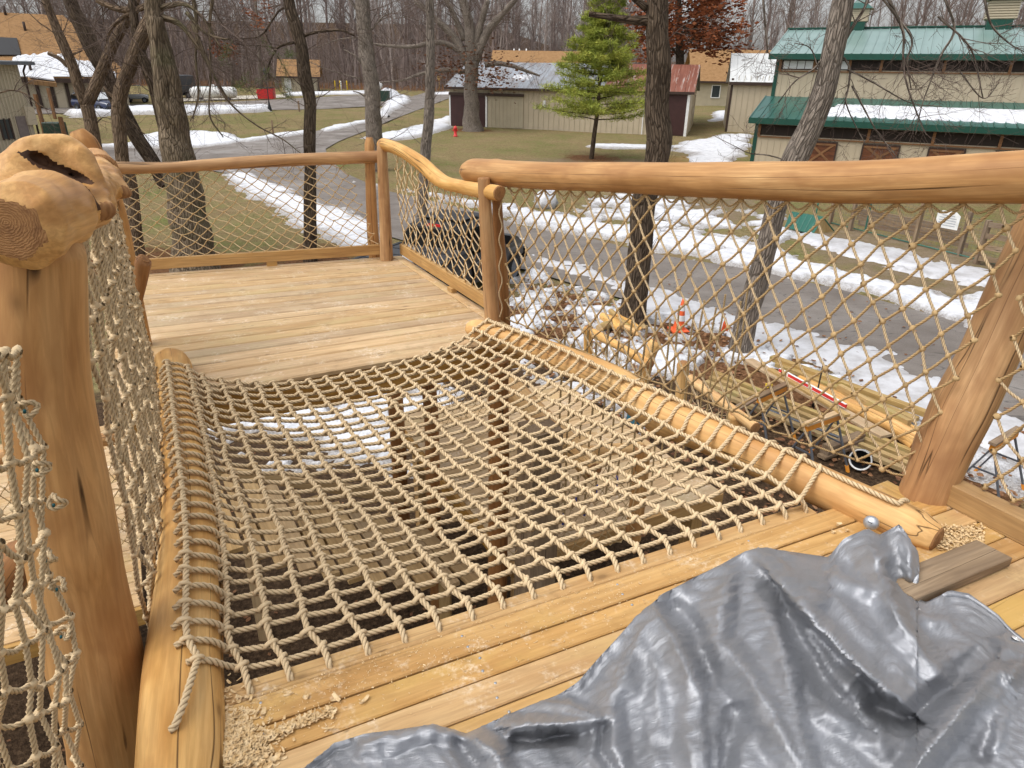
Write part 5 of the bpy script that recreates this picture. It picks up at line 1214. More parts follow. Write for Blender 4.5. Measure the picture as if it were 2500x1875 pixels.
# hanging climbing ropes
hr = thing('rope_curtain', 'row of dark ropes hanging down from the right log to the lower deck', 'ropes', PZ(1560, 1200, 1.6))
for k in range(17):
    t = k / 16.0; x, y = lerp(1352, 1770, t) + random.uniform(-5, 5), lerp(1265, 1085, t) + (22 if k % 2 else -16); b = PZ(x, y, 1.62); mb = MB()
    pts = [Vector((b.x + 0.008 * math.sin(j + k), b.y + 0.008 * math.cos(j * 1.3 + k), 1.62 + 1.62 * j / 7)) for j in range(8)]
    mb.rope(pts, 0.0095, n=7, step=0.012); o = mb.build('rope', M['rope_dark'], hr)
    if k < 7:
        t2 = MB(); t2.tube([b + Vector((0, 0, -0.02)), b + Vector((0, 0, 0.09))], 0.0115, 8); t2.build('tape_end', M['blue_tape'], o)
# lower netting
lrn = thing('lower_net', 'diamond netting around the lower deck beneath the cargo net', 'net', PZ(1440, 1350, 1.5))
A_, B_ = PZ(1235, 1420, 1.5), PZ(1540, 1330, 1.5)
diamond_net(lrn, edge_fn([A_ + Vector((0, 0, 0.82)), B_ + Vector((0, 0, 0.82))]), edge_fn([A_ + Vector((0, 0, 0.06)), B_ + Vector((0, 0, 0.06))]), 0.1, 6, 0.0035, 'rope_dark', 61, 4, 0.03)
A_, B_ = PZ(1060, 1070, 1.5), PZ(1215, 1010, 1.5)
diamond_net(lrn, edge_fn([A_ + Vector((0, 0, 0.8)), B_ + Vector((0, 0, 0.8))]), edge_fn([A_ + Vector((0, 0, 0.06)), B_ + Vector((0, 0, 0.06))]), 0.1, 6, 0.0035, 'rope_dark', 62, 4, 0.03)
A_, B_ = PZ(60, 1400, 1.6), PZ(400, 1330, 1.6)
diamond_net(lrn, edge_fn([A_ + Vector((0, 0, 0.8)), B_ + Vector((0, 0, 0.8))]), edge_fn([A_ + Vector((0, 0, 0.06)), B_ + Vector((0, 0, 0.06))]), 0.11, 6, 0.004, 'rope_dark', 63, 4, 0.03)
# side deck on the left, seen between post and net
sdk = thing('side_deck', 'pale side deck low on the left behind the thick post', 'deck', PZ(150, 1150, 1.6))
o1 = PZ(330, 1480, 1.6); o1u, o1w = to_uw(o1)
for i in range(22):
    w0 = o1w + i * 0.143; mb = MB(); plank(mb, UW(o1u - 1.9, w0, 1.6), UW(o1u + 0.05, w0, 1.6), UW(o1u - 1.9, w0 + 0.138, 1.6), UW(o1u + 0.05, w0 + 0.138, 1.6), 0.036, 0.003, 131 + i * 0.77); mb.build('plank', M['deck_far'], sdk, smooth=False)
mb = MB(); mb.box(UW(o1u - 0.92, o1w - 0.02, 1.52), UX * 0.98, WX * 0.019, (0, 0, 0.07), 0.002); mb.build('rim_board', M['lumber_brown'], sdk, smooth=False)
flog('rail_log', 'slim rail log crossing behind the thick near post', (-20, 1120), (330, 1060), 34, 2.35, 'log', 314)
flog('rail_log', 'short reddish log leaning low at the left image edge', (-30, 1480), (70, 1340), 90, 2.3, 'log_dark', 315)
# blue box
bp_ = PZ(1561, 1035, 1.5); mb = MB(); mb.box(bp_ + Vector((0, 0, 0.13)), (0.11, 0.04, 0), (-0.03, 0.08, 0), (0, 0, 0.13), 0.006); M['blue_box'] = plain('teal_cardboard', (0.02, 0.13, 0.2), 0.6)
bb = thing('small_box', 'small dark teal box standing on the lower deck', 'box', bp_); mb.build('carton', M['blue_box'], bb, smooth=False)
mb = MB(); mb.box(bp_ + Vector((-0.012, -0.087, 0.17)), (0.012, 0.004, 0.0), (0, 0, 0.012), (0, -0.001, 0)); mb.build('printed_mark', M['grommet'], bb, smooth=False)

# ---- lower ramp railing right of the log
rr2 = thing('ramp_railing', 'low log ramp railing with sagging net beside the yard', 'railing', PZ(1600, 950, 0.6))
for k, (xt, yt, xb, yb, w, z) in enumerate([(1436, 796, 1438, 880, 23, 1.55), (1602, 832, 1562, 925, 32, 1.65), (1668, 884, 1664, 985, 30, 1.7), (1797, 1008, 1795, 1062, 42, 1.55)]):
    t_ = PZ(xt, yt, z); P = [PY(xb, yb, t_.y - 0.05) + Vector((0, 0, -0.35)), PY((xt + xb) / 2, (yt + yb) / 2, t_.y), t_]; rr_2 = w * 0.5 * depth_of(t_) / FPX
    make_log('post', P, [rr_2, rr_2, rr_2], 'log_pale', rr2, 321 + k, 0.06, 16, 0.05, (0, 0.03))
for k, (a, b, w, z) in enumerate([((1448, 812), (1588, 890), 21, 1.5), ((1684, 926), (1845, 1044), 26, 1.55)]):
    P, r = px_log([(*a, w), ((a[0] + b[0]) / 2, (a[1] + b[1]) / 2 - 2, w), (*b, w * 1.1)], z=z); make_log('top_rail', P, r, 'log_pale', rr2, 331 + k, 0.07, 16, 0.05)
A_, B_ = PZ(1452, 818, 1.47), PZ(1585, 892, 1.47)
diamond_net(rr2, edge_fn([A_, B_]), edge_fn([A_ - Vector((0, 0, 0.75)), B_ - Vector((0, 0, 0.75))]), 0.12, 5, 0.004, 'rope', 64, 4, 0.04, wob=0.02)
A_, B_ = PZ(1690, 935, 1.5), PZ(1840, 1046, 1.5)
diamond_net(rr2, edge_fn([A_, B_]), edge_fn([A_ - Vector((0, 0, 0.7)), B_ - Vector((0, 0, 0.7))]), 0.12, 5, 0.004, 'rope', 65, 4, 0.04, wob=0.02)

# ---- the work yard
M['orange'] = plain('orange_plastic', (0.75, 0.12, 0.03), 0.5, 0.4, 0, 0.12, 12)
M['cone_white'] = plain('reflective_white', (0.7, 0.7, 0.68), 0.4)
M['flag'] = plain('fluorescent_orange', (0.95, 0.14, 0.03), 0.7)
M['yellow'] = plain('yellow_paint', (0.78, 0.55, 0.03), 0.5)
M['red'] = plain('red_paint', (0.62, 0.035, 0.035), 0.45, 0.4)
M['white'] = plain('white_paint', (0.75, 0.75, 0.73), 0.5)
M['saw_orange'] = plain('orange_steel', (0.72, 0.27, 0.03), 0.45, 0.4)
M['saw_steel'] = plain('dark_grey_steel', (0.13, 0.14, 0.16), 0.45, 0.5, 0.5)
c0 = PG(1655, 812, 0.05); cn = thing('traffic_cone', 'orange traffic cone with a white band beside the road', 'cone', c0)
Mt = Matrix.Translation(c0) @ Matrix.Rotation(R(3), 4, 'Y')
mb = MB(); mb.box(c0 + Vector((0, 0, 0.018)), (0.18, 0.03, 0), (-0.03, 0.18, 0), (0, 0, 0.018), 0.008); mb.build('base', M['orange'], cn, smooth=False)
mb = MB(); mb.lathe([(0.14, 0.03), (0.125, 0.06), (0.1, 0.24)], 24, Mt); mb.build('lower_body', M['orange'], cn)
mb = MB(); mb.lathe([(0.101, 0.24), (0.083, 0.36)], 24, Mt); mb.build('white_band', M['cone_white'], cn)
mb = MB(); mb.lathe([(0.083, 0.36), (0.068, 0.46)], 24, Mt); mb.build('middle_body', M['orange'], cn)
mb = MB(); mb.lathe([(0.069, 0.46), (0.052, 0.57)], 24, Mt); mb.build('white_band', M['cone_white'], cn)
mb = MB(); mb.lathe([(0.052, 0.57), (0.03, 0.71), (0.022, 0.712), (0.02, 0.66)], 24, Mt); mb.build('tip', M['orange'], cn)
f0 = PG(1762, 838, 0.02); fl = thing('marker_flag', 'small fluorescent orange marker flag stuck in the snow', 'flag', f0)
mb = MB(); mb.tube([f0, f0 + Vector((0.01, 0, 0.55))], 0.003, 5); mb.build('wire', M['saw_steel'], fl)
mb = MB(); v = [(0.01, 0, .56), (0.03, 0.01, .50), (0.10, -0.03, .30), (0.05, 0.02, .24), (-0.06, -0.02, .22), (-0.03, 0.01, .42)]; mb.poly_prism([f0 + Vector(p) for p in v], (0.0, 0.003, 0.001)); mb.build('cloth', M['flag'], fl, smooth=False)
# split logs heaped at the trunk foot
for k, (xa, ya, xb, yb, w) in enumerate([(1470, 770, 1515, 812, 26), (1490, 762, 1540, 820, 18), (1505, 778, 1565, 815, 14), (1460, 800, 1500, 800, 22), (1520, 800, 1560, 826, 16), (1530, 770, 1575, 812, 14)]):
    a, b = PG(xa, ya + 15, 0.12 + 0.05 * (k % 3)), PG(xb, yb, 0.08); r_ = w * 0.5 * depth_of(a) / FPX
    t = thing('cut_branch', ['short thick cut branch on top of the heap by the dark trunk', 'pale peeled branch across the heap by the dark trunk', 'thin branch on the right side of the heap by the dark trunk', 'broken branch piece lying left of the heap by the dark trunk', 'small branch at the front of the heap by the dark trunk', 'slim branch leaning on the dark trunk foot'][k], 'branch', a.lerp(b, 0.5), 'cut branches heaped at the trunk foot')
    make_log('branch_body', [a, a.lerp(b, 0.5) + Vector((0, 0, 0.02)), b], [r_ * 0.8, r_, r_ * 0.9], 'lumber' if k % 2 else 'log_pale', t, 341 + k, 0.1, 12, 0.06, endmat='deck_far')
# lumber
def beam(name, label, xa, ya, xb, yb, z, wd, ht, mat, grp=None, org=None):
    a, b = PZ(xa, ya, z), PZ(xb, yb, z); c = (a + b) / 2; hx = (b - a) / 2; nrm = Vector((-hx.y, hx.x, 0)).normalized()
    mb = MB(); mb.box(c - Vector((0, 0, ht / 2)), hx, nrm * wd / 2, (0, 0, ht / 2), 0.004, (random.random() * 20, 0, 0)); o = mb.build(name, M[mat], smooth=False, org=c); tag(o, label, 'lumber', grp); return o
gA = 'long boards in the lumber stacks'
beam('lumber_board', 'long greenish beam farthest back in the lumber stack by the road', 1885, 868, 2275, 1008, 0.30, 0.14, 0.09, 'lumber', gA)
beam('lumber_board', 'greenish board lying in front of the farthest beam', 1898, 885, 2240, 1020, 0.24, 0.14, 0.07, 'lumber', gA)
beam('lumber_board', 'short thick greenish beam lying across the middle of the stack', 2050, 938, 2222, 1026, 0.36, 0.09, 0.12, 'lumber', gA)
for k in range(4):
    beam('lumber_board', ['long yellow board at the back of the front lumber stack', 'long yellow board second in the front lumber stack', 'long yellow board third in the front lumber stack', 'long yellow board nearest us in the front lumber stack'][k], 1745 - k * 10, 906 + k * 11, 2262 - k * 12, 1112 + k * 12, 0.14 - 0.01 * k, 0.10, 0.07, 'lumber', gA)
for k in range(5):
    P, r = px_log([(2010 + k * 14 - 60, 948 + k * 9 - 22, 22), (2130 + k * 8, 1005 + k * 9, 24), (2255 - k * 6, 1062 + k * 7, 22)], z=0.16 + 0.05 * (k % 2)); t = thing('peeled_pole', ['peeled pole at the back of the pole heap', 'second peeled pole from the back of the heap', 'middle peeled pole in the heap', 'peeled pole near the front of the heap', 'front peeled pole next to the yellow boards'][k], 'pole', P[1], 'peeled poles between the lumber stacks'); make_log('pole_body', P, r, 'log_pale', t, 351 + k, 0.06, 14, 0.08, endmat='log_dark')
beam('work_board', 'wide pale board laid over the sawhorses', 1826, 876, 2165, 1062, 0.86, 0.20, 0.04, 'deck_far')
beam('work_board', 'narrower orange edged board laid beside the wide one on the sawhorses', 1880, 898, 2070, 1012, 0.90, 0.09, 0.04, 'lumber')
# spirit level
a, b = PZ(1903, 903, 0.93), PZ(2066, 992, 0.93); lv = thing('spirit_level', 'long red spirit level lying on the work board', 'level', a.lerp(b, 0.5)); hx = (b - a) / 2; nm = Vector((-hx.y, hx.x, 0)).normalized()
mb = MB(); mb.box((a + b) / 2, hx, nm * 0.014, (0, 0, 0.028), 0.003); mb.build('level_body', M['red'], lv, smooth=False)
for s_ in (-1, 1): mb = MB(); mb.box((a + b) / 2 + Vector((0, 0, 0.028 * s_)), hx * 0.995, nm * 0.017, (0, 0, 0.003)); mb.build('edge_rail', M['white'], lv, smooth=False)
for f in (-0.75, 0.0, 0.75): mb = MB(); mb.box((a + b) / 2 + hx * f - nm * 0.001, hx.normalized() * 0.04, nm * 0.0165, (0, 0, 0.018)); mb.build('vial_window', M['white'], lv, smooth=False)
def sawhorse(label, x, y, ang, z=0.78, beam_wood=True):
    top = PZ(x, y, z); t = thing('sawhorse', label, 'sawhorse', Vector((top.x, top.y, 0.05))); ax = Vector((math.cos(ang), math.sin(ang), 0)); nr = Vector((-ax.y, ax.x, 0))
    mb = MB(); mb.box(top, ax * 0.36, nr * 0.03, (0, 0, 0.045), 0.004); mb.build('cross_beam', M['saw_orange'], t, smooth=False)
    mb = MB(); mb.box(top + Vector((0, 0, 0.066)), ax * 0.40, nr * 0.045, (0, 0, 0.019), 0.003); mb.build('top_board', M['grey_wood' if beam_wood else 'deck_far'], t, smooth=False)
    for e in (-1, 1):
        for s_ in (-1, 1):
            p0 = top + ax * 0.30 * e; p1 = top + ax * 0.36 * e + nr * 0.27 * s_; p1.z = 0.12
            mb = MB(); mb.box((p0 + p1) / 2, (p1 - p0) / 2, ax * 0.016, nr * 0.012, 0.002); lg = mb.build('leg', M['saw_steel'], t, smooth=False)
            p2 = p1 + (p1 - p0).normalized() * 0.10; mb = MB(); mb.box((p1 + p2) / 2, (p2 - p1) / 2, ax * 0.022, nr * 0.018, 0.002); mb.build('foot', M['saw_orange'], lg, smooth=False)
        mb = MB(); q0 = top + ax * 0.33 * e + nr * 0.15 + Vector((0, 0, -0.36)); q1 = top + ax * 0.33 * e - nr * 0.15 + Vector((0, 0, -0.36)); mb.box((q0 + q1) / 2, (q1 - q0) / 2, ax * 0.006, (0, 0, 0.012)); mb.build('brace', M['saw_steel'], t, smooth=False)
sawhorse('sawhorse on the left under the work boards with the tape measure', 1885, 962, R(40), 0.78)
sawhorse('sawhorse in the middle under the near end of the work boards', 2010, 1030, R(32), 0.78, False)
sawhorse('sawhorse half hidden behind the leaning right post', 2452, 1075, R(35), 0.78)
tp = PZ(1877, 941, 0.90); tm = thing('tape_measure', 'small yellow and black tape measure on the left sawhorse', 'tape measure', tp)
mb = MB(); mb.box(tp, (0.035, 0.01, 0), (-0.01, 0.03, 0), (0, 0, 0.032), 0.01); mb.build('case', M['yellow'], tm, smooth=False)
mb = MB(); mb.box(tp + Vector((0.002, -0.034, 0)), (0.018, 0.004, 0), (0, 0.003, 0), (0, 0, 0.018), 0.002); mb.build('face', M['black'], tm, smooth=False)
ct = PZ(2001, 930, 1.0); cl = thing('bar_clamp', 'black bar clamp standing upright on the work boards', 'clamp', ct)
mb = MB(); mb.box(ct + Vector((0, 0, -0.1)), (0, 0, 0.36), (0.006, 0, 0), (0, 0.014, 0), 0.002); mb.build('bar', M['black'], cl, smooth=False)
mb = MB(); mb.box(ct + Vector((-0.03, -0.06, -0.18)), (0.02, 0.08, 0), (0.012, 0, 0), (0, 0, 0.02), 0.004); mb.build('jaw', M['black'], cl, smooth=False)
mb = MB(); mb.tube([ct + Vector((-0.01, 0, -0.2)), ct + Vector((-0.03, -0.03, -0.42))], 0.018, 10); mb.build('handle', M['black'], cl)
for k in range(3): beam('offcut_block', ['lowest wood offcut in the little stack before the bucket', 'middle wood offcut in the little stack before the bucket', 'topmost wood offcut in the little stack before the bucket'][k], 2006 + 6 * k, 1112 - 12 * k, 2096 + 4 * k, 1078 - 11 * k, 0.10 + 0.055 * k, 0.14, 0.05, 'grey_wood', 'stacked offcuts')
# bucket on its side
bq = PG(2093, 1152, 0.2); bk = thing('bucket', 'white plastic bucket lying on its side in the leaves', 'bucket', bq); Mq = Matrix.Translation(bq) @ Matrix.Rotation(R(-35), 4, 'Z') @ Matrix.Rotation(R(72), 4, 'X')
mb = MB(); mb.lathe([(0.0, -0.30), (0.115, -0.30), (0.12, -0.28), (0.138, 0.0), (0.15, 0.0), (0.15, 0.03), (0.138, 0.03), (0.132, 0.02), (0.128, 0.0)], 24, Mq); mb.build('pail', M['white'], bk); mb = MB(); mb.lathe([(0.128, 0.0), (0.108, -0.27), (0.0, -0.275)], 24, Mq); mb.build('dark_inside', M['black'], bk)
mb = MB(); mb.tube([Mq @ Vector((0.15 * math.cos(a), 0.05 + 0.12 * math.sin(a), 0.02 + 0.10 * math.sin(a))) for a in np.linspace(0, math.pi, 12)], 0.003, 5); mb.build('handle', M['saw_steel'], bk)
beam('sawn_board', 'grey board leaning low beside the left sawhorse', 1790, 1000, 1850, 965, 0.32, 0.12, 0.04, 'grey_wood')
beam('sawn_board', 'dark bar lying on the leaves under the sawhorses', 1880, 1000, 2090, 1082, 0.12, 0.05, 0.04, 'saw_steel')
# fallen leaves
m = Mat('dead_leaf', 0.8, 0.2); m.color(m.ramp(m.noise(m.coord('pos'), 9, 2), [(0.3, (0.09, 0.035, 0.018)), (0.5, (0.2, 0.095, 0.045)), (0.7, (0.33, 0.18, 0.09))])); M['dead_leaf'] = m.m
mb = MB(); LP = np.array([(-.5, 0, 0), (-.2, .28, .06), (.15, .3, .0), (.5, 0, .08), (.15, -.3, .02), (-.2, -.26, .08)])
def leaf(p, s):
    a = random.uniform(0, 6.28); b = random.uniform(-0.5, 0.5); c, s_ = math.cos(a), math.sin(a); v = LP * s; x = v[:, 0] * c - v[:, 1] * s_; y = v[:, 0] * s_ + v[:, 1] * c
    mb.add(np.stack([x + p[0], y + p[1], v[:, 2] * 1.2 + b * v[:, 1] + p[2]], 1), [[0, 1, 2, 3], [0, 3, 4, 5]])
nlv = 0
while nlv < 3200:
    x, y = random.uniform(-1, 9), random.uniform(6, 18); pt_in = sdist(near_leaf, np.array([x]), np.array([y]))[0]
    if pt_in > -0.3 or random.random() < 0.06: leaf((x, y, ground_z(x, y) + random.uniform(0.02, 0.10)), random.uniform(0.05, 0.12)); nlv += 1
for _ in range(900): x, y = random.uniform(-6, 6), random.uniform(2, 9); leaf((x, y, ground_z(x, y) + 0.03), random.uniform(0.03, 0.08))
tag(mb.build('leaf_litter', M['dead_leaf'], smooth=False), 'brown fallen leaves strewn around the work yard', 'leaves', kind='stuff')

# ---- paddock in front of the barn
M['green_metal'] = plain('green_metal_paint', (0.03, 0.15, 0.11), 0.4, 0.5, 0.0, 0.15, 1.5)
sh = thing('animal_shelter', 'small shelter with a green metal roof by the fence', 'shelter', PG(1990, 565))
d_ = PG(1985, 572).y; rg0, rg1 = PY(1931, 517, d_ + 0.45), PY(2011, 530, d_ + 0.3); e0, e1 = PY(1916, 556, d_ + 0.2), PY(1986, 572, d_)
bk0, bk1 = rg0 + (rg0 - e0) * Vector((1, 1, 0)) + Vector((0, 0, e0.z - rg0.z)), rg1 + Vector((rg1.x - e1.x, rg1.y - e1.y, e1.z - rg1.z))
bk0 = Vector((2 * rg0.x - e0.x, 2 * rg0.y - e0.y, e0.z)); bk1 = Vector((2 * rg1.x - e1.x + 0.25, 2 * rg1.y - e1.y, e1.z))
for k in range(6):
    a0, a1 = rg0.lerp(rg1, k / 6), rg0.lerp(rg1, (k + 1) / 6); c0_, c1_ = e0.lerp(e1, k / 6), e0.lerp(e1, (k + 1) / 6)
    mb = MB(); mb.poly_prism([a0, a1, c1_, c0_], Vector((0, 0, 0.015))); mb.tube([a0 + Vector((0, 0, 0.02)), c0_ + Vector((0, 0, 0.02))], 0.014, 5); mb.build('roof_panel', M['green_metal'], sh, smooth=False)
mb = MB(); mb.poly_prism([rg0, rg1, bk1, bk0], Vector((0, 0, 0.015))); mb.build('roof_panel', M['green_metal'], sh, smooth=False)
mb = MB(); mb.poly_prism([rg1 + Vector((-0.03, 0, -0.02)), e1 + Vector((-0.03, 0, -0.02)), bk1 + Vector((-0.03, 0, -0.02))], (e1 - e0).normalized() * -0.03); mb.build('gable', M['lumber'], sh, smooth=False)
for p in (e0, e1, bk0, bk1):
    mb = MB(); q = p.lerp((rg0 + rg1) / 2, 0.12); gzz = ground_z(q.x, q.y); mb.box(Vector((q.x, q.y, (q.z + gzz) / 2 - 0.03)), (0, 0, max(0.03, (q.z - gzz) / 2)), (0.04, 0, 0), (0, 0.04, 0)); mb.build('corner_post', M['lumber'], sh, smooth=False)
fp = [PG(2026, 546), PG(2075, 562), PG(2230, 598), PG(2340, 625), PG(2460, 655), PG(2600, 690)]
fe = thing('wire_fence', 'paddock wire mesh fence with grey wooden posts', 'fence', fp[2])
for k, p in enumerate(fp):
    mb = MB(); hgt_ = 1.35; mb.box(p + Vector((0, 0, hgt_ / 2)), (0, 0, hgt_ / 2), (0.06, 0.01, 0), (-0.01, 0.06, 0), 0.008, (k, 0, 0)); mb.build('post', M['grey_wood'], fe, smooth=False)
mb = MB()
for k in range(len(fp) - 1):
    a, b = fp[k], fp[k + 1]; L = (b - a).length; n_ = int(L / 0.12)
    for i in range(n_ + 1): p = a.lerp(b, i / n_); mb.tube([p + Vector((0, -0.07, 0.03)), p + Vector((0, -0.07, 1.25))], 0.003, 3, False)
    for hz_ in np.linspace(0.04, 1.24, 11): mb.tube([a + Vector((0, -0.07, hz_)), b + Vector((0, -0.07, hz_))], 0.003, 3, False)
o = mb.build('wire_mesh', M['saw_steel'], fe); o['kind'] = 'stuff'
mb = MB(); mb.tube([fp[0] + Vector((0, -0.1, 0.05)), fp[-1] + Vector((0, -0.1, 0.05))], 0.02, 6); mb.build('bottom_rail', M['green_metal'], fe)
for x, y in ((1985, 545), (2108, 565)):
    p = PG(x, y); mb = MB(); mb.box(p + Vector((0, -0.1, 0.65)), (0, 0, 0.65), (0.02, 0, 0), (0, 0.02, 0)); mb.build('green_stake', M['green_metal'], fe, smooth=False)
sp_ = on_plane(2320, 536, fp[2], fp[3]); sg = thing('white_sign', 'white notice board with lines of small print on the wire fence', 'sign', sp_); fx = (fp[3] - fp[2]); fx.z = 0; fx.normalize(); fn_ = Vector((fx.y, -fx.x, 0))
mb = MB(); w2, h2 = 0.36, 0.26; mb.poly_prism([sp_ + fn_ * 0.12 + fx * a + Vector((0, 0, b)) for a, b in ((-w2, -h2), (w2, -h2), (w2, h2 * 0.6), (w2 * 0.6, h2), (-w2 * 0.6, h2), (-w2, h2 * 0.6))], fn_ * 0.015); mb.build('board', M['white'], sg, smooth=False)
for k in range(5): mb = MB(); mb.box(sp_ + fn_ * 0.138 + Vector((0, 0, 0.13 - 0.075 * k)), fx * (0.27 if k else 0.2), fn_ * 0.001, (0, 0, 0.012)); mb.build('text_line', M['steel'], sg, smooth=False)
wf = thing('rail_fence', 'weathered wooden rail fence corner at the right of the paddock', 'fence', PG(2390, 642)); wA, wB = PG(2383, 645), PG(2600, 680)
for p in (wA, wA.lerp(wB, 0.5) , wB): mb = MB(); mb.box(p + Vector((0, 0, 0.65)), (0, 0, 0.65), (0.07, 0, 0), (0, 0.07, 0), 0.006); mb.build('post', M['grey_wood'], wf, smooth=False)
for k in range(4): c_ = (wA + wB) / 2 + Vector((0, -0.1, 0.2 + 0.33 * k)); mb = MB(); mb.box(c_, (wB - wA) / 2 * 1.04, (0.02, 0.03, 0), (0, 0, 0.07), 0.004, (k * 3, 0, 0)); mb.build('rail', M['grey_wood'], wf, smooth=False)
for k in range(3): a, b = PG(2110 + k * 3, 585 + 3 * k), PG(2400, 650 + 3 * k); a += Vector((0.8, 2.2 + 0.3 * k, 0.12 + 0.22 * k)); b += Vector((0.8, 2.2 + 0.3 * k, 0.12 + 0.22 * k)); mb = MB(); mb.box((a + b) / 2, (b - a) / 2, (0.0, 0.08, 0), (0, 0, 0.1), 0.01, (k, 0, 0)); o = mb.build('timber_sleeper', M['grey_wood'], smooth=False, org=(a + b) / 2); tag(o, ['lowest grey timber sleeper behind the wire fence', 'middle grey timber sleeper behind the wire fence', 'upper grey timber sleeper behind the wire fence'][k], 'sleeper', 'stacked timber sleepers')
# lump of snow on the lawn
p = PG(1333, 506); mb = MB(); mb.lathe([(0.0, -0.05), (0.35, -0.05), (0.42, 0.12), (0.40, 0.35), (0.28, 0.58), (0.12, 0.68), (0.0, 0.7)], 16, Matrix.Translation(p)); v = mb.v[0]; v += 0.05 * rng.normal(size=v.shape); o = mb.build('snow_lump', M['snow'], org=p); tag(o, 'upright lump of snow on the grass behind the right net', 'snow lump')
# ================================================================== BUILDINGS
M['tan'] = plain('tan_metal_siding', (0.50, 0.42, 0.30), 0.5, 0.3, 0, 0.06, 1.2)
M['tan2'] = plain('beige_siding', (0.43, 0.37, 0.26), 0.55, 0.3, 0, 0.08, 1.5)
M['brown_door'] = plain('dark_brown_metal', (0.055, 0.024, 0.022), 0.5, 0.3, 0, 0.15, 2)
M['trim_brown'] = plain('dark_brown_trim', (0.05, 0.03, 0.022), 0.6)
M['barn_wood'] = wood('stained_barn_wood', (0.16, 0.055, 0.022), (0.08, 0.028, 0.012), (0.24, 0.09, 0.035), 0.4, 0.3, 0.55)
M['frame_wood'] = wood('window_frame_wood', (0.25, 0.12, 0.05), (0.15, 0.07, 0.03), (0.33, 0.17, 0.075), 0.3, 0.3, 0.6)
M['dark_inside'] = plain('dark_barn_interior', (0.03, 0.022, 0.018), 0.9)
M['glass'] = plain('window_glass', (0.035, 0.045, 0.05), 0.12, 0.6)
m = Mat('green_roof_metal', 0.32, 0.5); m.color(m.ramp(m.noise(m.coord('pos'), 0.5, 3), [(0.3, (0.022, 0.09, 0.072)), (0.7, (0.035, 0.12, 0.098))])); M['green_roof'] = m.m
m = Mat('sky_lit_green_roof_metal', 0.3, 0.6, 0.1); m.color(m.ramp(m.noise(m.coord('pos'), 0.5, 3), [(0.3, (0.19, 0.29, 0.265)), (0.7, (0.26, 0.36, 0.335))])); M['green_roof_top'] = m.m  # same paint as the lower roof, sky light on the upper slope put into its colour
M['green_trim'] = plain('dark_green_trim', (0.012, 0.065, 0.045), 0.45)
m = Mat('shingle_roof', 0.9, 0.1); br_ = m.n('TexBrick', Scale=3.2); m.l(m.coord('lc'), br_.inputs['Vector']); br_.inputs['Color1'].default_value = (0.33, 0.19, 0.085, 1); br_.inputs['Color2'].default_value = (0.25, 0.14, 0.06, 1); br_.inputs['Mortar'].default_value = (0.17, 0.095, 0.045, 1); br_.inputs['Mortar Size'].default_value = 0.03
m.color(m.mix(m.ramp(m.noise(m.coord('pos'), 3, 4), [(0.3, 0.5), (0.7, 0.0)]), br_.outputs[0], (0.40, 0.24, 0.12))); M['shingle'] = m.m
m = Mat('rusty_tin', 0.55, 0.4, 0.15); s1 = m.noise(m.coord('lc', (2.2, 0.12, 1)), 2.0, 4, 0.7); m.color(m.ramp(s1, [(0.35, (0.42, 0.36, 0.33)), (0.45, (0.26, 0.10, 0.065)), (0.65, (0.17, 0.06, 0.042))])); M['rust'] = m.m
m = Mat('weathered_tin', 0.4, 0.5, 0.35); s1 = m.noise(m.coord('lc', (1.2, 0.25, 1)), 1.6, 5, 0.7); m.color(m.ramp(s1, [(0.3, (0.20, 0.115, 0.08)), (0.42, (0.27, 0.26, 0.26)), (0.6, (0.37, 0.40, 0.44))])); M['tin'] = m.m
M['white_tin'] = plain('white_roof_metal', (0.62, 0.63, 0.62), 0.45, 0.4, 0, 0.12, 1.0)
class Frame:
    def __init__(s, O, t): s.O = Vector(O); s.t = Vector((t[0], t[1], 0)).normalized(); s.n = Vector((-s.t.y, s.t.x, 0)); s.n = s.n if s.n.y > 0 else -s.n
    def __call__(s, x, y, z): return s.O + s.t * x + s.n * y + Vector((0, 0, z))
    def wall(s, px, py, off=0.0):
        a = s(0, off, 0); b = s(1, off, 0); p = on_plane(px, py, a, b); d = p - s.O; return d.dot(s.t), p.z - s.O.z
def bbox(mb, f, x0, x1, y0, y1, z0, z1, bev=0.0):
    mb.box(f((x0 + x1) / 2, (y0 + y1) / 2, (z0 + z1) / 2), f.t * (x1 - x0) / 2, f.n * (y1 - y0) / 2, (0, 0, (z1 - z0) / 2), bev); return mb
def part(name, mat, parent, f, *b, bev=0.0): mb = MB(); bbox(mb, f, *b, bev=bev); return mb.build(name, M[mat], parent, smooth=False)
def ribs(parent, f, x0, x1, y, z0, z1, sp, mat, d=0.02, w=0.02):
    mb = MB()
    for x in np.arange(x0 + sp, x1 - sp * 0.3, sp): bbox(mb, f, x - w, x + w, y - d, y, z0, z1)
    o = mb.build('siding_ribs', M[mat], parent, smooth=False); o['kind'] = 'stuff'
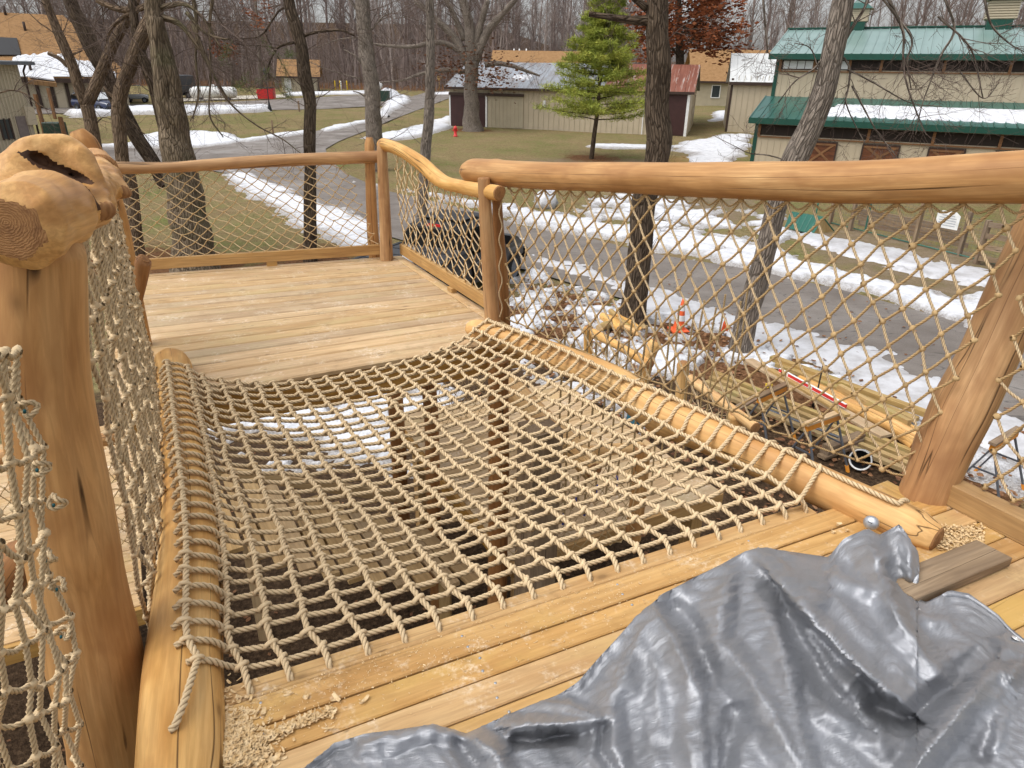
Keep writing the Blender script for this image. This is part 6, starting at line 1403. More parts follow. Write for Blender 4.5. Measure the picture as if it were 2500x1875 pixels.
def slope_panels(parent, f, x0, x1, ya, za, yb, zb, n, mat, name='roof_panel', th=0.04, rib=0.03, gap=0.006):
    """roof slope from eave (ya,za) to ridge (yb,zb) in n panels, each with a raised seam"""
    nrm = Vector((0, -(zb - za), (yb - ya))).normalized()
    for k in range(n):
        a, b = lerp(x0, x1, k / n) + gap, lerp(x0, x1, (k + 1) / n) - gap; mb = MB()
        pts = [f(a, ya, za), f(b, ya, za), f(b, yb, zb), f(a, yb, zb)]; up = f.n * nrm.y + Vector((0, 0, nrm.z))
        mb.poly_prism(pts, up * th); L = math.hypot(yb - ya, zb - za)
        mb.lc[0] = np.array([(0, 0, 0), (b - a, 0, 0), (b - a, L, 0), (0, L, 0)] * 2) + np.array([a, 0, 0])
        if rib > 0: mb.poly_prism([f(a, ya, za) + up * th, f(a + 0.05, ya, za) + up * th, f(a + 0.05, yb, zb) + up * th, f(a, yb, zb) + up * th], up * rib)
        mb.build(name, M[mat], parent, smooth=False)
def gable_poly(mb, f, x, th, y0, y1, z0, ze, ym, zr): mb.poly_prism([f(x, y0, z0), f(x, y1, z0), f(x, y1, ze), f(x, ym, zr), f(x, y0, ze)], f.t * th)

# ---- green roofed barn
O = PG(1828, 438); bf = Frame(O, (0.885, -0.466)); barn = thing('barn', 'beige barn with green metal roofs, clerestory windows and brown stable doors', 'barn', O)
ze = bf.wall(1838, 289, -0.35)[1]; SB = 3.2; zt = bf.wall(1858, 236, SB)[1]; zu = bf.wall(1866, 133, SB - 0.35)[1]; zr = bf.wall(1880, 74, SB + 4.5)[1]; BL = 17.0
part('lower_wall', 'tan', barn, bf, 0, BL, 0, 0.15, -0.3, ze - 0.02); ribs(barn, bf, 0, BL, 0, 0, ze - 0.9, 0.3, 'tan', 0.025, 0.02)
part('upper_wall', 'tan', barn, bf, 0, BL, SB, SB + 0.15, zt - 0.3, zu); ribs(barn, bf, 0, BL, SB, zt, zu - 0.75, 0.3, 'tan', 0.025, 0.02)
part('end_wall', 'tan', barn, bf, -0.02, 0.13, 0.15, SB, -0.3, ze); mb = MB(); gable_poly(mb, bf, -0.01, 0.14, SB + 0.01, SB + 9, -0.3, zu, SB + 4.5, zr - 0.1); mb.build('gable_wall', M['tan'], barn, smooth=False)
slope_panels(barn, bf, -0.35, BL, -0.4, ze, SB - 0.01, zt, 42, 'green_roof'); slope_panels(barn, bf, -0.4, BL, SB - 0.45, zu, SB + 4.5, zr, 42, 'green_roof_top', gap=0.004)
slope_panels(barn, bf, -0.4, BL, SB + 9.4, zu, SB + 4.5, zr + 0.002, 1, 'green_roof', rib=0)
part('eave_trim', 'green_trim', barn, bf, -0.36, BL, -0.46, -0.405, ze - 0.22, ze + 0.03); part('eave_trim', 'green_trim', barn, bf, -0.41, BL, SB - 0.52, SB - 0.455, zu - 0.22, zu + 0.03)
part('corner_trim', 'green_trim', barn, bf, -0.08, 0.10, -0.04, -0.003, -0.3, ze - 0.03); part('corner_trim', 'green_trim', barn, bf, -0.08, 0.10, SB - 0.04, SB - 0.003, zt, zu - 0.03)
part('ridge_cap', 'green_trim', barn, bf, -0.42, BL, SB + 4.3, SB + 4.7, zr + 0.03, zr + 0.10)
def win_band(f, y, z0, z1, xs, mat_open='dark_inside', lit=None):
    for k in range(len(xs) - 1):
        w_ = part('window', mat_open, barn, f, xs[k] + 0.06, xs[k + 1] - 0.06, y - 0.04, y - 0.01, z0 + 0.05, z1 - 0.05)
        for q in np.linspace(xs[k] + 0.06, xs[k + 1] - 0.06, 5)[1:-1]: part('mullion', 'trim_brown', w_, f, q - 0.015, q + 0.015, y - 0.06, y - 0.041, z0 + 0.05, z1 - 0.05)
        if lit and k in lit: part('pane', 'white_tin', w_, f, xs[k] + 0.15, xs[k + 1] - 0.07, y - 0.055, y - 0.042, z0 + 0.09, z1 - 0.09)
    for q in xs: part('window_post', 'frame_wood', barn, f, q - 0.06, q + 0.06, y - 0.08, y - 0.005, z0, z1)
    part('window_sill', 'frame_wood', barn, f, xs[0], xs[-1], y - 0.09, y - 0.004, z0 - 0.06, z0 - 0.001); part('window_head', 'frame_wood', barn, f, xs[0], xs[-1], y - 0.09, y - 0.004, z1 + 0.001, z1 + 0.06)
xs = [0.15] + [bf.wall(1600 + z_ / 2.458, 380 / 2.458, SB)[0] for z_ in (1170, 1360, 1740, 2140)]; xs = [xs[0], (xs[0] + xs[1]) / 2] + xs[1:]; xs += [xs[-1] + 1.7 * k for k in range(1, 3)]
win_band(bf, SB, zu - 0.72, zu - 0.18, xs, lit=(0, 1))
xs = [0.15] + [bf.wall(1600 + z_ / 2.458, 790 / 2.458, 0)[0] for z_ in (975, 1285, 1680, 2090)]; xs += [xs[-1] + 1.75 * k for k in range(1, 4)]
win_band(bf, 0, ze - 0.78, ze - 0.22, xs)
for k, (z0_, z1_) in enumerate([(925, 1090), (1258, 1470), (1660, 1870), (2068, 2290), (2480, 2700)]):
    x0 = bf.wall(1600 + z0_ / 2.458, 345, 0)[0]; x1 = bf.wall(1600 + z1_ / 2.458, 345, 0)[0]; zt_ = ze - 0.95
    dr = part('stable_door', 'barn_wood', barn, bf, x0, x1, -0.07, -0.026, 0.05, zt_)
    part('door_frame', 'trim_brown', dr, bf, x0 - 0.06, x1 + 0.06, -0.09, -0.075, zt_ + 0.002, zt_ + 0.07); part('door_frame', 'trim_brown', dr, bf, x0 - 0.07, x0 - 0.002, -0.09, -0.03, 0.05, zt_); part('door_frame', 'trim_brown', dr, bf, x1 + 0.002, x1 + 0.07, -0.09, -0.03, 0.05, zt_)
    for (za, zb) in ((0.1, zt_ * 0.5), (zt_ * 0.52, zt_ - 0.05)):
        for s_ in (0, 1):
            a = bf(x0 + 0.08, -0.085 - 0.004 * s_, za if s_ else zb); b = bf(x1 - 0.08, -0.085 - 0.004 * s_, zb if s_ else za); mb = MB(); mb.box((a + b) / 2, (b - a) / 2, bf.n * 0.012, (b - a).normalized().cross(bf.n) * 0.05); mb.build('cross_brace', M['frame_wood'], dr, smooth=False)
        part('door_rail', 'frame_wood', dr, bf, x0 + 0.01, x1 - 0.01, -0.105, -0.073, zb - 0.06, zb + 0.02); part('door_rail', 'frame_wood', dr, bf, x0 + 0.01, x1 - 0.01, -0.105, -0.073, za - 0.04, za + 0.05)
def cupola(px, py_base, sc):
    x = bf.wall(px, py_base, SB + 4.5)[0]; c = bf(x, SB + 4.5, zr); w = 0.62 * sc
    cu = part('cupola', 'green_trim', barn, bf, x - w * 0.85, x + w * 0.85, SB + 4.5 - w, SB + 4.5 + w, zr - 0.15, zr + 0.32)
    part('louvre_core', 'tan2', cu, bf, x - w * 0.95, x + w * 0.95, SB + 4.5 - w * 0.95, SB + 4.5 + w * 0.95, zr + 0.321, zr + 1.15 * sc)
    for k in range(7): part('louvre', 'tan', cu, bf, x - w * 1.05, x + w * 1.05, SB + 4.5 - w * 1.05, SB + 4.5 + w * 1.05, zr + 0.36 + 0.11 * k * sc, zr + 0.43 + 0.11 * k * sc)
    mb = MB(); zz = zr + 1.16 * sc; apex = bf(x, SB + 4.5, zz + 0.9 * sc); W_ = w * 1.35; pr = [bf(x - W_, SB + 4.5 - W_, zz), bf(x + W_, SB + 4.5 - W_, zz), bf(x + W_, SB + 4.5 + W_, zz), bf(x - W_, SB + 4.5 + W_, zz)]
    mid = [p.lerp(apex, 0.55) - Vector((0, 0, 0.12)) for p in pr]; V = [tuple(p) for p in pr + mid + [apex]]; mb.add(V, [[i, (i + 1) % 4, 4 + (i + 1) % 4, 4 + i] for i in range(4)] + [[3, 2, 1, 0]], [[4 + i, 4 + (i + 1) % 4, 8] for i in range(4)]); mb.build('cupola_roof', M['green_roof'], cu, smooth=False)
cupola(2433, 75, 1.0); cupola(2090, 66, 0.8)
# snow on the lean-to roof
mb = MB(); nu_, nv_ = 150, 12; V = []
for i in range(nu_):
    for j in range(nv_):
        x = lerp(2.6, BL - 0.2, i / (nu_ - 1)); t = lerp(0.16 if i > 3 else 0.3, 0.66 if i > 6 else 0.5, j / (nv_ - 1)); scal = 0.05 * abs(math.sin(x * 3.14 / 0.42)); t = t + (0.06 * (0.5 - scal * 10)) * (1 if j == 0 else 0.3); e = min(j, nv_ - 1 - j, i, nu_ - 1 - i); y_ = lerp(-0.4, SB, t); z_ = lerp(ze, zt, t)
        V.append(tuple(bf(x, y_, z_ + 0.055 + (0.07 if e > 0 else -0.03) + random.uniform(0, 0.02))))
idx = np.arange(nu_ * nv_).reshape(nu_, nv_); mb.add(V, np.stack([idx[:-1, :-1], idx[1:, :-1], idx[1:, 1:], idx[:-1, 1:]], 2).reshape(-1, 4)); tag(mb.build('roof_snow', M['snow']), 'white snow lying along the lower green barn roof', 'snow', kind='stuff')
# post in front of barn
p = PG(2262, 470); mb = MB(); mb.box(p + Vector((0, 0, 1.1)), (0, 0.0, 1.5), (0.09, 0, 0), (0, 0.09, 0), 0.02); o = mb.build('fence_post', M['grey_wood'], smooth=False, org=p); tag(o, 'tall weathered post standing before the barn doors', 'post')

# ---- long shed
O = PG(1098, 307); E_ = PG(1674, 333); sf = Frame(O, E_ - O); SL = (E_ - O).length; shed = thing('long_shed', 'long low tan shed with rusty tin roof and brown sliding doors', 'shed', O)
ze = 0.5 * (PY(1098, 216, O.y).z - O.z + PY(1680, 224, E_.y).z - E_.z); SD = 11.0; zr = sf.wall(1600, 158, SD / 2)[1]
part('front_wall', 'tan', shed, sf, 0, SL, 0, 0.15, -0.4, ze); ribs(shed, sf, 0, SL, 0, -0.2, ze - 0.05, 0.42, 'tan2', 0.03, 0.018)
part('back_wall', 'tan', shed, sf, 0, SL, SD - 0.15, SD, -0.3, ze); part('end_wall', 'tan', shed, sf, 0, 0.12, 0.151, SD - 0.151, -0.4, ze)
mb = MB(); gable_poly(mb, sf, SL - 0.1, 0.14, 0.001, SD, -0.4, ze, SD / 2, zr - 0.05); mb.build('gable_wall', M['tan'], shed, smooth=False)
nP = 26; cutp = SL * 0.66
slope_panels(shed, sf, -0.3, cutp, -0.3, ze - 0.05, SD / 2, zr, 17, 'tin', rib=0.02); slope_panels(shed, sf, cutp, SL + 0.3, -0.3, ze - 0.05, SD / 2, zr, 9, 'rust', rib=0.02); slope_panels(shed, sf, -0.3, SL + 0.3, SD + 0.3, ze - 0.05, SD / 2, zr + 0.002, 1, 'tin', rib=0)
part('fascia', 'trim_brown', shed, sf, -0.3, SL + 0.3, -0.36, -0.305, ze - 0.18, ze + 0.0)
def sx(z_): return sf.wall(850 + z_ / 2.458, 270, 0)[0]
d1 = part('sliding_door', 'brown_door', shed, sf, sx(618), sx(826), -0.12, -0.06, 0.0, ze - 0.62); part('door_trim', 'white', d1, sf, sx(826) + 0.002, sx(834) + 0.03, -0.13, -0.05, 0.0, ze - 0.62); part('door_trim', 'white', d1, sf, sx(610), sx(618) - 0.002, -0.13, -0.05, 0.0, ze - 0.62)
d2 = part('sliding_panel', 'tan2', shed, sf, sx(840), sx(1052), -0.10, -0.05, 0.0, ze - 0.64); ribs(shed, sf, sx(840), sx(1052), -0.10, 0.0, ze - 0.7, 0.32, 'tan', 0.02, 0.015)
part('door_track', 'trim_brown', shed, sf, sx(610), sx(1056), -0.22, -0.125, ze - 0.62, ze - 0.42)
d3 = part('sliding_door', 'brown_door', shed, sf, sx(1905), sx(2028), -0.12, -0.06, -0.1, ze - 0.2); part('door_trim', 'white', d3, sf, sx(2028) + 0.002, sx(2028) + 0.2, -0.13, -0.05, -0.15, ze - 0.2); part('door_trim', 'white', d3, sf, sx(1770), sx(1776), -0.06, -0.035, -0.1, ze - 0.3)
part('meter_box', 'white', shed, sf, sx(1170), sx(1184), -0.12, -0.035, ze - 1.35, ze - 0.85)
part('side_door', 'tan2', shed, Frame(sf(SL + 0.06, 0, 0), sf.n), 5.0, 6.0, -0.10, -0.02, -0.2, 1.8) if False else None
mb = MB(); mb.box(sf(SL + 0.07, SD * 0.42, 0.85), sf.n * 0.5, sf.t * 0.03, (0, 0, 1.0)); mb.build('side_door', M['tan2'], shed, smooth=False); mb = MB(); mb.box(sf(SL + 0.07, SD * 0.5, zr - 1.1), sf.n * 0.25, sf.t * 0.03, (0, 0, 0.45)); mb.build('gable_vent', M['trim_brown'], shed, smooth=False)
mb = MB(); V = []; nu_, nv_ = 26, 8
for i in range(nu_):
    for j in range(nv_): t = lerp(0.3, 0.5, j / 7) + random.uniform(-0.02, 0.02); e = min(j, nv_ - 1 - j, i, nu_ - 1 - i); V.append(tuple(sf(lerp(sx(1000), sx(1120), i / 25) - 0.8, lerp(-0.3, SD / 2, t), lerp(ze, zr, t) + (0.08 if e > 0 and random.random() < 0.75 else -0.1))))
idx = np.arange(nu_ * nv_).reshape(nu_, nv_); mb.add(V, np.stack([idx[:-1, :-1], idx[1:, :-1], idx[1:, 1:], idx[:-1, 1:]], 2).reshape(-1, 4)); tag(mb.build('roof_snow', M['snow']), 'streaks of melting snow on the grey tin shed roof', 'snow', kind='stuff')

def house(name, label, cat, O, t, L, D, ze, zr, wall, roof, n, overhang=0.4, gable=True, axis_front=True):
    f = Frame(O, t); h_ = thing(name, label, cat, O)
    part('front_wall', wall, h_, f, 0, L, 0, 0.15, -0.5, ze); part('back_wall', wall, h_, f, 0, L, D - 0.15, D, -0.5, ze)
    for x in (0.0, L - 0.14): mb = MB(); gable_poly(mb, f, x, 0.14, 0.002, D - 0.002, -0.5, ze - 0.01, D / 2, zr - 0.08); mb.build('gable_wall', M[wall], h_, smooth=False)
    slope_panels(h_, f, -overhang, L + overhang, -overhang, ze - overhang * (zr - ze) / (D / 2), D / 2, zr, n, roof, rib=0.02 if n > 1 else 0, name='roof_panel' if n > 1 else 'roof'); slope_panels(h_, f, -overhang, L + overhang, D + overhang, ze - overhang * (zr - ze) / (D / 2), D / 2, zr + 0.003, 1, roof, rib=0, name='roof')
    part('fascia', 'trim_brown', h_, f, -overhang, L + overhang, -overhang - 0.06, -overhang - 0.003, ze - overhang * (zr - ze) / (D / 2) - 0.2, ze - overhang * (zr - ze) / (D / 2) + 0.04)
    return h_, f
# white roofed shed between long shed and barn
O = PG(1772, 322); hO, hf = house('white_roof_shed', 'tan shed with white metal roof between the rusty shed and the barn', 'shed', O, (0.97, -0.24), 7, 9, PY(1790, 197, O.y).z - O.z, PY(1815, 131, O.y + 4).z - O.z, 'tan', 'white_tin', 14, 0.25)
ribs(hO, hf, 0, 7, 0, 0, 4.2, 0.45, 'tan2', 0.03, 0.02)
part('corner_trim', 'trim_brown', hO, hf, -0.1, 0.08, -0.04, -0.003, -0.3, 4.0)
# tan house behind
O = Vector((16.5, 92, 0)); O.z = ground_z(O.x, O.y); zz = lambda px, py, d: PY(px, py, d).z - O.z
hO, hf = house('tan_house', 'tan clapboard house with shingle roof behind the red leaved oak', 'house', PY(1690, 250, 92) * Vector((1, 1, 0)) + Vector((0, 0, O.z)), (1, -0.1), 14, 10, PY(1760, 192, 92).z - O.z, PY(1760, 122, 97).z - O.z, 'tan2', 'shingle', 1, 0.5)
x0 = hf.wall(1740, 210)[0]; w_ = part('window', 'glass', hO, hf, x0, x0 + 0.9, -0.06, -0.01, 1.0, 2.3); part('window_frame', 'white', w_, hf, x0 - 0.1, x0 - 0.002, -0.08, -0.01, 0.9, 2.4); part('window_frame', 'white', w_, hf, x0 + 0.902, x0 + 1.0, -0.08, -0.01, 0.9, 2.4); part('window_frame', 'white', w_, hf, x0, x0 + 0.9, -0.08, -0.01, 2.302, 2.4); part('window_sill', 'white', w_, hf, x0, x0 + 0.9, -0.1, -0.01, 0.9, 0.998)
# house behind long shed
b0 = PY(1205, 158, 95); O = Vector((b0.x, b0.y, ground_z(b0.x, b0.y)))
hO, hf = house('brown_roof_house', 'brown shingled house roof showing above the long shed', 'house', O, (1, -0.05), 11, 9, PY(1205, 160, 95).z - O.z, PY(1280, 124, 99).z - O.z, 'tan2', 'shingle', 1, 0.5)
for px in (1255, 1268, 1285):
    p = PY(px, 124, 99.5); mb = MB(); mb.tube([p - Vector((0, 0, 0.3)), p + Vector((0, 0, 0.25))], 0.09, 8); mb.build('vent_pipe', M['white'], hO)
# small hut by the wood
O = PG(690, 224); W_ = (PG(775, 224) - O).length
hO, hf = house('brick_hut', 'small tan hut with brown hip roof at the edge of the wood', 'hut', O, (0.98, 0.2), W_ * 1.0, 6.5, PY(690, 180, O.y).z - O.z, PY(700, 145, O.y + 3).z - O.z, 'tan2', 'shingle', 1, 0.6)
part('door', 'white', hO, hf, 0.4, 1.3, -0.05, -0.01, 0.0, 2.0)
for px in (755, 778): x0 = hf.wall(px, 205)[0]; part('porch_post', 'trim_brown', hO, hf, x0 - 0.1, x0 + 0.1, -0.55, -0.35, -0.3, PY(690, 180, O.y).z - O.z - 0.3)
# ---- lodge with snow on the roof, far left
O = PG(318, 262); lf = Frame(O, (-0.885, -0.465)); lodge = thing('lodge', 'big lodge with tan shingle roof half covered in snow', 'lodge', O)
ze = PY(325, 197, O.y - 0.8).z - O.z; zr = PY(160, 46, O.y + 8).z - O.z; LL = 26
part('front_wall', 'tan2', lodge, lf, 0, LL, 0, 0.2, -0.5, ze); mb = MB(); mb.poly_prism([lf(0, 0.21, -0.5), lf(0, 16, -0.5), lf(0, 16, ze), lf(0, 0.21, ze)], lf.t * 0.2); mb.build('end_wall', M['tan2'], lodge, smooth=False)
x_r = (PY(160, 46, O.y + 8) - O).dot(lf.t)
def roofpoly(pts, name, mat, parent, th=0.15):
    mb = MB(); mb.poly_prism(pts, Vector((0, 0, th))); n_ = len(pts); ll = [((Vector(p) - O).dot(lf.t), (Vector(p) - O).dot(lf.n) * 1.3, 0) for p in pts]; mb.lc[0] = np.array(ll + ll); return mb.build(name, M[mat], parent, smooth=False)
rf_ = roofpoly([lf(-0.8, -0.9, ze), lf(LL, -0.9, ze), lf(LL, 8, zr), lf(x_r, 8, zr)], 'roof', 'shingle', lodge); roofpoly([lf(-0.8, -0.9, ze), lf(x_r, 8, zr), lf(-0.8, 17, ze)], 'hip_roof', 'shingle', lodge)
part('fascia', 'trim_brown', lodge, lf, -0.8, LL, -0.98, -0.905, ze - 0.25, ze + 0.16)
def on_roof(px, py):
    a, b, c = lf(-0.8, -0.9, ze), lf(LL, -0.9, ze), lf(x_r, 8, zr); nn = (b - a).cross(c - a); r = ray(px, py); return EYE + r * ((a - EYE).dot(nn) / r.dot(nn))
mb = MB(); V = []; nu_, nv_ = 60, 12
for i in range(nu_):
    for j in range(nv_):
        px = lerp(30, 285, i / 59); yt = np.interp(px, [30, 100, 160, 230, 285], [145, 132, 138, 158, 180]) + 9 * noise.noise(Vector((px * 0.045, 1.7, 0))) + 5 * noise.noise(Vector((px * 0.16, 7.7, 0))); py = lerp(194.5, yt, j / 11); e = min(j + 1, nv_ - 1 - j, i, nu_ - 1 - i)
        p = on_roof(px, py); V.append((p.x, p.y, p.z + 0.16 + (0.12 if e > 0 else -0.05)))
idx = np.arange(nu_ * nv_).reshape(nu_, nv_); mb.add(V, np.stack([idx[:-1, :-1], idx[1:, :-1], idx[1:, 1:], idx[:-1, 1:]], 2).reshape(-1, 4)); tag(mb.build('roof_snow', M['snow']), 'white snow blanket on the lower lodge roof', 'snow', kind='stuff')
for px, py in ((63, 78), (15, 40), (77, 178)):
    p = on_roof(px, py); mb = MB(); mb.tube([p, p + Vector((0, 0, 0.9))], 0.12, 8); mb.build('vent_pipe', M['trim_brown'], rf_)
q = [on_roof(-40, 97), on_roof(44, 101), on_roof(54, 142), on_roof(-40, 142)]; mb = MB(); mb.poly_prism([p + Vector((0, 0, 0.22)) for p in q], Vector((0, -0.05, 0.08))); mb.build('dark_panel', M['black'], rf_, smooth=False)
for px in (95, 130, 167, 205, 285):
    x0 = lf.wall(px, 230)[0]; part('wall_post', 'trim_brown', lodge, lf, x0 - 0.15, x0 + 0.15, -0.12, -0.01, -0.3, ze - 0.3)
x0, x1 = lf.wall(160, 230)[0], lf.wall(137, 230)[0]; part('garage_door', 'tan', lodge, lf, min(x0, x1), max(x0, x1), -0.08, -0.02, -0.2, 2.3)
# ---- near left metal building
c1 = PG(100, 382); c2 = Vector((-31.5, 28.0, 0)); nb_f = Frame(c1, c2 - c1); nb_f.n = Vector((-nb_f.t.y, nb_f.t.x, 0)); nb_f.n = nb_f.n if nb_f.n.x < 0 else -nb_f.n
nb = thing('metal_building', 'ribbed beige metal building with door and window at the left edge', 'building', c1); hz_ = PY(66, 156, c1.y).z - c1.z; NL = (c2 - c1).length
part('wall', 'tan2', nb, nb_f, 0, NL, 0.0, 0.2, -0.6, hz_); ribs(nb, nb_f, 0, NL, 0, -0.3, hz_, 0.17, 'tan', 0.03, 0.03)
mb = MB(); mb.box(nb_f(-0.02, 4, hz_ / 2 - 0.3), nb_f.n * 3.8, nb_f.t * 0.1, (0, 0, hz_ / 2 + 0.28)); mb.build('end_wall', M['tan2'], nb, smooth=False)
part('roof', 'white_tin', nb, nb_f, -0.5, NL, -0.5, 8, hz_ + 0.01, hz_ + 0.14); part('gutter', 'saw_steel', nb, nb_f, -0.55, NL, -0.62, -0.505, hz_ - 0.06, hz_ + 0.1)
mb = MB(); mb.tube([nb_f(-0.25, -0.3, hz_), nb_f(-0.15, -0.12, hz_ - 0.35), nb_f(-0.12, -0.10, 0)], 0.05, 6); mb.build('downpipe', M['trim_brown'], nb)
def nbx(px, py): return nb_f.wall(px, py, 0)
xa, za = nbx(64, 300); xb, zb = nbx(35, 284); dr = part('door', 'grommet' if False else 'brown_grey', nb, nb_f, min(xa, xb), max(xa, xb), -0.08, -0.035, -0.3, zb) if False else None
M['grey_door'] = plain('grey_brown_door', (0.20, 0.16, 0.145), 0.5); dr = part('door', 'grey_door', nb, nb_f, min(xa, xb), max(xa, xb), -0.08, -0.035, -0.3, zb); part('knob', 'steel', dr, nb_f, min(xa, xb) + 0.1, min(xa, xb) + 0.18, -0.14, -0.082, 0.85, 0.95)
xa, za = nbx(33, 338); xb, zb = nbx(-6, 292); wn = part('window', 'glass', nb, nb_f, min(xa, xb), max(xa, xb), -0.07, -0.035, za, zb)
for xx in (min(xa, xb), (xa + xb) / 2, max(xa, xb)): part('window_frame', 'trim_brown', wn, nb_f, xx - 0.04, xx + 0.04, -0.10, -0.072, za - 0.05, zb + 0.05)
xa, za = nbx(70, 280); part('utility_box', 'tan', nb, nb_f, xa - 0.25, xa + 0.25, -0.2, -0.035, za - 0.5, za + 0.4)
pt = thing('porch', 'timber porch roof on brown posts beside the metal building', 'porch', PG(112, 330))
for (x, yb, yt) in ((112, 335, 230), (135, 290, 215), (161, 345, 285)):
    b = PG(x, yb); top = PY(x - 14, yt, b.y); mb = MB(); mb.box((b + Vector((b.x, b.y, top.z))) / 2, (0, 0, (top.z - b.z) / 2), (0.1, 0, 0), (0, 0.1, 0), 0.01); mb.build('post', M['frame_wood'], pt, smooth=False)
r0 = PY(70, 196, 46); mb = MB(); mb.poly_prism([PY(70, 205, 44), PY(140, 213, 46), PY(132, 196, 52), PY(72, 190, 50)], Vector((0, 0, 0.25))); mb.build('roof', M['shingle'], pt, smooth=False); mb = MB(); mb.poly_prism([PY(72, 201, 44.5) + Vector((0, 0, 0.27)), PY(136, 209, 46.5) + Vector((0, 0, 0.27)), PY(130, 194, 51.5) + Vector((0, 0, 0.27)), PY(74, 189, 49.5) + Vector((0, 0, 0.27))], Vector((0, 0, 0.08))); tag(mb.build('roof_snow', M['snow'], smooth=False), 'snow on the small porch roof', 'snow', kind='stuff')
b = PG(140, 338); mb = MB(); mb.box(b + Vector((0, 0, 0.5)), (0.55, 0, 0), (0, 0.4, 0), (0, 0, 0.5), 0.05); M['dark_green'] = plain('dark_green_metal', (0.02, 0.045, 0.03), 0.5); o = mb.build('utility_cabinet', M['dark_green'], smooth=False, org=b); tag(o, 'dark green utility cabinet beside the porch posts', 'cabinet')

# ================================================================== VEHICLES AND YARD EQUIPMENT
M['car_black'] = plain('black_car_paint', (0.008, 0.008, 0.009), 0.32, 0.35, 0, 0.1, 1)
M['car_blue'] = plain('dark_blue_car_paint', (0.012, 0.02, 0.06), 0.2, 0.6, 0, 0.1, 1)
M['car_glass'] = plain('tinted_glass', (0.006, 0.007, 0.008), 0.08, 0.6, 0, 0.1, 1)
M['cover'] = plain('grey_vinyl_cover', (0.035, 0.036, 0.04), 0.5, 0.4, 0, 0.15, 3)
M['rubber'] = plain('tyre_rubber', (0.012, 0.012, 0.012), 0.8)
M['chrome'] = plain('bright_trim', (0.6, 0.6, 0.62), 0.15, 0.6, 0.9)
M['lamp_red'] = plain('red_lens', (0.55, 0.02, 0.02), 0.25, 0.6)
M['lamp_white'] = plain('clear_lens', (0.6, 0.62, 0.63), 0.2, 0.6)
class Car:
    def __init__(s, name, label, cat, loc, heading): s.o = thing(name, label, cat, loc); s.M = Matrix.Translation(loc) @ Matrix.Rotation(heading, 4, 'Z')
    def w(s, x, y, z): return s.M @ Vector((x, y, z))
    def loft(s, name, mat, secs, parent=None, nr=20, smooth=True, p=3.2):
        """secs: (x, half width bottom, half width top, z0, z1); rounded cross-sections joined along x"""
        mb = MB(); V = []; th = np.linspace(0, 2 * math.pi, nr, endpoint=False) + math.pi / nr
        for x, wb, wt, z0, z1 in secs:
            for a in th:
                c, s_ = math.cos(a), math.sin(a); k = (abs(c) ** p + abs(s_) ** p) ** (-1 / p); yy, zz = c * k, s_ * k; f = (zz + 1) / 2; V.append(tuple(s.w(x, yy * lerp(wb, wt, f), lerp(z0, z1, f))))
        m_ = len(secs); i = np.arange(m_ - 1)[:, None] * nr; j = np.arange(nr)[None, :]; j2 = (j + 1) % nr
        q = np.stack([i + j, i + nr + j, i + nr + j2, i + j2], 2).reshape(-1, 4); c0 = tuple(np.mean(V[:nr], axis=0)); c1 = tuple(np.mean(V[-nr:], axis=0)); V += [c0, c1]; n0 = m_ * nr
        t = [[n0, k, (k + 1) % nr] for k in range(nr)] + [[n0 + 1, (m_ - 1) * nr + (k + 1) % nr, (m_ - 1) * nr + k] for k in range(nr)]
        mb.add(V, q, t); return mb.build(name, M[mat], parent or s.o, smooth=smooth, angle=R(40))
    def box(s, name, mat, x0, x1, y0, y1, z0, z1, parent=None, bev=0.015):
        mb = MB(); R3 = s.M.to_3x3(); mb.box(s.w((x0 + x1) / 2, (y0 + y1) / 2, (z0 + z1) / 2), R3 @ Vector(((x1 - x0) / 2, 0, 0)), R3 @ Vector((0, (y1 - y0) / 2, 0)), (0, 0, (z1 - z0) / 2), bev); return mb.build(name, M[mat], parent or s.o, smooth=False)
    def quad(s, name, mat, pts, parent=None, th=0.012):
        P = [s.w(*p) for p in pts]; n_ = (P[1] - P[0]).cross(P[2] - P[0]).normalized(); mb = MB(); mb.poly_prism(P, n_ * th); return mb.build(name, M[mat], parent or s.o, smooth=False)
    def wheel(s, x, y, r, w):
        sg = 1 if y > 0 else -1; Mx = s.M @ Matrix.Translation((x, y, r)) @ Matrix.Rotation(R(-90 * sg), 4, 'X'); mb = MB(); mb.lathe([(r * 0.6, -w / 2), (r * 0.93, -w / 2), (r, -w * 0.36), (r, w * 0.36), (r * 0.93, w / 2), (r * 0.62, w / 2)], 24, Mx); wh = mb.build('wheel', M['rubber'], s.o)
        mb = MB(); mb.lathe([(r * 0.62, w * 0.48), (r * 0.55, w * 0.3), (r * 0.2, w * 0.36), (0.0, w * 0.38)], 18, Mx); mb.build('rim', M['saw_steel'], wh)
tk = Car('pickup_truck', 'black pickup truck with covered bed parked beyond the netted rail', 'truck', Vector((-2.3, 14.95, 0.0)), R(90 - 24))
body = tk.loft('body', 'car_black', [(-1.18, 0.92, 0.90, 0.55, 1.28), (-1.1, 0.98, 0.94, 0.45, 1.34), (1.05, 1.0, 0.95, 0.42, 1.34), (1.1, 1.0, 0.93, 0.42, 1.22), (3.0, 1.0, 0.92, 0.42, 1.20), (3.1, 0.99, 0.90, 0.45, 1.19), (4.2, 0.95, 0.84, 0.5, 1.12), (4.42, 0.86, 0.76, 0.55, 1.02)], p=5)
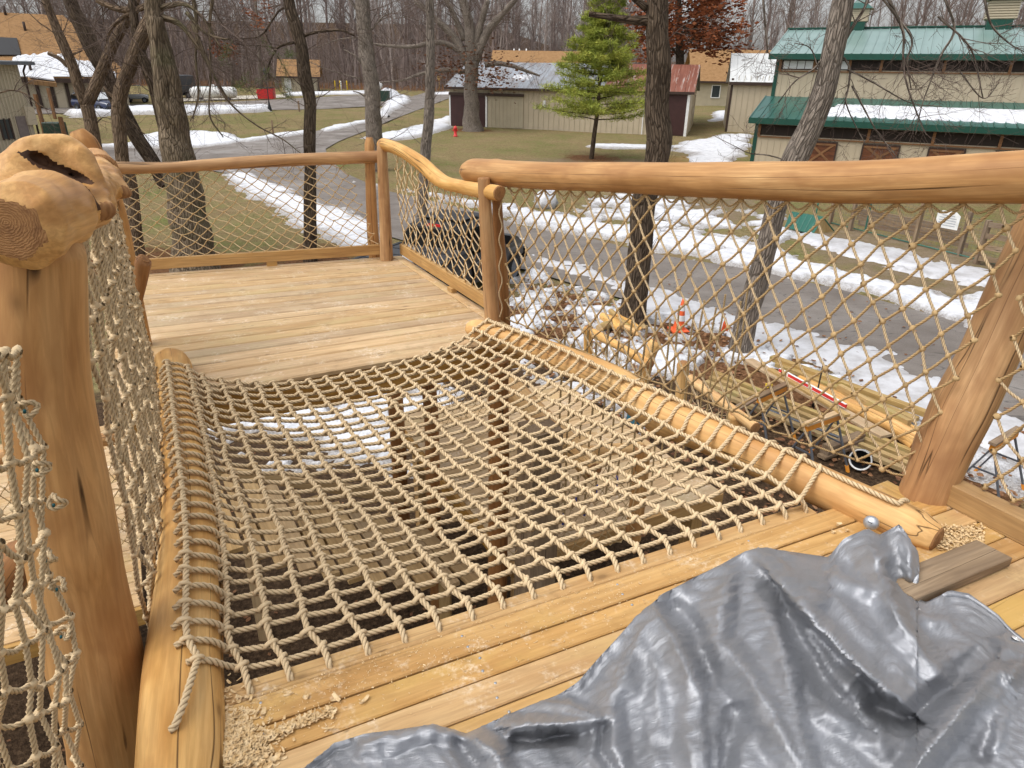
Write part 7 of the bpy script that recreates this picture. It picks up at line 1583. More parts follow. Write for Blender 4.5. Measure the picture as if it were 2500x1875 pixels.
cab = tk.loft('cab', 'car_black', [(0.98, 0.90, 0.72, 1.15, 1.78), (1.15, 0.92, 0.74, 1.15, 1.90), (1.6, 0.93, 0.76, 1.15, 1.95), (2.4, 0.93, 0.75, 1.15, 1.93), (2.7, 0.92, 0.72, 1.15, 1.82), (3.35, 0.88, 0.80, 1.12, 1.22)], p=5)
tk.quad('rear_window', 'car_glass', [(0.955, 0.80, 1.36), (0.955, -0.80, 1.36), (1.01, -0.66, 1.80), (1.01, 0.66, 1.80)], cab); tk.quad('windshield', 'car_glass', [(3.26, -0.80, 1.27), (3.26, 0.80, 1.27), (2.74, 0.68, 1.80), (2.74, -0.68, 1.80)], cab)
for sg in (-1, 1):
    for x0, x1 in ((1.18, 1.95), (2.03, 2.75)): tk.quad('side_window', 'car_glass', [(x0, sg * 0.925, 1.32), (x1, sg * 0.925, 1.32), (x1 - 0.1, sg * 0.80, 1.78), (x0 + 0.04, sg * 0.80, 1.78)][::sg], cab)
    for x0, x1 in ((1.12, 1.98), (2.02, 2.98)): dd = tk.box('door', 'car_black', x0, x1, sg * 0.985 if sg > 0 else -1.005, sg * 1.005 if sg > 0 else -0.985, 0.55, 1.18, bev=0.01); tk.box('handle', 'saw_steel', x0 + 0.08, x0 + 0.26, sg * 1.005 if sg > 0 else -1.03, sg * 1.03 if sg > 0 else -1.005, 1.02, 1.06, dd, 0.004)
    mr = tk.box('mirror', 'car_black', 2.62, 2.80, min(sg * 1.0, sg * 1.25), max(sg * 1.0, sg * 1.25), 1.22, 1.44, bev=0.03)
    tk.box('tail_light', 'lamp_red', -1.21, -1.10, sg * 0.80 if sg > 0 else -0.93, sg * 0.93 if sg > 0 else -0.80, 0.85, 1.22); tk.box('headlight', 'lamp_white', 4.3, 4.44, sg * 0.62 if sg > 0 else -0.86, sg * 0.86 if sg > 0 else -0.62, 0.78, 0.98)
    tk.loft('wheel_arch', 'black', [(-0.52, 0.02, 0.02, 0.4, 0.5), (-0.3, 0.02, 0.02, 0.4, 0.86), (0, 0.02, 0.02, 0.4, 0.95), (0.3, 0.02, 0.02, 0.4, 0.86), (0.52, 0.02, 0.02, 0.4, 0.5)]) if False else None
    tk.wheel(0, sg * 0.86, 0.40, 0.28); tk.wheel(3.5, sg * 0.86, 0.40, 0.28)
    tk.box('bed_rail', 'black', -1.12, 1.02, min(sg * 0.86, sg * 0.97), max(sg * 0.86, sg * 0.97), 1.335, 1.372)
cov = tk.box('bed_cover', 'cover', -1.10, 0.98, -0.855, 0.855, 1.33, 1.362)
for x in (-0.6, -0.08, 0.45): tk.box('cover_seam', 'black', x - 0.02, x + 0.02, -0.85, 0.85, 1.362, 1.372, cov)
tk.box('tailgate', 'car_black', -1.225, -1.185, -0.82, 0.82, 0.66, 1.3); tk.box('bumper', 'saw_steel', -1.40, -1.21, -0.92, 0.92, 0.5, 0.68); tk.box('bumper', 'black', 4.36, 4.52, -0.9, 0.9, 0.48, 0.74)
tk.box('brake_light', 'lamp_red', 1.03, 1.075, -0.19, 0.19, 1.82, 1.875, cab); tk.box('roof_rack', 'black', 1.3, 2.4, -0.6, 0.6, 1.95, 1.965)
p = tk.w(-0.42, -0.25, 1.37); mb = MB(); mb.lathe([(0.0, 0.0), (0.2, 0.0), (0.22, 0.08), (0.13, 0.2), (0.08, 0.3), (0.0, 0.32)], 12, Matrix.Translation(p)); v = mb.v[0]; v += 0.03 * rng.normal(size=v.shape); o = mb.build('snow_lump', M['snow'], org=p); tag(o, 'lump of snow on the pickup bed cover', 'snow lump')
p0 = PG(240, 274); vn = Car('minivan', 'dark blue minivan parked by the lodge behind the forked trunks', 'minivan', Vector((p0.x, p0.y, p0.z + 0.06)), R(-25))
vn.loft('body', 'car_blue', [(-2.3, 0.85, 0.82, 0.4, 1.0), (-2.2, 0.95, 0.9, 0.3, 1.1), (1.2, 0.95, 0.9, 0.3, 1.05), (2.2, 0.9, 0.8, 0.32, 0.9), (2.4, 0.8, 0.7, 0.4, 0.8)], p=4)
cb = vn.loft('cabin', 'car_glass', [(-2.25, 0.85, 0.72, 0.95, 1.5), (-2.0, 0.88, 0.74, 0.95, 1.68), (0.2, 0.88, 0.74, 0.95, 1.72), (0.6, 0.88, 0.74, 0.95, 1.65), (1.5, 0.84, 0.76, 0.95, 1.05)], p=4)
vn.box('roof', 'car_blue', -1.9, 0.3, -0.7, 0.7, 1.69, 1.74, cb); vn.quad('windshield', 'lamp_white', [(1.42, 0.72, 1.12), (1.42, -0.72, 1.12), (0.68, -0.66, 1.63), (0.68, 0.66, 1.63)], cb)
for sg in (-1, 1): vn.wheel(-1.5, sg * 0.86, 0.34, 0.2); vn.wheel(1.5, sg * 0.86, 0.34, 0.2); vn.box('headlight', 'lamp_white', 2.25, 2.4, min(sg * .5, sg * .75), max(sg * .5, sg * .75), 0.62, 0.78)
vn.box('bumper', 'black', 2.3, 2.45, -0.75, 0.75, 0.3, 0.52)
# propane tank
a, b = PG(466, 245), PG(582, 245); a.z += 0.85; b.z += 0.85; tkx = thing('gas_tank', 'long white horizontal gas tank on the gravel pad', 'tank', a.lerp(b, 0.5) - Vector((0, 0, 0.85))); dr_ = (b - a).normalized(); Lx = (b - a).length; q = dr_.to_track_quat('Z', 'Y').to_matrix().to_4x4()
mb = MB(); mb.lathe([(0, 0), (0.35, 0.06), (0.55, 0.25), (0.62, 0.55), (0.62, Lx - 0.55), (0.55, Lx - 0.25), (0.35, Lx - 0.06), (0, Lx)], 20, Matrix.Translation(a) @ q); mb.build('vessel', M['white'], tkx)
for f in (0.2, 0.8): p = a.lerp(b, f); mb = MB(); mb.box(p - Vector((0, 0, 0.6)), dr_ * 0.15, Vector((0, 0.4, 0)), (0, 0, 0.25)); mb.build('saddle', M['saw_steel'], tkx, smooth=False)
p = a.lerp(b, 0.5); mb = MB(); mb.lathe([(0.25, 0.55), (0.25, 0.8), (0.1, 0.88), (0, 0.88)], 12, Matrix.Translation(p)); mb.build('valve_dome', M['white'], tkx)
# dumpster
p = PG(652, 243); ds_ = Car('dumpster', 'red dumpster with black lid in front of the hut', 'dumpster', p, R(8)); ds_.quad('bin_front', 'red', [(-0.85, -0.7, 0.1), (0.85, -0.7, 0.1), (0.95, -0.8, 1.15), (-0.95, -0.8, 1.15)]); ds_.loft('bin_body', 'red', [(-0.95, 0.65, 0.75, 0.1, 1.15), (0.95, 0.65, 0.75, 0.1, 1.3)], p=8); ds_.box('lid', 'black', -0.98, 0.98, -0.78, 0.78, 1.31, 1.37); ds_.box('lift_sleeve', 'red', -1.08, -0.955, -0.5, 0.5, 0.7, 0.85)
# trailer, cart and bits behind the big trunk
p = PG(446, 240); tr_ = Car('cargo_trailer', 'grey box trailer behind the big trunk', 'trailer', p, R(80)); tr_.loft('box_body', 'cover', [(-1.6, 1.0, 0.95, 0.6, 2.6), (1.5, 1.0, 0.95, 0.6, 2.6), (1.9, 0.8, 0.7, 0.7, 2.4)], p=8); tr_.box('chassis', 'black', -1.5, 1.9, -0.8, 0.8, 0.35, 0.59); M['pale_grey'] = plain('pale_grey_panel', (0.30, 0.32, 0.34), 0.5); tr_.box('rear_door', 'pale_grey', -1.66, -1.605, -0.85, 0.85, 0.8, 2.45)
for sg in (-1, 1): tr_.wheel(-0.3, sg * 0.95, 0.36, 0.2)
p = PG(335, 250); ut = Car('utility_cart', 'pale utility cart parked beside the lodge', 'cart', p, R(20)); ut.loft('body', 'pale_grey', [(-1.1, 0.6, 0.6, 0.35, 0.8), (0.6, 0.6, 0.6, 0.35, 0.85), (1.2, 0.5, 0.45, 0.4, 0.75)], p=6)
for sg in (-1, 1):
    ut.wheel(-0.75, sg * 0.55, 0.27, 0.18); ut.wheel(0.85, sg * 0.55, 0.27, 0.18)
    for x in (-0.6, 0.45): ut.box('roof_post', 'saw_steel', x - 0.02, x + 0.02, sg * 0.5 - 0.02, sg * 0.5 + 0.02, 0.8, 1.7)
ut.box('canopy', 'saw_steel', -0.75, 0.6, -0.58, 0.58, 1.7, 1.76)
p = PG(500, 236); fb_ = Car('flatbed_wagon', 'teal flatbed wagon behind the white gas tank', 'wagon', p, R(5)); M['teal'] = plain('teal_paint', (0.02, 0.16, 0.19), 0.5); fb_.box('bed', 'teal', -2.4, 2.4, -0.9, 0.9, 0.75, 1.2); fb_.box('frame', 'black', -2.3, 3.4, -0.3, 0.3, 0.5, 0.74)
for sg in (-1, 1): fb_.wheel(-1.3, sg * 0.85, 0.34, 0.2); fb_.wheel(1.3, sg * 0.85, 0.34, 0.2)
for k, px in enumerate((819, 831, 833.5, 848)):
    p = PG(px, 222 + (k == 2)); bl = thing('bollard', ['leftmost yellow bollard by the hut', 'second yellow bollard by the hut', 'pale striped pole beside the second yellow bollard', 'rightmost yellow bollard by the hut'][k], 'bollard', p, 'bollards by the hut'); mb = MB(); mb.lathe([(0.0, 0.0), (0.09, 0.0), (0.09, 1.35), (0.06, 1.42), (0, 1.44)], 12, Matrix.Translation(p)); mb.build('pipe', M['yellow' if k != 2 else 'white'], bl); mb = MB(); mb.lathe([(0.14, 0.0), (0.14, 0.06), (0.09, 0.1)], 12, Matrix.Translation(p)); mb.build('footing', M['gravel'], bl)
# lamp post, short posts, yield sign, hydrant, utility boxes
p = PG(659, 271); lm = thing('lamp_post', 'black lamp post at the near edge of the parking lot', 'lamp post', p); mb = MB(); mb.lathe([(0.22, 0), (0.2, 0.25), (0.1, 0.6), (0.05, 1.0), (0.045, 3.2)], 10, Matrix.Translation(p)); mb.build('pole', M['black'], lm); mb = MB(); mb.lathe([(0.05, 3.2), (0.16, 3.3), (0.2, 3.65), (0.1, 3.8), (0, 3.9)], 10, Matrix.Translation(p)); mb.build('lantern', M['black'], lm)
p = PG(731, 273); mb = MB(); mb.box(p + Vector((0, 0, 0.5)), (0, 0, 0.5), (0.07, 0, 0), (0, 0.07, 0), 0.01); o = mb.build('short_post', M['grey_wood'], smooth=False, org=p); tag(o, 'short grey post beside the parking lot edge', 'post')
p = PG(667, 326); mb = MB(); mb.box(p + Vector((0, 0, 0.45)), (0, 0, 0.45), (0.05, 0, 0), (0, 0.05, 0), 0.01); o = mb.build('short_post', M['grey_wood'], smooth=False, org=p); tag(o, 'short grey stake on the lawn by the road', 'post')
p = PG(1073, 219); ys = thing('yield_sign', 'back of a triangular yield sign on a wooden post', 'sign', p); mb = MB(); mb.box(p + Vector((0, 0, 0.9)), (0, 0, 0.9), (0.07, 0, 0), (0, 0.07, 0)); mb.build('post', M['lumber'], ys, smooth=False); q_ = p + Vector((0, -0.1, 1.65)); mb = MB(); mb.poly_prism([q_ + Vector((-0.5, 0, 0.35)), q_ + Vector((0.5, 0, 0.35)), q_ + Vector((0, 0, -0.5))], Vector((0, -0.03, 0))); mb.build('plate', M['lumber'], ys, smooth=False)
p = PG(1112, 333); hy = thing('fire_hydrant', 'small red fire hydrant on the lawn before the oak', 'hydrant', p)
mb = MB(); mb.lathe([(0.16, 0), (0.16, 0.06), (0.11, 0.08), (0.11, 0.5), (0.14, 0.52), (0.14, 0.56), (0.1, 0.66), (0.03, 0.72), (0, 0.74)], 14, Matrix.Translation(p)); mb.build('barrel', M['red'], hy)
for sg in (-1, 1): mb = MB(); mb.tube([p + Vector((sg * 0.09, 0, 0.42)), p + Vector((sg * 0.19, 0, 0.42))], 0.05, 10); mb.build('outlet', M['red'], hy)
p = PG(936, 250); ub = thing('utility_box', 'green utility box with posts at the road bend', 'utility box', p); mb = MB(); mb.box(p + Vector((0, 0, 0.7)), (0.75, 0, 0), (0, 0.5, 0), (0, 0, 0.6), 0.05); mb.build('cabinet', M['dark_green'], ub, smooth=False); mb = MB(); mb.box(p + Vector((0, 0, 0.05)), (0.9, 0, 0), (0, 0.65, 0), (0, 0, 0.06)); mb.build('plinth', M['gravel'], ub, smooth=False)
for x in (-1.0, 1.05): mb = MB(); mb.box(p + Vector((x, -0.4, 0.75)), (0, 0, 0.75), (0.07, 0, 0), (0, 0.07, 0)); mb.build('guard_post', M['pale_grey'], ub, smooth=False)
p = PG(925, 232) + Vector((0, 0, 1.2)); wt_ = thing('white_tank', 'round white tank above the green utility box', 'tank', p); mb = MB(); mb.lathe([(0, -0.6), (0.45, -0.45), (0.62, 0), (0.45, 0.45), (0, 0.6)], 14, Matrix.Translation(p)); mb.build('globe', M['white'], wt_); mb = MB(); mb.lathe([(0.3, -1.3), (0.25, -0.5)], 10, Matrix.Translation(p)); mb.build('pedestal', M['pale_grey'], wt_)
p = PG(948, 244); mb = MB(); mb.lathe([(2.2, 0), (1.7, 0.5), (1.0, 0.95), (0.4, 1.25), (0, 1.3)], 18, Matrix.Translation(p)); v = mb.v[0]; v += rng.normal(size=v.shape) * 0.1; o = mb.build('snow_pile', M['snow'], org=p); tag(o, 'tall snow pile behind the green utility box', 'snow pile')
# low raised bed frame by the big right trunk
p0, p1 = PG(1625, 397), PG(1665, 385); rbx = thing('raised_bed', 'low timber bed frame on the grass right of the big trunk', 'bed frame', p0)
for dx, dy, L_, ax_ in ((0, 0, 1.4, 0), (0, 1.4, 1.4, 0), (-0.7, 0.7, 0.7, 1), (0.7, 0.7, 0.7, 1)): mb = MB(); mb.box(p0 + Vector((0.6 + dx, dy, 0.12)), (0.72, 0, 0) if ax_ == 0 else (0, 0.66, 0), (0, 0.03, 0) if ax_ == 0 else (0.03, 0, 0), (0, 0, 0.12)); mb.build('side_board', M['lumber'], rbx, smooth=False)
# ================================================================== TREES
def bark(name, base, dark, light, scale=1.0, moss=None):
    m = Mat(name, 0.9, 0.1)
    v = m.coord('lc', (1, 1, 0.16)); vo = m.n('TexVoronoi', Scale=16 * scale, _feature='DISTANCE_TO_EDGE'); m.l(v, vo.inputs['Vector']); vo.inputs['Randomness'].default_value = 1.0
    nz = m.noise(m.coord('lc', (1, 1, 0.12)), 20 * scale, 5, 0.65, 0.8); big = m.noise(m.coord('lc', (1, 1, 0.6)), 2.2, 3)
    rid = m.ramp(vo.outputs['Distance'], [(0.0, 0.0), (0.16, 1.0)])
    c = m.ramp(nz, [(0.3, dark), (0.52, base), (0.72, light)]); c = m.mix(m.math('MULTIPLY', m.ramp(vo.outputs['Distance'], [(0.0, 1.0), (0.12, 0.0)]), 0.75), c, tuple(x * 0.4 for x in dark))
    c = m.mix(m.ramp(big, [(0.4, 0.0), (0.7, 0.4)]), c, light)
    if moss: c = m.mix(m.ramp(m.noise(m.coord('pos'), 1.3, 3), [(0.5, 0.0), (0.66, 0.45)]), c, moss)
    m.color(c); m.bump(m.math('ADD', rid, m.math('MULTIPLY', nz, 0.7)), 0.9, 0.035); return m.m
M['bark_oak'] = bark('oak_bark', (0.22, 0.165, 0.11), (0.085, 0.062, 0.042), (0.34, 0.265, 0.185), 1.0, (0.15, 0.145, 0.075))
M['bark_dark'] = bark('dark_bark', (0.115, 0.083, 0.058), (0.045, 0.032, 0.023), (0.20, 0.15, 0.105), 1.2)
M['bark_brown'] = bark('brown_bark', (0.23, 0.16, 0.105), (0.10, 0.068, 0.046), (0.34, 0.25, 0.175), 1.4)
M['bark_grey'] = bark('grey_bark', (0.26, 0.215, 0.175), (0.12, 0.095, 0.076), (0.39, 0.33, 0.275), 1.3)
M['twig'] = plain('grey_brown_twig', (0.13, 0.095, 0.078), 0.9, 0.1, 0, 0.2, 3)
M['wood_far'] = plain('wood_trunk', (0.30, 0.25, 0.225), 0.95, 0.05, 0, 0.3, 0.7)
M['wood_far2'] = plain('wood_trunk_brown', (0.235, 0.185, 0.165), 0.95, 0.05, 0, 0.3, 0.7)
m = Mat('pine_needles', 0.7, 0.2); m.color(m.ramp(m.noise(m.coord('pos'), 1.6, 3, 0.7), [(0.3, (0.13, 0.18, 0.03)), (0.5, (0.29, 0.33, 0.055)), (0.72, (0.48, 0.46, 0.09))])); M['needles'] = m.m
m = Mat('dark_pine_needles', 0.7, 0.2); m.color(m.ramp(m.noise(m.coord('pos'), 4, 3, 0.7), [(0.3, (0.05, 0.075, 0.02)), (0.7, (0.13, 0.15, 0.05))])); M['needles_dark'] = m.m
m = Mat('russet_oak_leaf', 0.8, 0.15); m.color(m.ramp(m.noise(m.coord('pos'), 1.4, 3, 0.7), [(0.3, (0.11, 0.035, 0.018)), (0.5, (0.24, 0.075, 0.03)), (0.72, (0.36, 0.14, 0.055))])); M['russet'] = m.m
m = Mat('brown_oak_leaf', 0.8, 0.15); m.color(m.ramp(m.noise(m.coord('pos'), 2.0, 3, 0.7), [(0.3, (0.07, 0.03, 0.018)), (0.7, (0.20, 0.095, 0.05))])); M['brown_leaf'] = m.m
def rand_perp(d):
    a = Vector((random.gauss(0, 1), random.gauss(0, 1), random.gauss(0, 1))); a -= d * a.dot(d); return a.normalized()
def grow(mb, p, d, r, L, lev, maxlev, up=0.15, nside=(6, 5, 4, 3, 3), kids=(6, 5, 4, 3), wob=0.18, rmin=0.004, spread=(0.6, 1.1), ends=None, klen=(0.4, 0.65)):
    n = max(3, int(5 - lev * 0.6)); pts = [p.copy()]; dd = d.normalized(); q = p.copy(); rad = [r]
    for i in range(n):
        dd = (dd + rand_perp(dd) * wob + Vector((0, 0, up * (0.5 if lev == 0 else 1)))).normalized(); q = q + dd * (L / n); pts.append(q.copy()); rad.append(max(rmin, r * (1 - 0.8 * (i + 1) / n)))
    mb.tube(pts, rad, nside[min(lev, len(nside) - 1)], False)
    if ends is not None and lev >= maxlev - 1: ends.append((pts[-1], dd.copy())); ends.append((pts[len(pts) // 2], dd.copy()))
    if lev < maxlev:
        for k in range(kids[min(lev, len(kids) - 1)]):
            t = random.uniform(0.25, 1.0); i = min(n - 1, int(t * n)); f = t * n - i; b = pts[i].lerp(pts[i + 1], f); sd_ = (pts[i + 1] - pts[i]).normalized(); an = random.uniform(*spread)
            nd = (sd_ * math.cos(an) + rand_perp(sd_) * math.sin(an)).normalized(); rr = max(rmin, lerp(rad[i], rad[i + 1], f) * random.uniform(0.45, 0.7)); grow(mb, b, nd, rr, L * random.uniform(*klen), lev + 1, maxlev, up, nside, kids, wob, rmin, spread, ends, klen)
def px_tree(name, label, trunk, d, mat, limbs=(), twigs=(), seed=0, group=None, ext_top=None, n=16, lump=0.06, root=True, ddy=0.0, cat='tree', twig_mat='twig', tl=3, knots=()):
    """trunk: [(px,py,width)] from the foot upwards in the plane y=d"""
    random.seed(seed); b = PG(trunk[0][0], trunk[0][1]); t = thing(name, label, cat, b, group); yy = lambda i, m_: d + ddy * i / max(1, m_ - 1)
    P = [PY(x, y, yy(i, len(trunk))) for i, (x, y, w) in enumerate(trunk)]; r = [w * 0.5 * depth_of(p) / FPX for p, (x, y, w) in zip(P, trunk)]
    if root: P = [P[0] + Vector((0, 0, -0.25))] + P; r = [r[0] * 1.25] + r; r[1] *= 1.08
    if ext_top:
        dirv = (P[-1] - P[-2]).normalized(); P.append(P[-1] + dirv * ext_top); r.append(r[-1] * 0.7)
    Q = smooth_path(np.hstack([np.array([tuple(p) for p in P]), np.array(r)[:, None]]), max(12, len(P) * 7)); mb = MB(); mb.tube(Q[:, :3], Q[:, 3], n, True, lump_fn(seed + 900, lump, 0.02, knots)); tr_o = mb.build('trunk', M[mat], t)
    ends = []
    for li, L_ in enumerate(limbs):
        pts = [(*a, ) for a in L_]; P2 = [PY(a[0], a[1], d + (a[3] if len(a) > 3 else 0.0)) for a in pts]; r2 = [max(0.004, a[2] * 0.5 * depth_of(p) / FPX) for a, p in zip(pts, P2)]
        Q = smooth_path(np.hstack([np.array([tuple(p) for p in P2]), np.array(r2)[:, None]]), len(P2) * 5); mb = MB(); mb.tube(Q[:, :3], np.maximum(Q[:, 3], 0.003), 10 if r2[0] > 0.05 else 6, True, lump_fn(seed + li, 0.08, 0.02)); mb.build('branch', M[mat], t); ends.append(Q)
    if twigs:
        mb = MB()
        for (li, cnt, ln, lev) in twigs:
            Q = ends[li] if li >= 0 else smooth_path(np.hstack([np.array([tuple(p) for p in P]), np.array(r)[:, None]]), 40)
            for _ in range(cnt):
                k = random.randint(int(len(Q) * 0.25), len(Q) - 2); p = Vector(Q[k, :3]); sd_ = Vector(Q[k + 1, :3] - Q[k, :3]).normalized(); an = random.uniform(0.5, 1.2); nd = sd_ * math.cos(an) + rand_perp(sd_) * math.sin(an)
                grow(mb, p, nd, min(Q[k, 3] * 0.55, 0.007 * ln + 0.003), ln * random.uniform(0.6, 1.3), 1, 1 + lev, up=random.uniform(-0.12, 0.08), rmin=0.0022, wob=0.22, kids=(5, 4, 3, 3))
        o = mb.build('twigs', M[twig_mat], t); o['kind'] = 'stuff'
    return t
# --- left group
z = lambda a, b, w: (a / 4.148, b / 4.148, w / 4.148)
px_tree('forked_tree', 'slim forked tree nearest the lodge at the far left', [(262, 640, 34), (245, 480, 33), (232, 360, 32), (222, 300, 30), (212, 255, 31)], 19.6, 'bark_brown',
        [[(*z(870, 1060, 120)[:2], 28), z(790, 850, 105), z(720, 640, 100), z(610, 380, 92), z(520, 150, 80), z(440, -60, 72), (80, -120, 14)], [(*z(880, 1060, 120)[:2], 27), z(960, 880, 115), z(1060, 640, 110), z(1160, 430, 100), z(1280, 200, 95), z(1360, 20, 90), z(1420, -200, 70)], [z(690, 670, 45), z(600, 590, 40), z(490, 540, 38)], [z(740, 550, 18), z(820, 520, 10), z(830, 500, 6)], [z(0, 940, 16), z(120, 915, 16), z(260, 950, 14), z(370, 1040, 12), z(480, 1110, 8)], [z(950, 1290, 14), z(1040, 1190, 10), z(1140, 1210, 6)]], [(0, 12, 1.6, 2), (1, 14, 1.6, 2), (4, 9, 1.3, 2), (5, 5, 0.7, 1)], seed=11)
px_tree('leaning_tree', 'tree with trunk leaning right crossing before the big oak', [(335, 642, 36), (325, 520, 35), (312, 430, 33), (300, 395, 31), (293, 330, 30), (290, 270, 31), (298, 215, 32), (318, 160, 33), (345, 95, 34), (375, 35, 33), (390, -20, 30), (402, -120, 26)], 18.9, 'bark_brown',
        [[z(1480, 60, 60), z(1280, 160, 45), z(1180, 230, 36), z(1110, 320, 28), z(1080, 440, 16)], [z(1190, 990, 40), z(1120, 960, 34), z(1050, 880, 20)], [z(1270, 1170, 18), z(1340, 1240, 12), z(1480, 1380, 7), z(1560, 1480, 4)], [z(1330, 110, 70), z(1150, 80, 60), z(980, 0, 50)], [(290, 262, 30), (287, 218, 20), (285, 205, 14)]], [(0, 14, 1.3, 2), (2, 6, 0.8, 1), (3, 14, 1.5, 2), (-1, 10, 1.6, 2)], seed=12)
px_tree('leaning_tree', 'dark mossy trunk leaning far to the left', [(405, 455, 36), (372, 395, 34), (335, 335, 34), (311, 290, 34), (290, 250, 35), (272, 215, 36), (255, 175, 37), (230, 125, 37), (205, 75, 35), (178, 20, 33), (150, -60, 30)], 20.5, 'bark_dark', [], [(-1, 14, 1.6, 2)], seed=13, root=False)
px_tree('leaning_tree', 'thin dark trunk merging into the left of the big oak', [(405, 330, 26), (395, 290, 27), (376, 217, 27), (360, 170, 26), (345, 135, 25), (335, 90, 22), (325, 20, 20), (318, -60, 18)], 18.9, 'bark_dark', [], [(-1, 10, 1.4, 2)], seed=14, root=False)
px_tree('oak_tree', 'massive twin oak trunk rising behind the left deck railing', [(482, 665, 112), (473, 610, 97), (455, 500, 86), (437, 390, 75), (422, 300, 68), (410, 217, 63), (397, 140, 52), (386, 90, 44), (378, 30, 42), (372, -80, 40)], 18.2, 'bark_oak',
        [[(418, 320, 40, -.1), (402, 250, 36, -.2), (392, 180, 34, -.2), (384, 110, 30, -.2), (380, 40, 30, -.2)], [(395, 40, 18), (440, 60, 12), (480, 110, 9), (520, 180, 6), (555, 240, 4)], [(390, 20, 14), (450, 10, 10), (500, 50, 7), (540, 120, 5)], [(455, 30, 10), (500, 80, 8), (545, 95, 6), (560, 95, 5)], [(470, -20, 10), (480, 60, 8), (478, 150, 6), (485, 230, 5), (470, 290, 3)], [(520, -10, 8), (512, 60, 7), (515, 180, 5), (512, 280, 4), (545, 335, 3)], [(470, 60, 10), (520, 180, 7), (560, 250, 5), (625, 305, 4), (690, 340, 3), (735, 375, 2)]],
        [(1, 14, 1.2, 2), (2, 14, 1.2, 2), (3, 10, 1.2, 2), (4, 10, 0.8, 2), (5, 10, 0.7, 2), (6, 12, 0.9, 2), (-1, 12, 1.6, 2)], seed=15, lump=0.09, n=28)
z2 = lambda a, b, w: (450 + a / 4.148, b / 4.148, w / 4.148)
px_tree('bent_tree', 'dark bent trunk with a long arching side branch', [(758, 645, 33), (757, 560, 31), (758, 450, 29), (756, 362, 28), (757, 265, 29), (751, 220, 30), (744, 181, 31), (738, 140, 30), (733, 108, 29), (722, 62, 29), (708, 20, 28), (700, -40, 27), (690, -140, 24)], 19.2, 'bark_dark',
        [[z2(1220, 360, 34), z2(1300, 335, 30), z2(1450, 310, 28), z2(1600, 310, 26), z2(1720, 360, 20)], [z2(1110, 430, 30), z2(1000, 455, 26), z2(930, 500, 22), z2(880, 590, 18), z2(850, 700, 14), z2(860, 800, 10)], [z2(1050, 60, 26), z2(960, 110, 22), z2(880, 220, 20), z2(800, 340, 16), z2(700, 385, 12), z2(480, 390, 8)], [z2(930, 490, 16), z2(800, 465, 12), z2(650, 460, 9), z2(490, 445, 6)], [z2(820, 340, 10), z2(900, 500, 9), z2(1000, 660, 8), z2(1080, 800, 6), z2(1110, 900, 4)], [z2(250, 20, 16), z2(330, 150, 14), z2(400, 270, 12), z2(470, 400, 8)]],
        [(1, 10, 0.9, 2), (2, 12, 1.1, 2), (3, 12, 0.9, 2), (4, 8, 0.6, 1), (5, 8, 0.9, 2), (0, 6, 0.9, 2), (-1, 10, 1.6, 2)], seed=16, n=20)
px_tree('shaggy_tree', 'shaggy grey trunk standing behind the corner posts', [(922, 430, 46), (916, 380, 42), (913, 337, 40), (911, 280, 38), (908, 217, 37), (899, 150, 37), (891, 96, 36), (887, 40, 35), (884, 0, 34), (880, -80, 32)], 36.0, 'bark_grey',
        [[z2(1790, 640, 24), z2(1720, 560, 18), z2(1610, 500, 14)], [z2(1830, 980, 18), z2(1770, 940, 14), z2(1710, 925, 10)], [z2(1790, 800, 16), z2(1600, 750, 12), z2(1420, 690, 9), z2(1250, 620, 6)], [z2(1750, 380, 14), z2(1560, 400, 11), z2(1400, 460, 8), z2(1280, 490, 5)], [z2(1900, 300, 20), z2(2000, 180, 16), z2(2080, 130, 12)], [z2(1740, 90, 30), z2(1680, 0, 24), z2(1640, -60, 20)]], [(2, 12, 2.2, 2), (3, 12, 2.0, 2), (4, 8, 2.0, 2), (5, 8, 2.0, 2), (-1, 16, 3.0, 2)], seed=17, n=20, lump=0.08)
px_tree('slim_tree', 'slim straight grey trunk behind the curving rail', [(1030, 560, 27), (1032, 500, 25), (1037, 420, 25), (1040, 360, 25), (1047, 285, 25), (1050, 200, 23), (1051, 122, 21), (1050, 60, 21), (1049, 0, 20), (1048, -100, 18)], 24.0, 'bark_grey', [], [(-1, 12, 1.6, 2)], seed=18, n=16)
z3 = lambda a, b, w: (850 + a / 2.458, b / 2.458, w / 2.458)
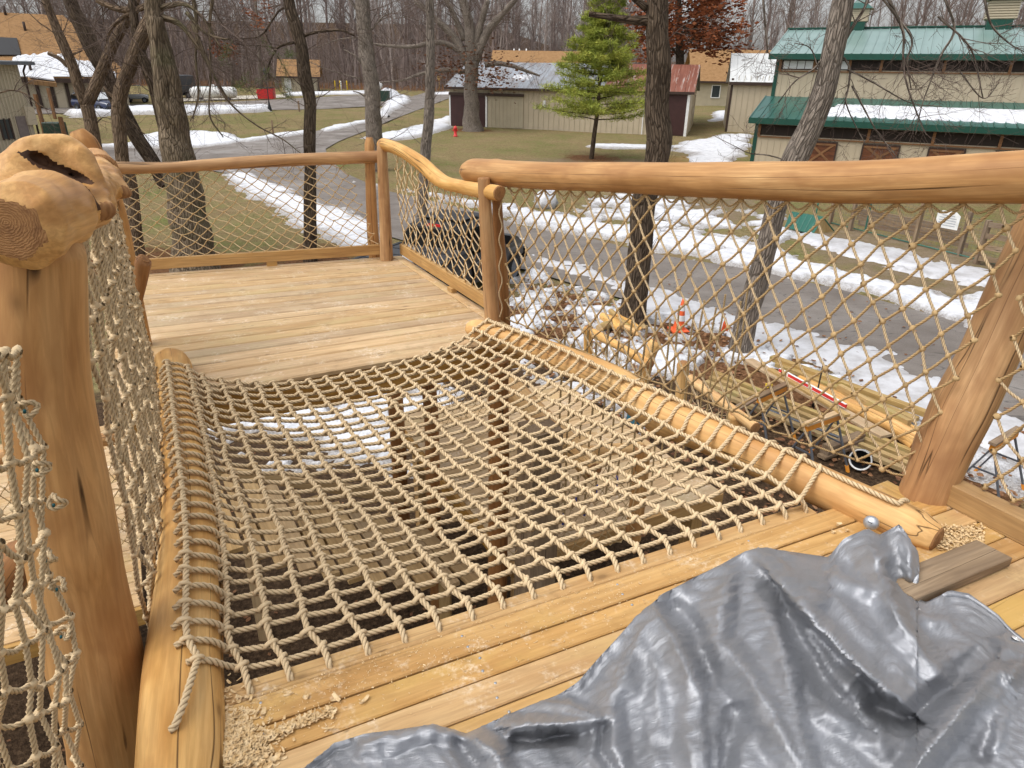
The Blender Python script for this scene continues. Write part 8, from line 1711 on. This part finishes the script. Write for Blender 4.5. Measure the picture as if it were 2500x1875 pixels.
T = px_tree('spreading_oak', 'grey spreading oak with dead brown leaves before the long shed', [(1153, 320, 52), (1152, 300, 44), (1151, 260, 37), (1150, 215, 33), (1151, 180, 34), (1152, 150, 36)], 56.5, 'bark_grey',
        [[z3(735, 400, 75), z3(735, 250, 70), z3(720, 120, 60), z3(690, 0, 50), z3(670, -100, 44)], [z3(720, 380, 60), z3(640, 230, 48), z3(520, 110, 36), z3(400, 0, 28)], [z3(760, 370, 60), z3(830, 200, 50), z3(920, 90, 40), z3(1010, -10, 32)], [z3(700, 320, 40), z3(600, 265, 34), z3(520, 255, 30), z3(380, 280, 24), z3(250, 275, 18), z3(140, 262, 10)], [z3(820, 390, 36), z3(900, 380, 30), z3(1000, 400, 24), z3(1080, 430, 18), z3(1150, 455, 10)], [z3(700, 430, 34), z3(600, 420, 28), z3(450, 440, 22), z3(330, 480, 14), z3(190, 495, 8)], [z3(760, 300, 46), z3(800, 120, 40), z3(840, 0, 32)], [z3(700, 240, 40), z3(620, 60, 30), z3(560, -40, 24)]],
        [(0, 14, 3.5, 2), (1, 16, 3.2, 2), (2, 14, 3.2, 2), (3, 16, 2.4, 2), (4, 12, 2.0, 2), (5, 16, 2.2, 2), (6, 12, 3.2, 2), (7, 12, 3.2, 2)], seed=19, n=20, lump=0.07)
def leaves(parent, name, mat, cs, cnt, size, spread):
    mb = MB()
    for _ in range(cnt):
        c = random.choice(cs); p = Vector(c) + Vector((random.gauss(0, 1) * spread[0], random.gauss(0, 1) * spread[1], random.gauss(0, 1) * spread[2])); s_ = size * random.uniform(0.5, 1.3); a = rand_perp(Vector((0, 0, 1))) * s_; b = Vector((random.gauss(0, 1), random.gauss(0, 1), random.gauss(0, 1))).normalized() * s_ * 0.6
        mb.add([tuple(p - a), tuple(p + b), tuple(p + a), tuple(p - b)], [[0, 1, 2, 3]])
    o = mb.build(name, M[mat], parent, smooth=False); o['kind'] = 'stuff'
random.seed(5)
leaves(T, 'dead_leaves', 'brown_leaf', [tuple(PY(*z3(a, b, 0)[:2], 56 + random.uniform(-1.5, 1.5))) for a, b in ((640, 380), (720, 330), (780, 330), (860, 370), (560, 430), (620, 440), (850, 450), (700, 450), (760, 400), (880, 480), (480, 400), (930, 430), (800, 470), (600, 360))], 1500, 0.13, (0.9, 0.9, 0.55))
px_tree('large_tree', 'large dark trunk with a sawn side limb in front of the long shed', [(1544, 798, 84), (1546, 770, 68), (1553, 700, 58), (1565, 588, 57), (1572, 490, 58), (1600, 410, 58), (1611, 346, 60), (1605, 290, 58), (1603, 244, 57), (1606, 180, 58), (1607, 122, 58), (1606, 60, 54), (1605, 0, 50), (1604, -100, 46)], 14.4, 'bark_dark',
        [[(1590, 50, 26), (1550, 50, 20), (1517, 46, 18), (1480, 40, 15), (1438, 34, 12)], [(1580, 20, 20), (1540, -10, 14), (1500, -40, 10)]], [(0, 7, 0.5, 2), (1, 6, 0.6, 2), (-1, 8, 1.2, 2)], seed=20, n=26, lump=0.08, knots=((5.6, 3.0, 0.09, 0.15),))
px_tree('curved_tree', 'curved grey trunk leaning right before the green barn', [(1803, 872, 66), (1806, 850, 58), (1815, 810, 55), (1843, 707, 52), (1872, 604, 48), (1897, 502, 46), (1920, 440, 56), (1942, 387, 60), (1958, 350, 59), (1974, 317, 58), (1995, 270, 56), (2011, 224, 55), (2026, 160, 53), (2039, 102, 52), (2050, 50, 51), (2060, 0, 50), (2075, -90, 46)], 12.8, 'bark_grey',
        [[(2055, 110, 10.9), (2085, 60, 8.2), (2110, 20, 6.8), (2130, -30, 5.4)], [(2160, -20, 8.2), (2190, 40, 7.5), (2206, 85, 6.1), (2205, 140, 4.8), (2212, 200, 4.1), (2240, 280, 3.4), (2262, 330, 2.0)], [(2150, -10, 5.4), (2180, 30, 5.4), (2226, 95, 4.8), (2215, 150, 4.1), (2225, 220, 2.7)], [(2060, 140, 5.4), (2075, 170, 5.4), (2070, 220, 4.1), (2065, 250, 3.4), (2085, 300, 2.7), (2115, 355, 2.0)], [(2300, -20, 6.8), (2330, 70, 5.4), (2300, 130, 4.8), (2275, 190, 3.4), (2250, 260, 2.7), (2235, 330, 2.0)], [(2290, 40, 5.4), (2370, 120, 4.1), (2400, 240, 2.7)], [(2030, 110, 6.8), (1990, 165, 4.8), (1940, 200, 3.4), (1900, 250, 2.0)], [(2070, 170, 5.4), (2130, 200, 4.1), (2220, 250, 2.7), (2300, 260, 2.0)], [(2400, -20, 6.1), (2420, 60, 4.8), (2470, 110, 3.4), (2510, 130, 2.0)], [(2340, 170, 4.1), (2400, 240, 2.7), (2440, 200, 2.0)], [(1862, -20, 6.1), (1868, 60, 5.4), (1873, 110, 4.8), (1872, 130, 2.7)], [(1945, 400, 4.1), (1880, 380, 3.4), (1830, 374, 2.7), (1800, 360, 2.0), (1740, 330, 1.4)], [(2080, 210, 4.8), (2140, 320, 3.4), (2180, 370, 2.7), (2200, 400, 1.4)], [(2040, 130, 4.8), (2010, 190, 3.4), (1980, 120, 2.7), (1940, 105, 2.0)]],
        [(k, c_, l_, 2) for k, c_, l_ in ((0, 7, 0.9), (1, 12, 0.7), (2, 9, 0.7), (3, 9, 0.6), (4, 10, 0.7), (5, 9, 0.7), (6, 6, 0.6), (7, 9, 0.6), (8, 10, 0.8), (9, 6, 0.5), (10, 6, 0.5), (11, 4, 0.4), (12, 6, 0.5), (13, 6, 0.5))], seed=21, n=24)
# --- young pine
random.seed(31); b = PG(1444, 388); pine = thing('pine_tree', 'young yellow green pine on the lawn before the long shed', 'pine tree', b); H = 13.5
tp_ = [b + Vector((0.0, 0, -0.2))] + [PY(x, y, b.y) for x, y in ((1444, 386), (1452, 320), (1460, 260), (1464, 190), (1470, 122), (1478, 60), (1486, 0), (1494, -60))]
Q = smooth_path(tp_, 40); mb = MB(); mb.tube(Q, np.linspace(0.16, 0.03, 40), 12, True); mb.build('trunk', M['bark_dark'], pine)
brm, ndl = MB(), MB(); tops = []
zb0 = PY(1457, 292, b.y).z
NBR = 125
for wv in range(NBR):
    f = (wv / (NBR - 1)) ** 0.9; zz_ = lerp(zb0, Q[-1][2] - 0.1, f) + random.uniform(-0.12, 0.12); k = int(np.argmin(np.abs(Q[:, 2] - zz_))); c = Vector(Q[k]); Lb = lerp(3.3, 0.45, f ** 0.9)
    a = wv * 2.39996 + random.uniform(-0.4, 0.4); L = Lb * random.uniform(0.55, 1.15); dirv = Vector((math.cos(a), math.sin(a), 0)); droop = random.uniform(-0.30, -0.12); pts = [c + dirv * L * t + Vector((0, 0, L * (random.uniform(0.10, 0.14) * t + droop * t * t + 0.20 * t ** 3))) for t in np.linspace(0, 1, 7)]; brm.tube(pts, np.linspace(0.035, 0.008, 7), 4, False)
    for t in np.arange(0.25, 1.02, 0.075):
        p = Vector(np.array([np.interp(t, np.linspace(0, 1, 7), [q[k2] for q in pts]) for k2 in range(3)]))
        for s_ in (-1, 1):
            if random.random() < 0.12: continue
            sl = L * 0.34 * (1.2 - 0.75 * t) * random.uniform(0.5, 1.25); sd_ = (dirv * 0.7 + Vector((-dirv.y, dirv.x, 0)) * s_ * 0.8 + Vector((0, 0, random.uniform(-0.05, 0.45)))).normalized()
            for u in np.linspace(0.3, 1, 3): tops.append((p + sd_ * sl * u, sd_))
        tops.append((p, dirv))
V, Tt = [], []
NPL = 7; n_t = len(tops); cen = np.array([tuple(t_[0]) for t_ in tops]); dr3 = np.array([tuple(t_[1]) for t_ in tops])
for k in range(NPL):
    dv = dr3 * 0.55 + rng.normal(size=(n_t, 3)) * 0.6 + np.array([0, 0, 0.25]); dv /= np.linalg.norm(dv, axis=1, keepdims=True); ln_ = rng.uniform(0.16, 0.30, (n_t, 1)); c_ = cen + rng.normal(size=(n_t, 3)) * 0.07; sdv_ = np.cross(dv, rng.normal(size=(n_t, 3))); sdv_ /= np.linalg.norm(sdv_, axis=1, keepdims=True)
    vv_ = np.stack([c_ - sdv_ * 0.017, c_ + sdv_ * 0.017, c_ + dv * ln_], 1).reshape(-1, 3); ndl.add(vv_, None, np.arange(len(vv_)).reshape(-1, 3))
brm.build('branches', M['bark_dark'], pine)['kind'] = 'stuff'; ndl.build('needles', M['needles'], pine, smooth=False)['kind'] = 'stuff'
# pine sprigs hanging in front of the parking lot
random.seed(33); sp0 = PY(640, 90, 17.0); spg = thing('pine_sprigs', 'drooping pine sprigs hanging in front of the red dumpster', 'pine branch', sp0); mb = MB(); nd_ = MB()
for pts_px in ([(560, -10), (600, 60), (650, 110), (690, 150), (700, 190)], [(540, 60), (600, 110), (660, 180), (690, 230), (705, 235)], [(620, 40), (640, 120), (650, 180), (620, 205), (585, 215)], [(600, 120), (605, 170), (590, 205), (575, 215)], [(655, 180), (680, 200), (700, 215), (712, 240)], [(600, 60), (560, 110), (545, 150)], [(670, 120), (700, 130), (715, 135)]):
    P = smooth_path([PY(x, y, 17 + random.uniform(-0.3, 0.3)) for x, y in pts_px], 14); mb.tube(P, np.linspace(0.012, 0.004, 14), 4, False)
    for k in range(6, 14):
        for _ in range(26):
            d = Vector((random.gauss(0, 1), random.gauss(0, 1), random.gauss(0.1, 0.8))).normalized(); L = random.uniform(0.06, 0.13); p = Vector(P[k]) + Vector((random.gauss(0, .05), random.gauss(0, .05), random.gauss(0, .05))); sdv_ = rand_perp(d) * 0.004; nd_.add([tuple(p - sdv_), tuple(p + sdv_), tuple(p + d * L)], None, [[0, 1, 2]])
mb.build('twigs', M['twig'], spg)['kind'] = 'stuff'; nd_.build('needles', M['needles_dark'], spg, smooth=False)['kind'] = 'stuff'
# --- russet oak right of the large trunk
random.seed(35); bO = PY(1662, 250, 66); bO.z = ground_z(bO.x, bO.y); ro = thing('russet_oak', 'oak full of russet dead leaves behind the rusty shed', 'oak tree', bO); mb = MB(); ends = []
tpp = [bO, PY(1660, 150, 66), PY(1657, 60, 66), PY(1655, -20, 66), PY(1652, -120, 66)]; Q = smooth_path(tpp, 20); mb.tube(Q, np.linspace(0.42, 0.2, 20), 10); mb.build('trunk', M['bark_dark'], ro); mb = MB()
for k in range(30):
    i = random.randint(4, 19); p = Vector(Q[i]); a = random.uniform(0, 6.28); d = Vector((math.cos(a), math.sin(a) * 0.6, random.uniform(-0.05, 0.4))); grow(mb, p, d, 0.09, random.uniform(2.4, 4.6), 1, 3, up=0.02, ends=ends, rmin=0.012, kids=(5, 4, 3))
mb.build('branches', M['bark_dark'], ro)['kind'] = 'stuff'
leaves(ro, 'leaf_clusters', 'russet', [tuple(e[0]) for e in ends if e[0].z > 4.2], 9500, 0.22, (0.45, 0.45, 0.32))
# scraps of russet leaves left of the bent tree
random.seed(36); c0 = PY(640, 30, 60)
for k, (x, y, s_) in enumerate(((640, 25, 1.0), (545, 125, 0.6), (575, 140, 0.4))):
    c = PY(x, y, 60); t = thing('leafy_branch', ['bright russet leafy bough high beside the bent trunk', 'russet leafy bough over the gas tank', 'small russet bough above the dumpster'][k], 'branch', c); mb = MB(); e2 = []
    for _ in range(4): grow(mb, c + Vector((1.5 * s_, 0, 0.4)), Vector((-1, random.uniform(-.4, .4), random.uniform(-.4, .2))), 0.035, 2.2 * s_, 1, 2, up=-0.02, ends=e2, rmin=0.008)
    mb.build('twigs', M['twig'], t)['kind'] = 'stuff'; leaves(t, 'leaves', 'russet', [tuple(e[0]) for e in e2], int(260 * s_), 0.16, (0.25, 0.25, 0.2))

# --- the bare wood behind everything
protos = []
for v in range(7):
    random.seed(70 + v); H = random.uniform(15, 21); r0 = random.uniform(0.14, 0.30); root = thing('bare_tree', 'bare grey winter tree in the dense wood behind the buildings', 'tree', (0, 0, 0), 'bare trees of the wood')
    n_ = 9; pts = []; x = y = 0.0
    for i in range(n_): pts.append(Vector((x, y, H * i / (n_ - 1) - 0.3))); x += random.gauss(0, 0.22); y += random.gauss(0, 0.22)
    rad = [r0 * (1.25 if i == 0 else 1) * (1 - 0.82 * i / (n_ - 1)) for i in range(n_)]; mb = MB(); mb.tube(pts, rad, 7, False); mb.build('trunk', M['wood_far' if v % 2 else 'wood_far2'], root)
    mb = MB()
    for k in range(20):
        t = random.uniform(0.12 if k < 5 else 0.3, 0.97); i = min(n_ - 2, int(t * (n_ - 1))); p = pts[i].lerp(pts[i + 1], t * (n_ - 1) - i); a = random.uniform(0, 6.28); an = random.uniform(0.4, 0.85); d = Vector((math.cos(a) * math.sin(an), math.sin(a) * math.sin(an), math.cos(an)))
        grow(mb, p, d, max(0.03, rad[i] * 0.5), random.uniform(2.5, 5.2) * (1.1 - 0.5 * t), 1, 3, up=0.10, rmin=0.013, nside=(5, 4, 3, 3), kids=(5, 4, 3), spread=(0.4, 0.9), klen=(0.45, 0.7))
    mb.build('branches', M['wood_far' if v % 2 else 'wood_far2'], root)['kind'] = 'stuff'; protos.append(root)
random.seed(99); cnt = 0; spots = []
for k in range(280):
    if k < 190: d = random.uniform(118, 190); px = random.uniform(-120, 1560)
    else: d = random.uniform(112, 165); px = random.uniform(1050, 2560)
    p = PY(px, 200, d); p.z = ground_z(p.x, p.y); spots.append(p)
for k, p in enumerate(spots):
    pr = protos[k % 7]; sc = random.uniform(0.8, 1.35); rz = random.uniform(0, 6.28)
    if k < 7: pr.location = p; pr.rotation_euler = (0, 0, rz); pr.scale = (sc, sc, sc)
    else: copy_tree(pr, None, p, rz, sc)
# pale birch like stems that stand out
for k, (x, yb, yt, w) in enumerate([(630, 215, -60, 10), (560, 212, 120, 8)]):
    random.seed(140 + k); b = PG(x + 8, yb); d = b.y; P = [b, PY(x + 4, yb - 60, d), PY(x, (yb + yt) / 2, d), PY(x - 12, yt, d)]; t = thing('pale_tree', ['tall pale trunk standing out in the wood above the dumpster', 'short pale leaning trunk at the edge of the wood'][k], 'tree', b); mb = MB(); mb.tube(smooth_path(P, 20), np.linspace(w, w * 0.6, 20) * 0.5 * depth_of(b) / FPX, 8); mb.build('trunk', M['bark_grey'], t)
    mb = MB()
    for _ in range(14): q = Vector(smooth_path(P, 20)[random.randint(6, 19)]); grow(mb, q, Vector((random.gauss(0, 1), random.gauss(0, .6), 0.5)), 0.05, 3, 1, 2, rmin=0.012)
    mb.build('branches', M['wood_far'], t)['kind'] = 'stuff'
# thicket of saplings and brush filling the wood
random.seed(150); mb = MB(); nst = 5200
bxs = rng.uniform(-140, 1600, nst); bdd = rng.uniform(114, 185, nst)
for k in range(nst):
    p = PY(float(bxs[k]), 200, float(bdd[k])); p.z = ground_z(p.x, p.y); h_ = random.uniform(2.0, 9.0); ln_ = Vector((random.gauss(0, 0.12), random.gauss(0, 0.12), 1)); m1 = p + ln_ * h_ * 0.5 + Vector((random.gauss(0, 0.15), 0, 0)); tp2 = p + ln_ * h_ + Vector((random.gauss(0, 0.4), random.gauss(0, 0.4), 0)); r0 = 0.012 + h_ * 0.006
    mb.tube([p, m1, tp2], [r0, r0 * 0.7, 0.008], 3, False)
    for _ in range(3): t = random.uniform(0.3, 0.95); q = p.lerp(tp2, t); mb.tube([q, q + Vector((random.gauss(0, 0.8), random.gauss(0, 0.8), random.uniform(0.4, 1.4)))], [0.014, 0.006], 3, False)
tag(mb.build('brush', M['wood_far2']), 'thicket of saplings and brush between the trees of the wood', 'brush', kind='stuff')
# thinner brush on the right, behind the barn
mb = MB()
for k in range(1500):
    p = PY(random.uniform(1500, 2600), 200, random.uniform(105, 160)); p.z = ground_z(p.x, p.y); h_ = random.uniform(2.0, 10.0); tp2 = p + Vector((random.gauss(0, 0.8), random.gauss(0, 0.8), h_)); mb.tube([p, p.lerp(tp2, 0.5), tp2], [0.05, 0.035, 0.01], 3, False)
    for _ in range(4): t = random.uniform(0.3, 0.95); q = p.lerp(tp2, t); mb.tube([q, q + Vector((random.gauss(0, 0.9), random.gauss(0, 0.9), random.uniform(0.3, 1.4)))], [0.016, 0.007], 3, False)
tag(mb.build('brush', M['wood_far']), 'thin brush rising behind the barn and white roofed shed', 'brush', kind='stuff')
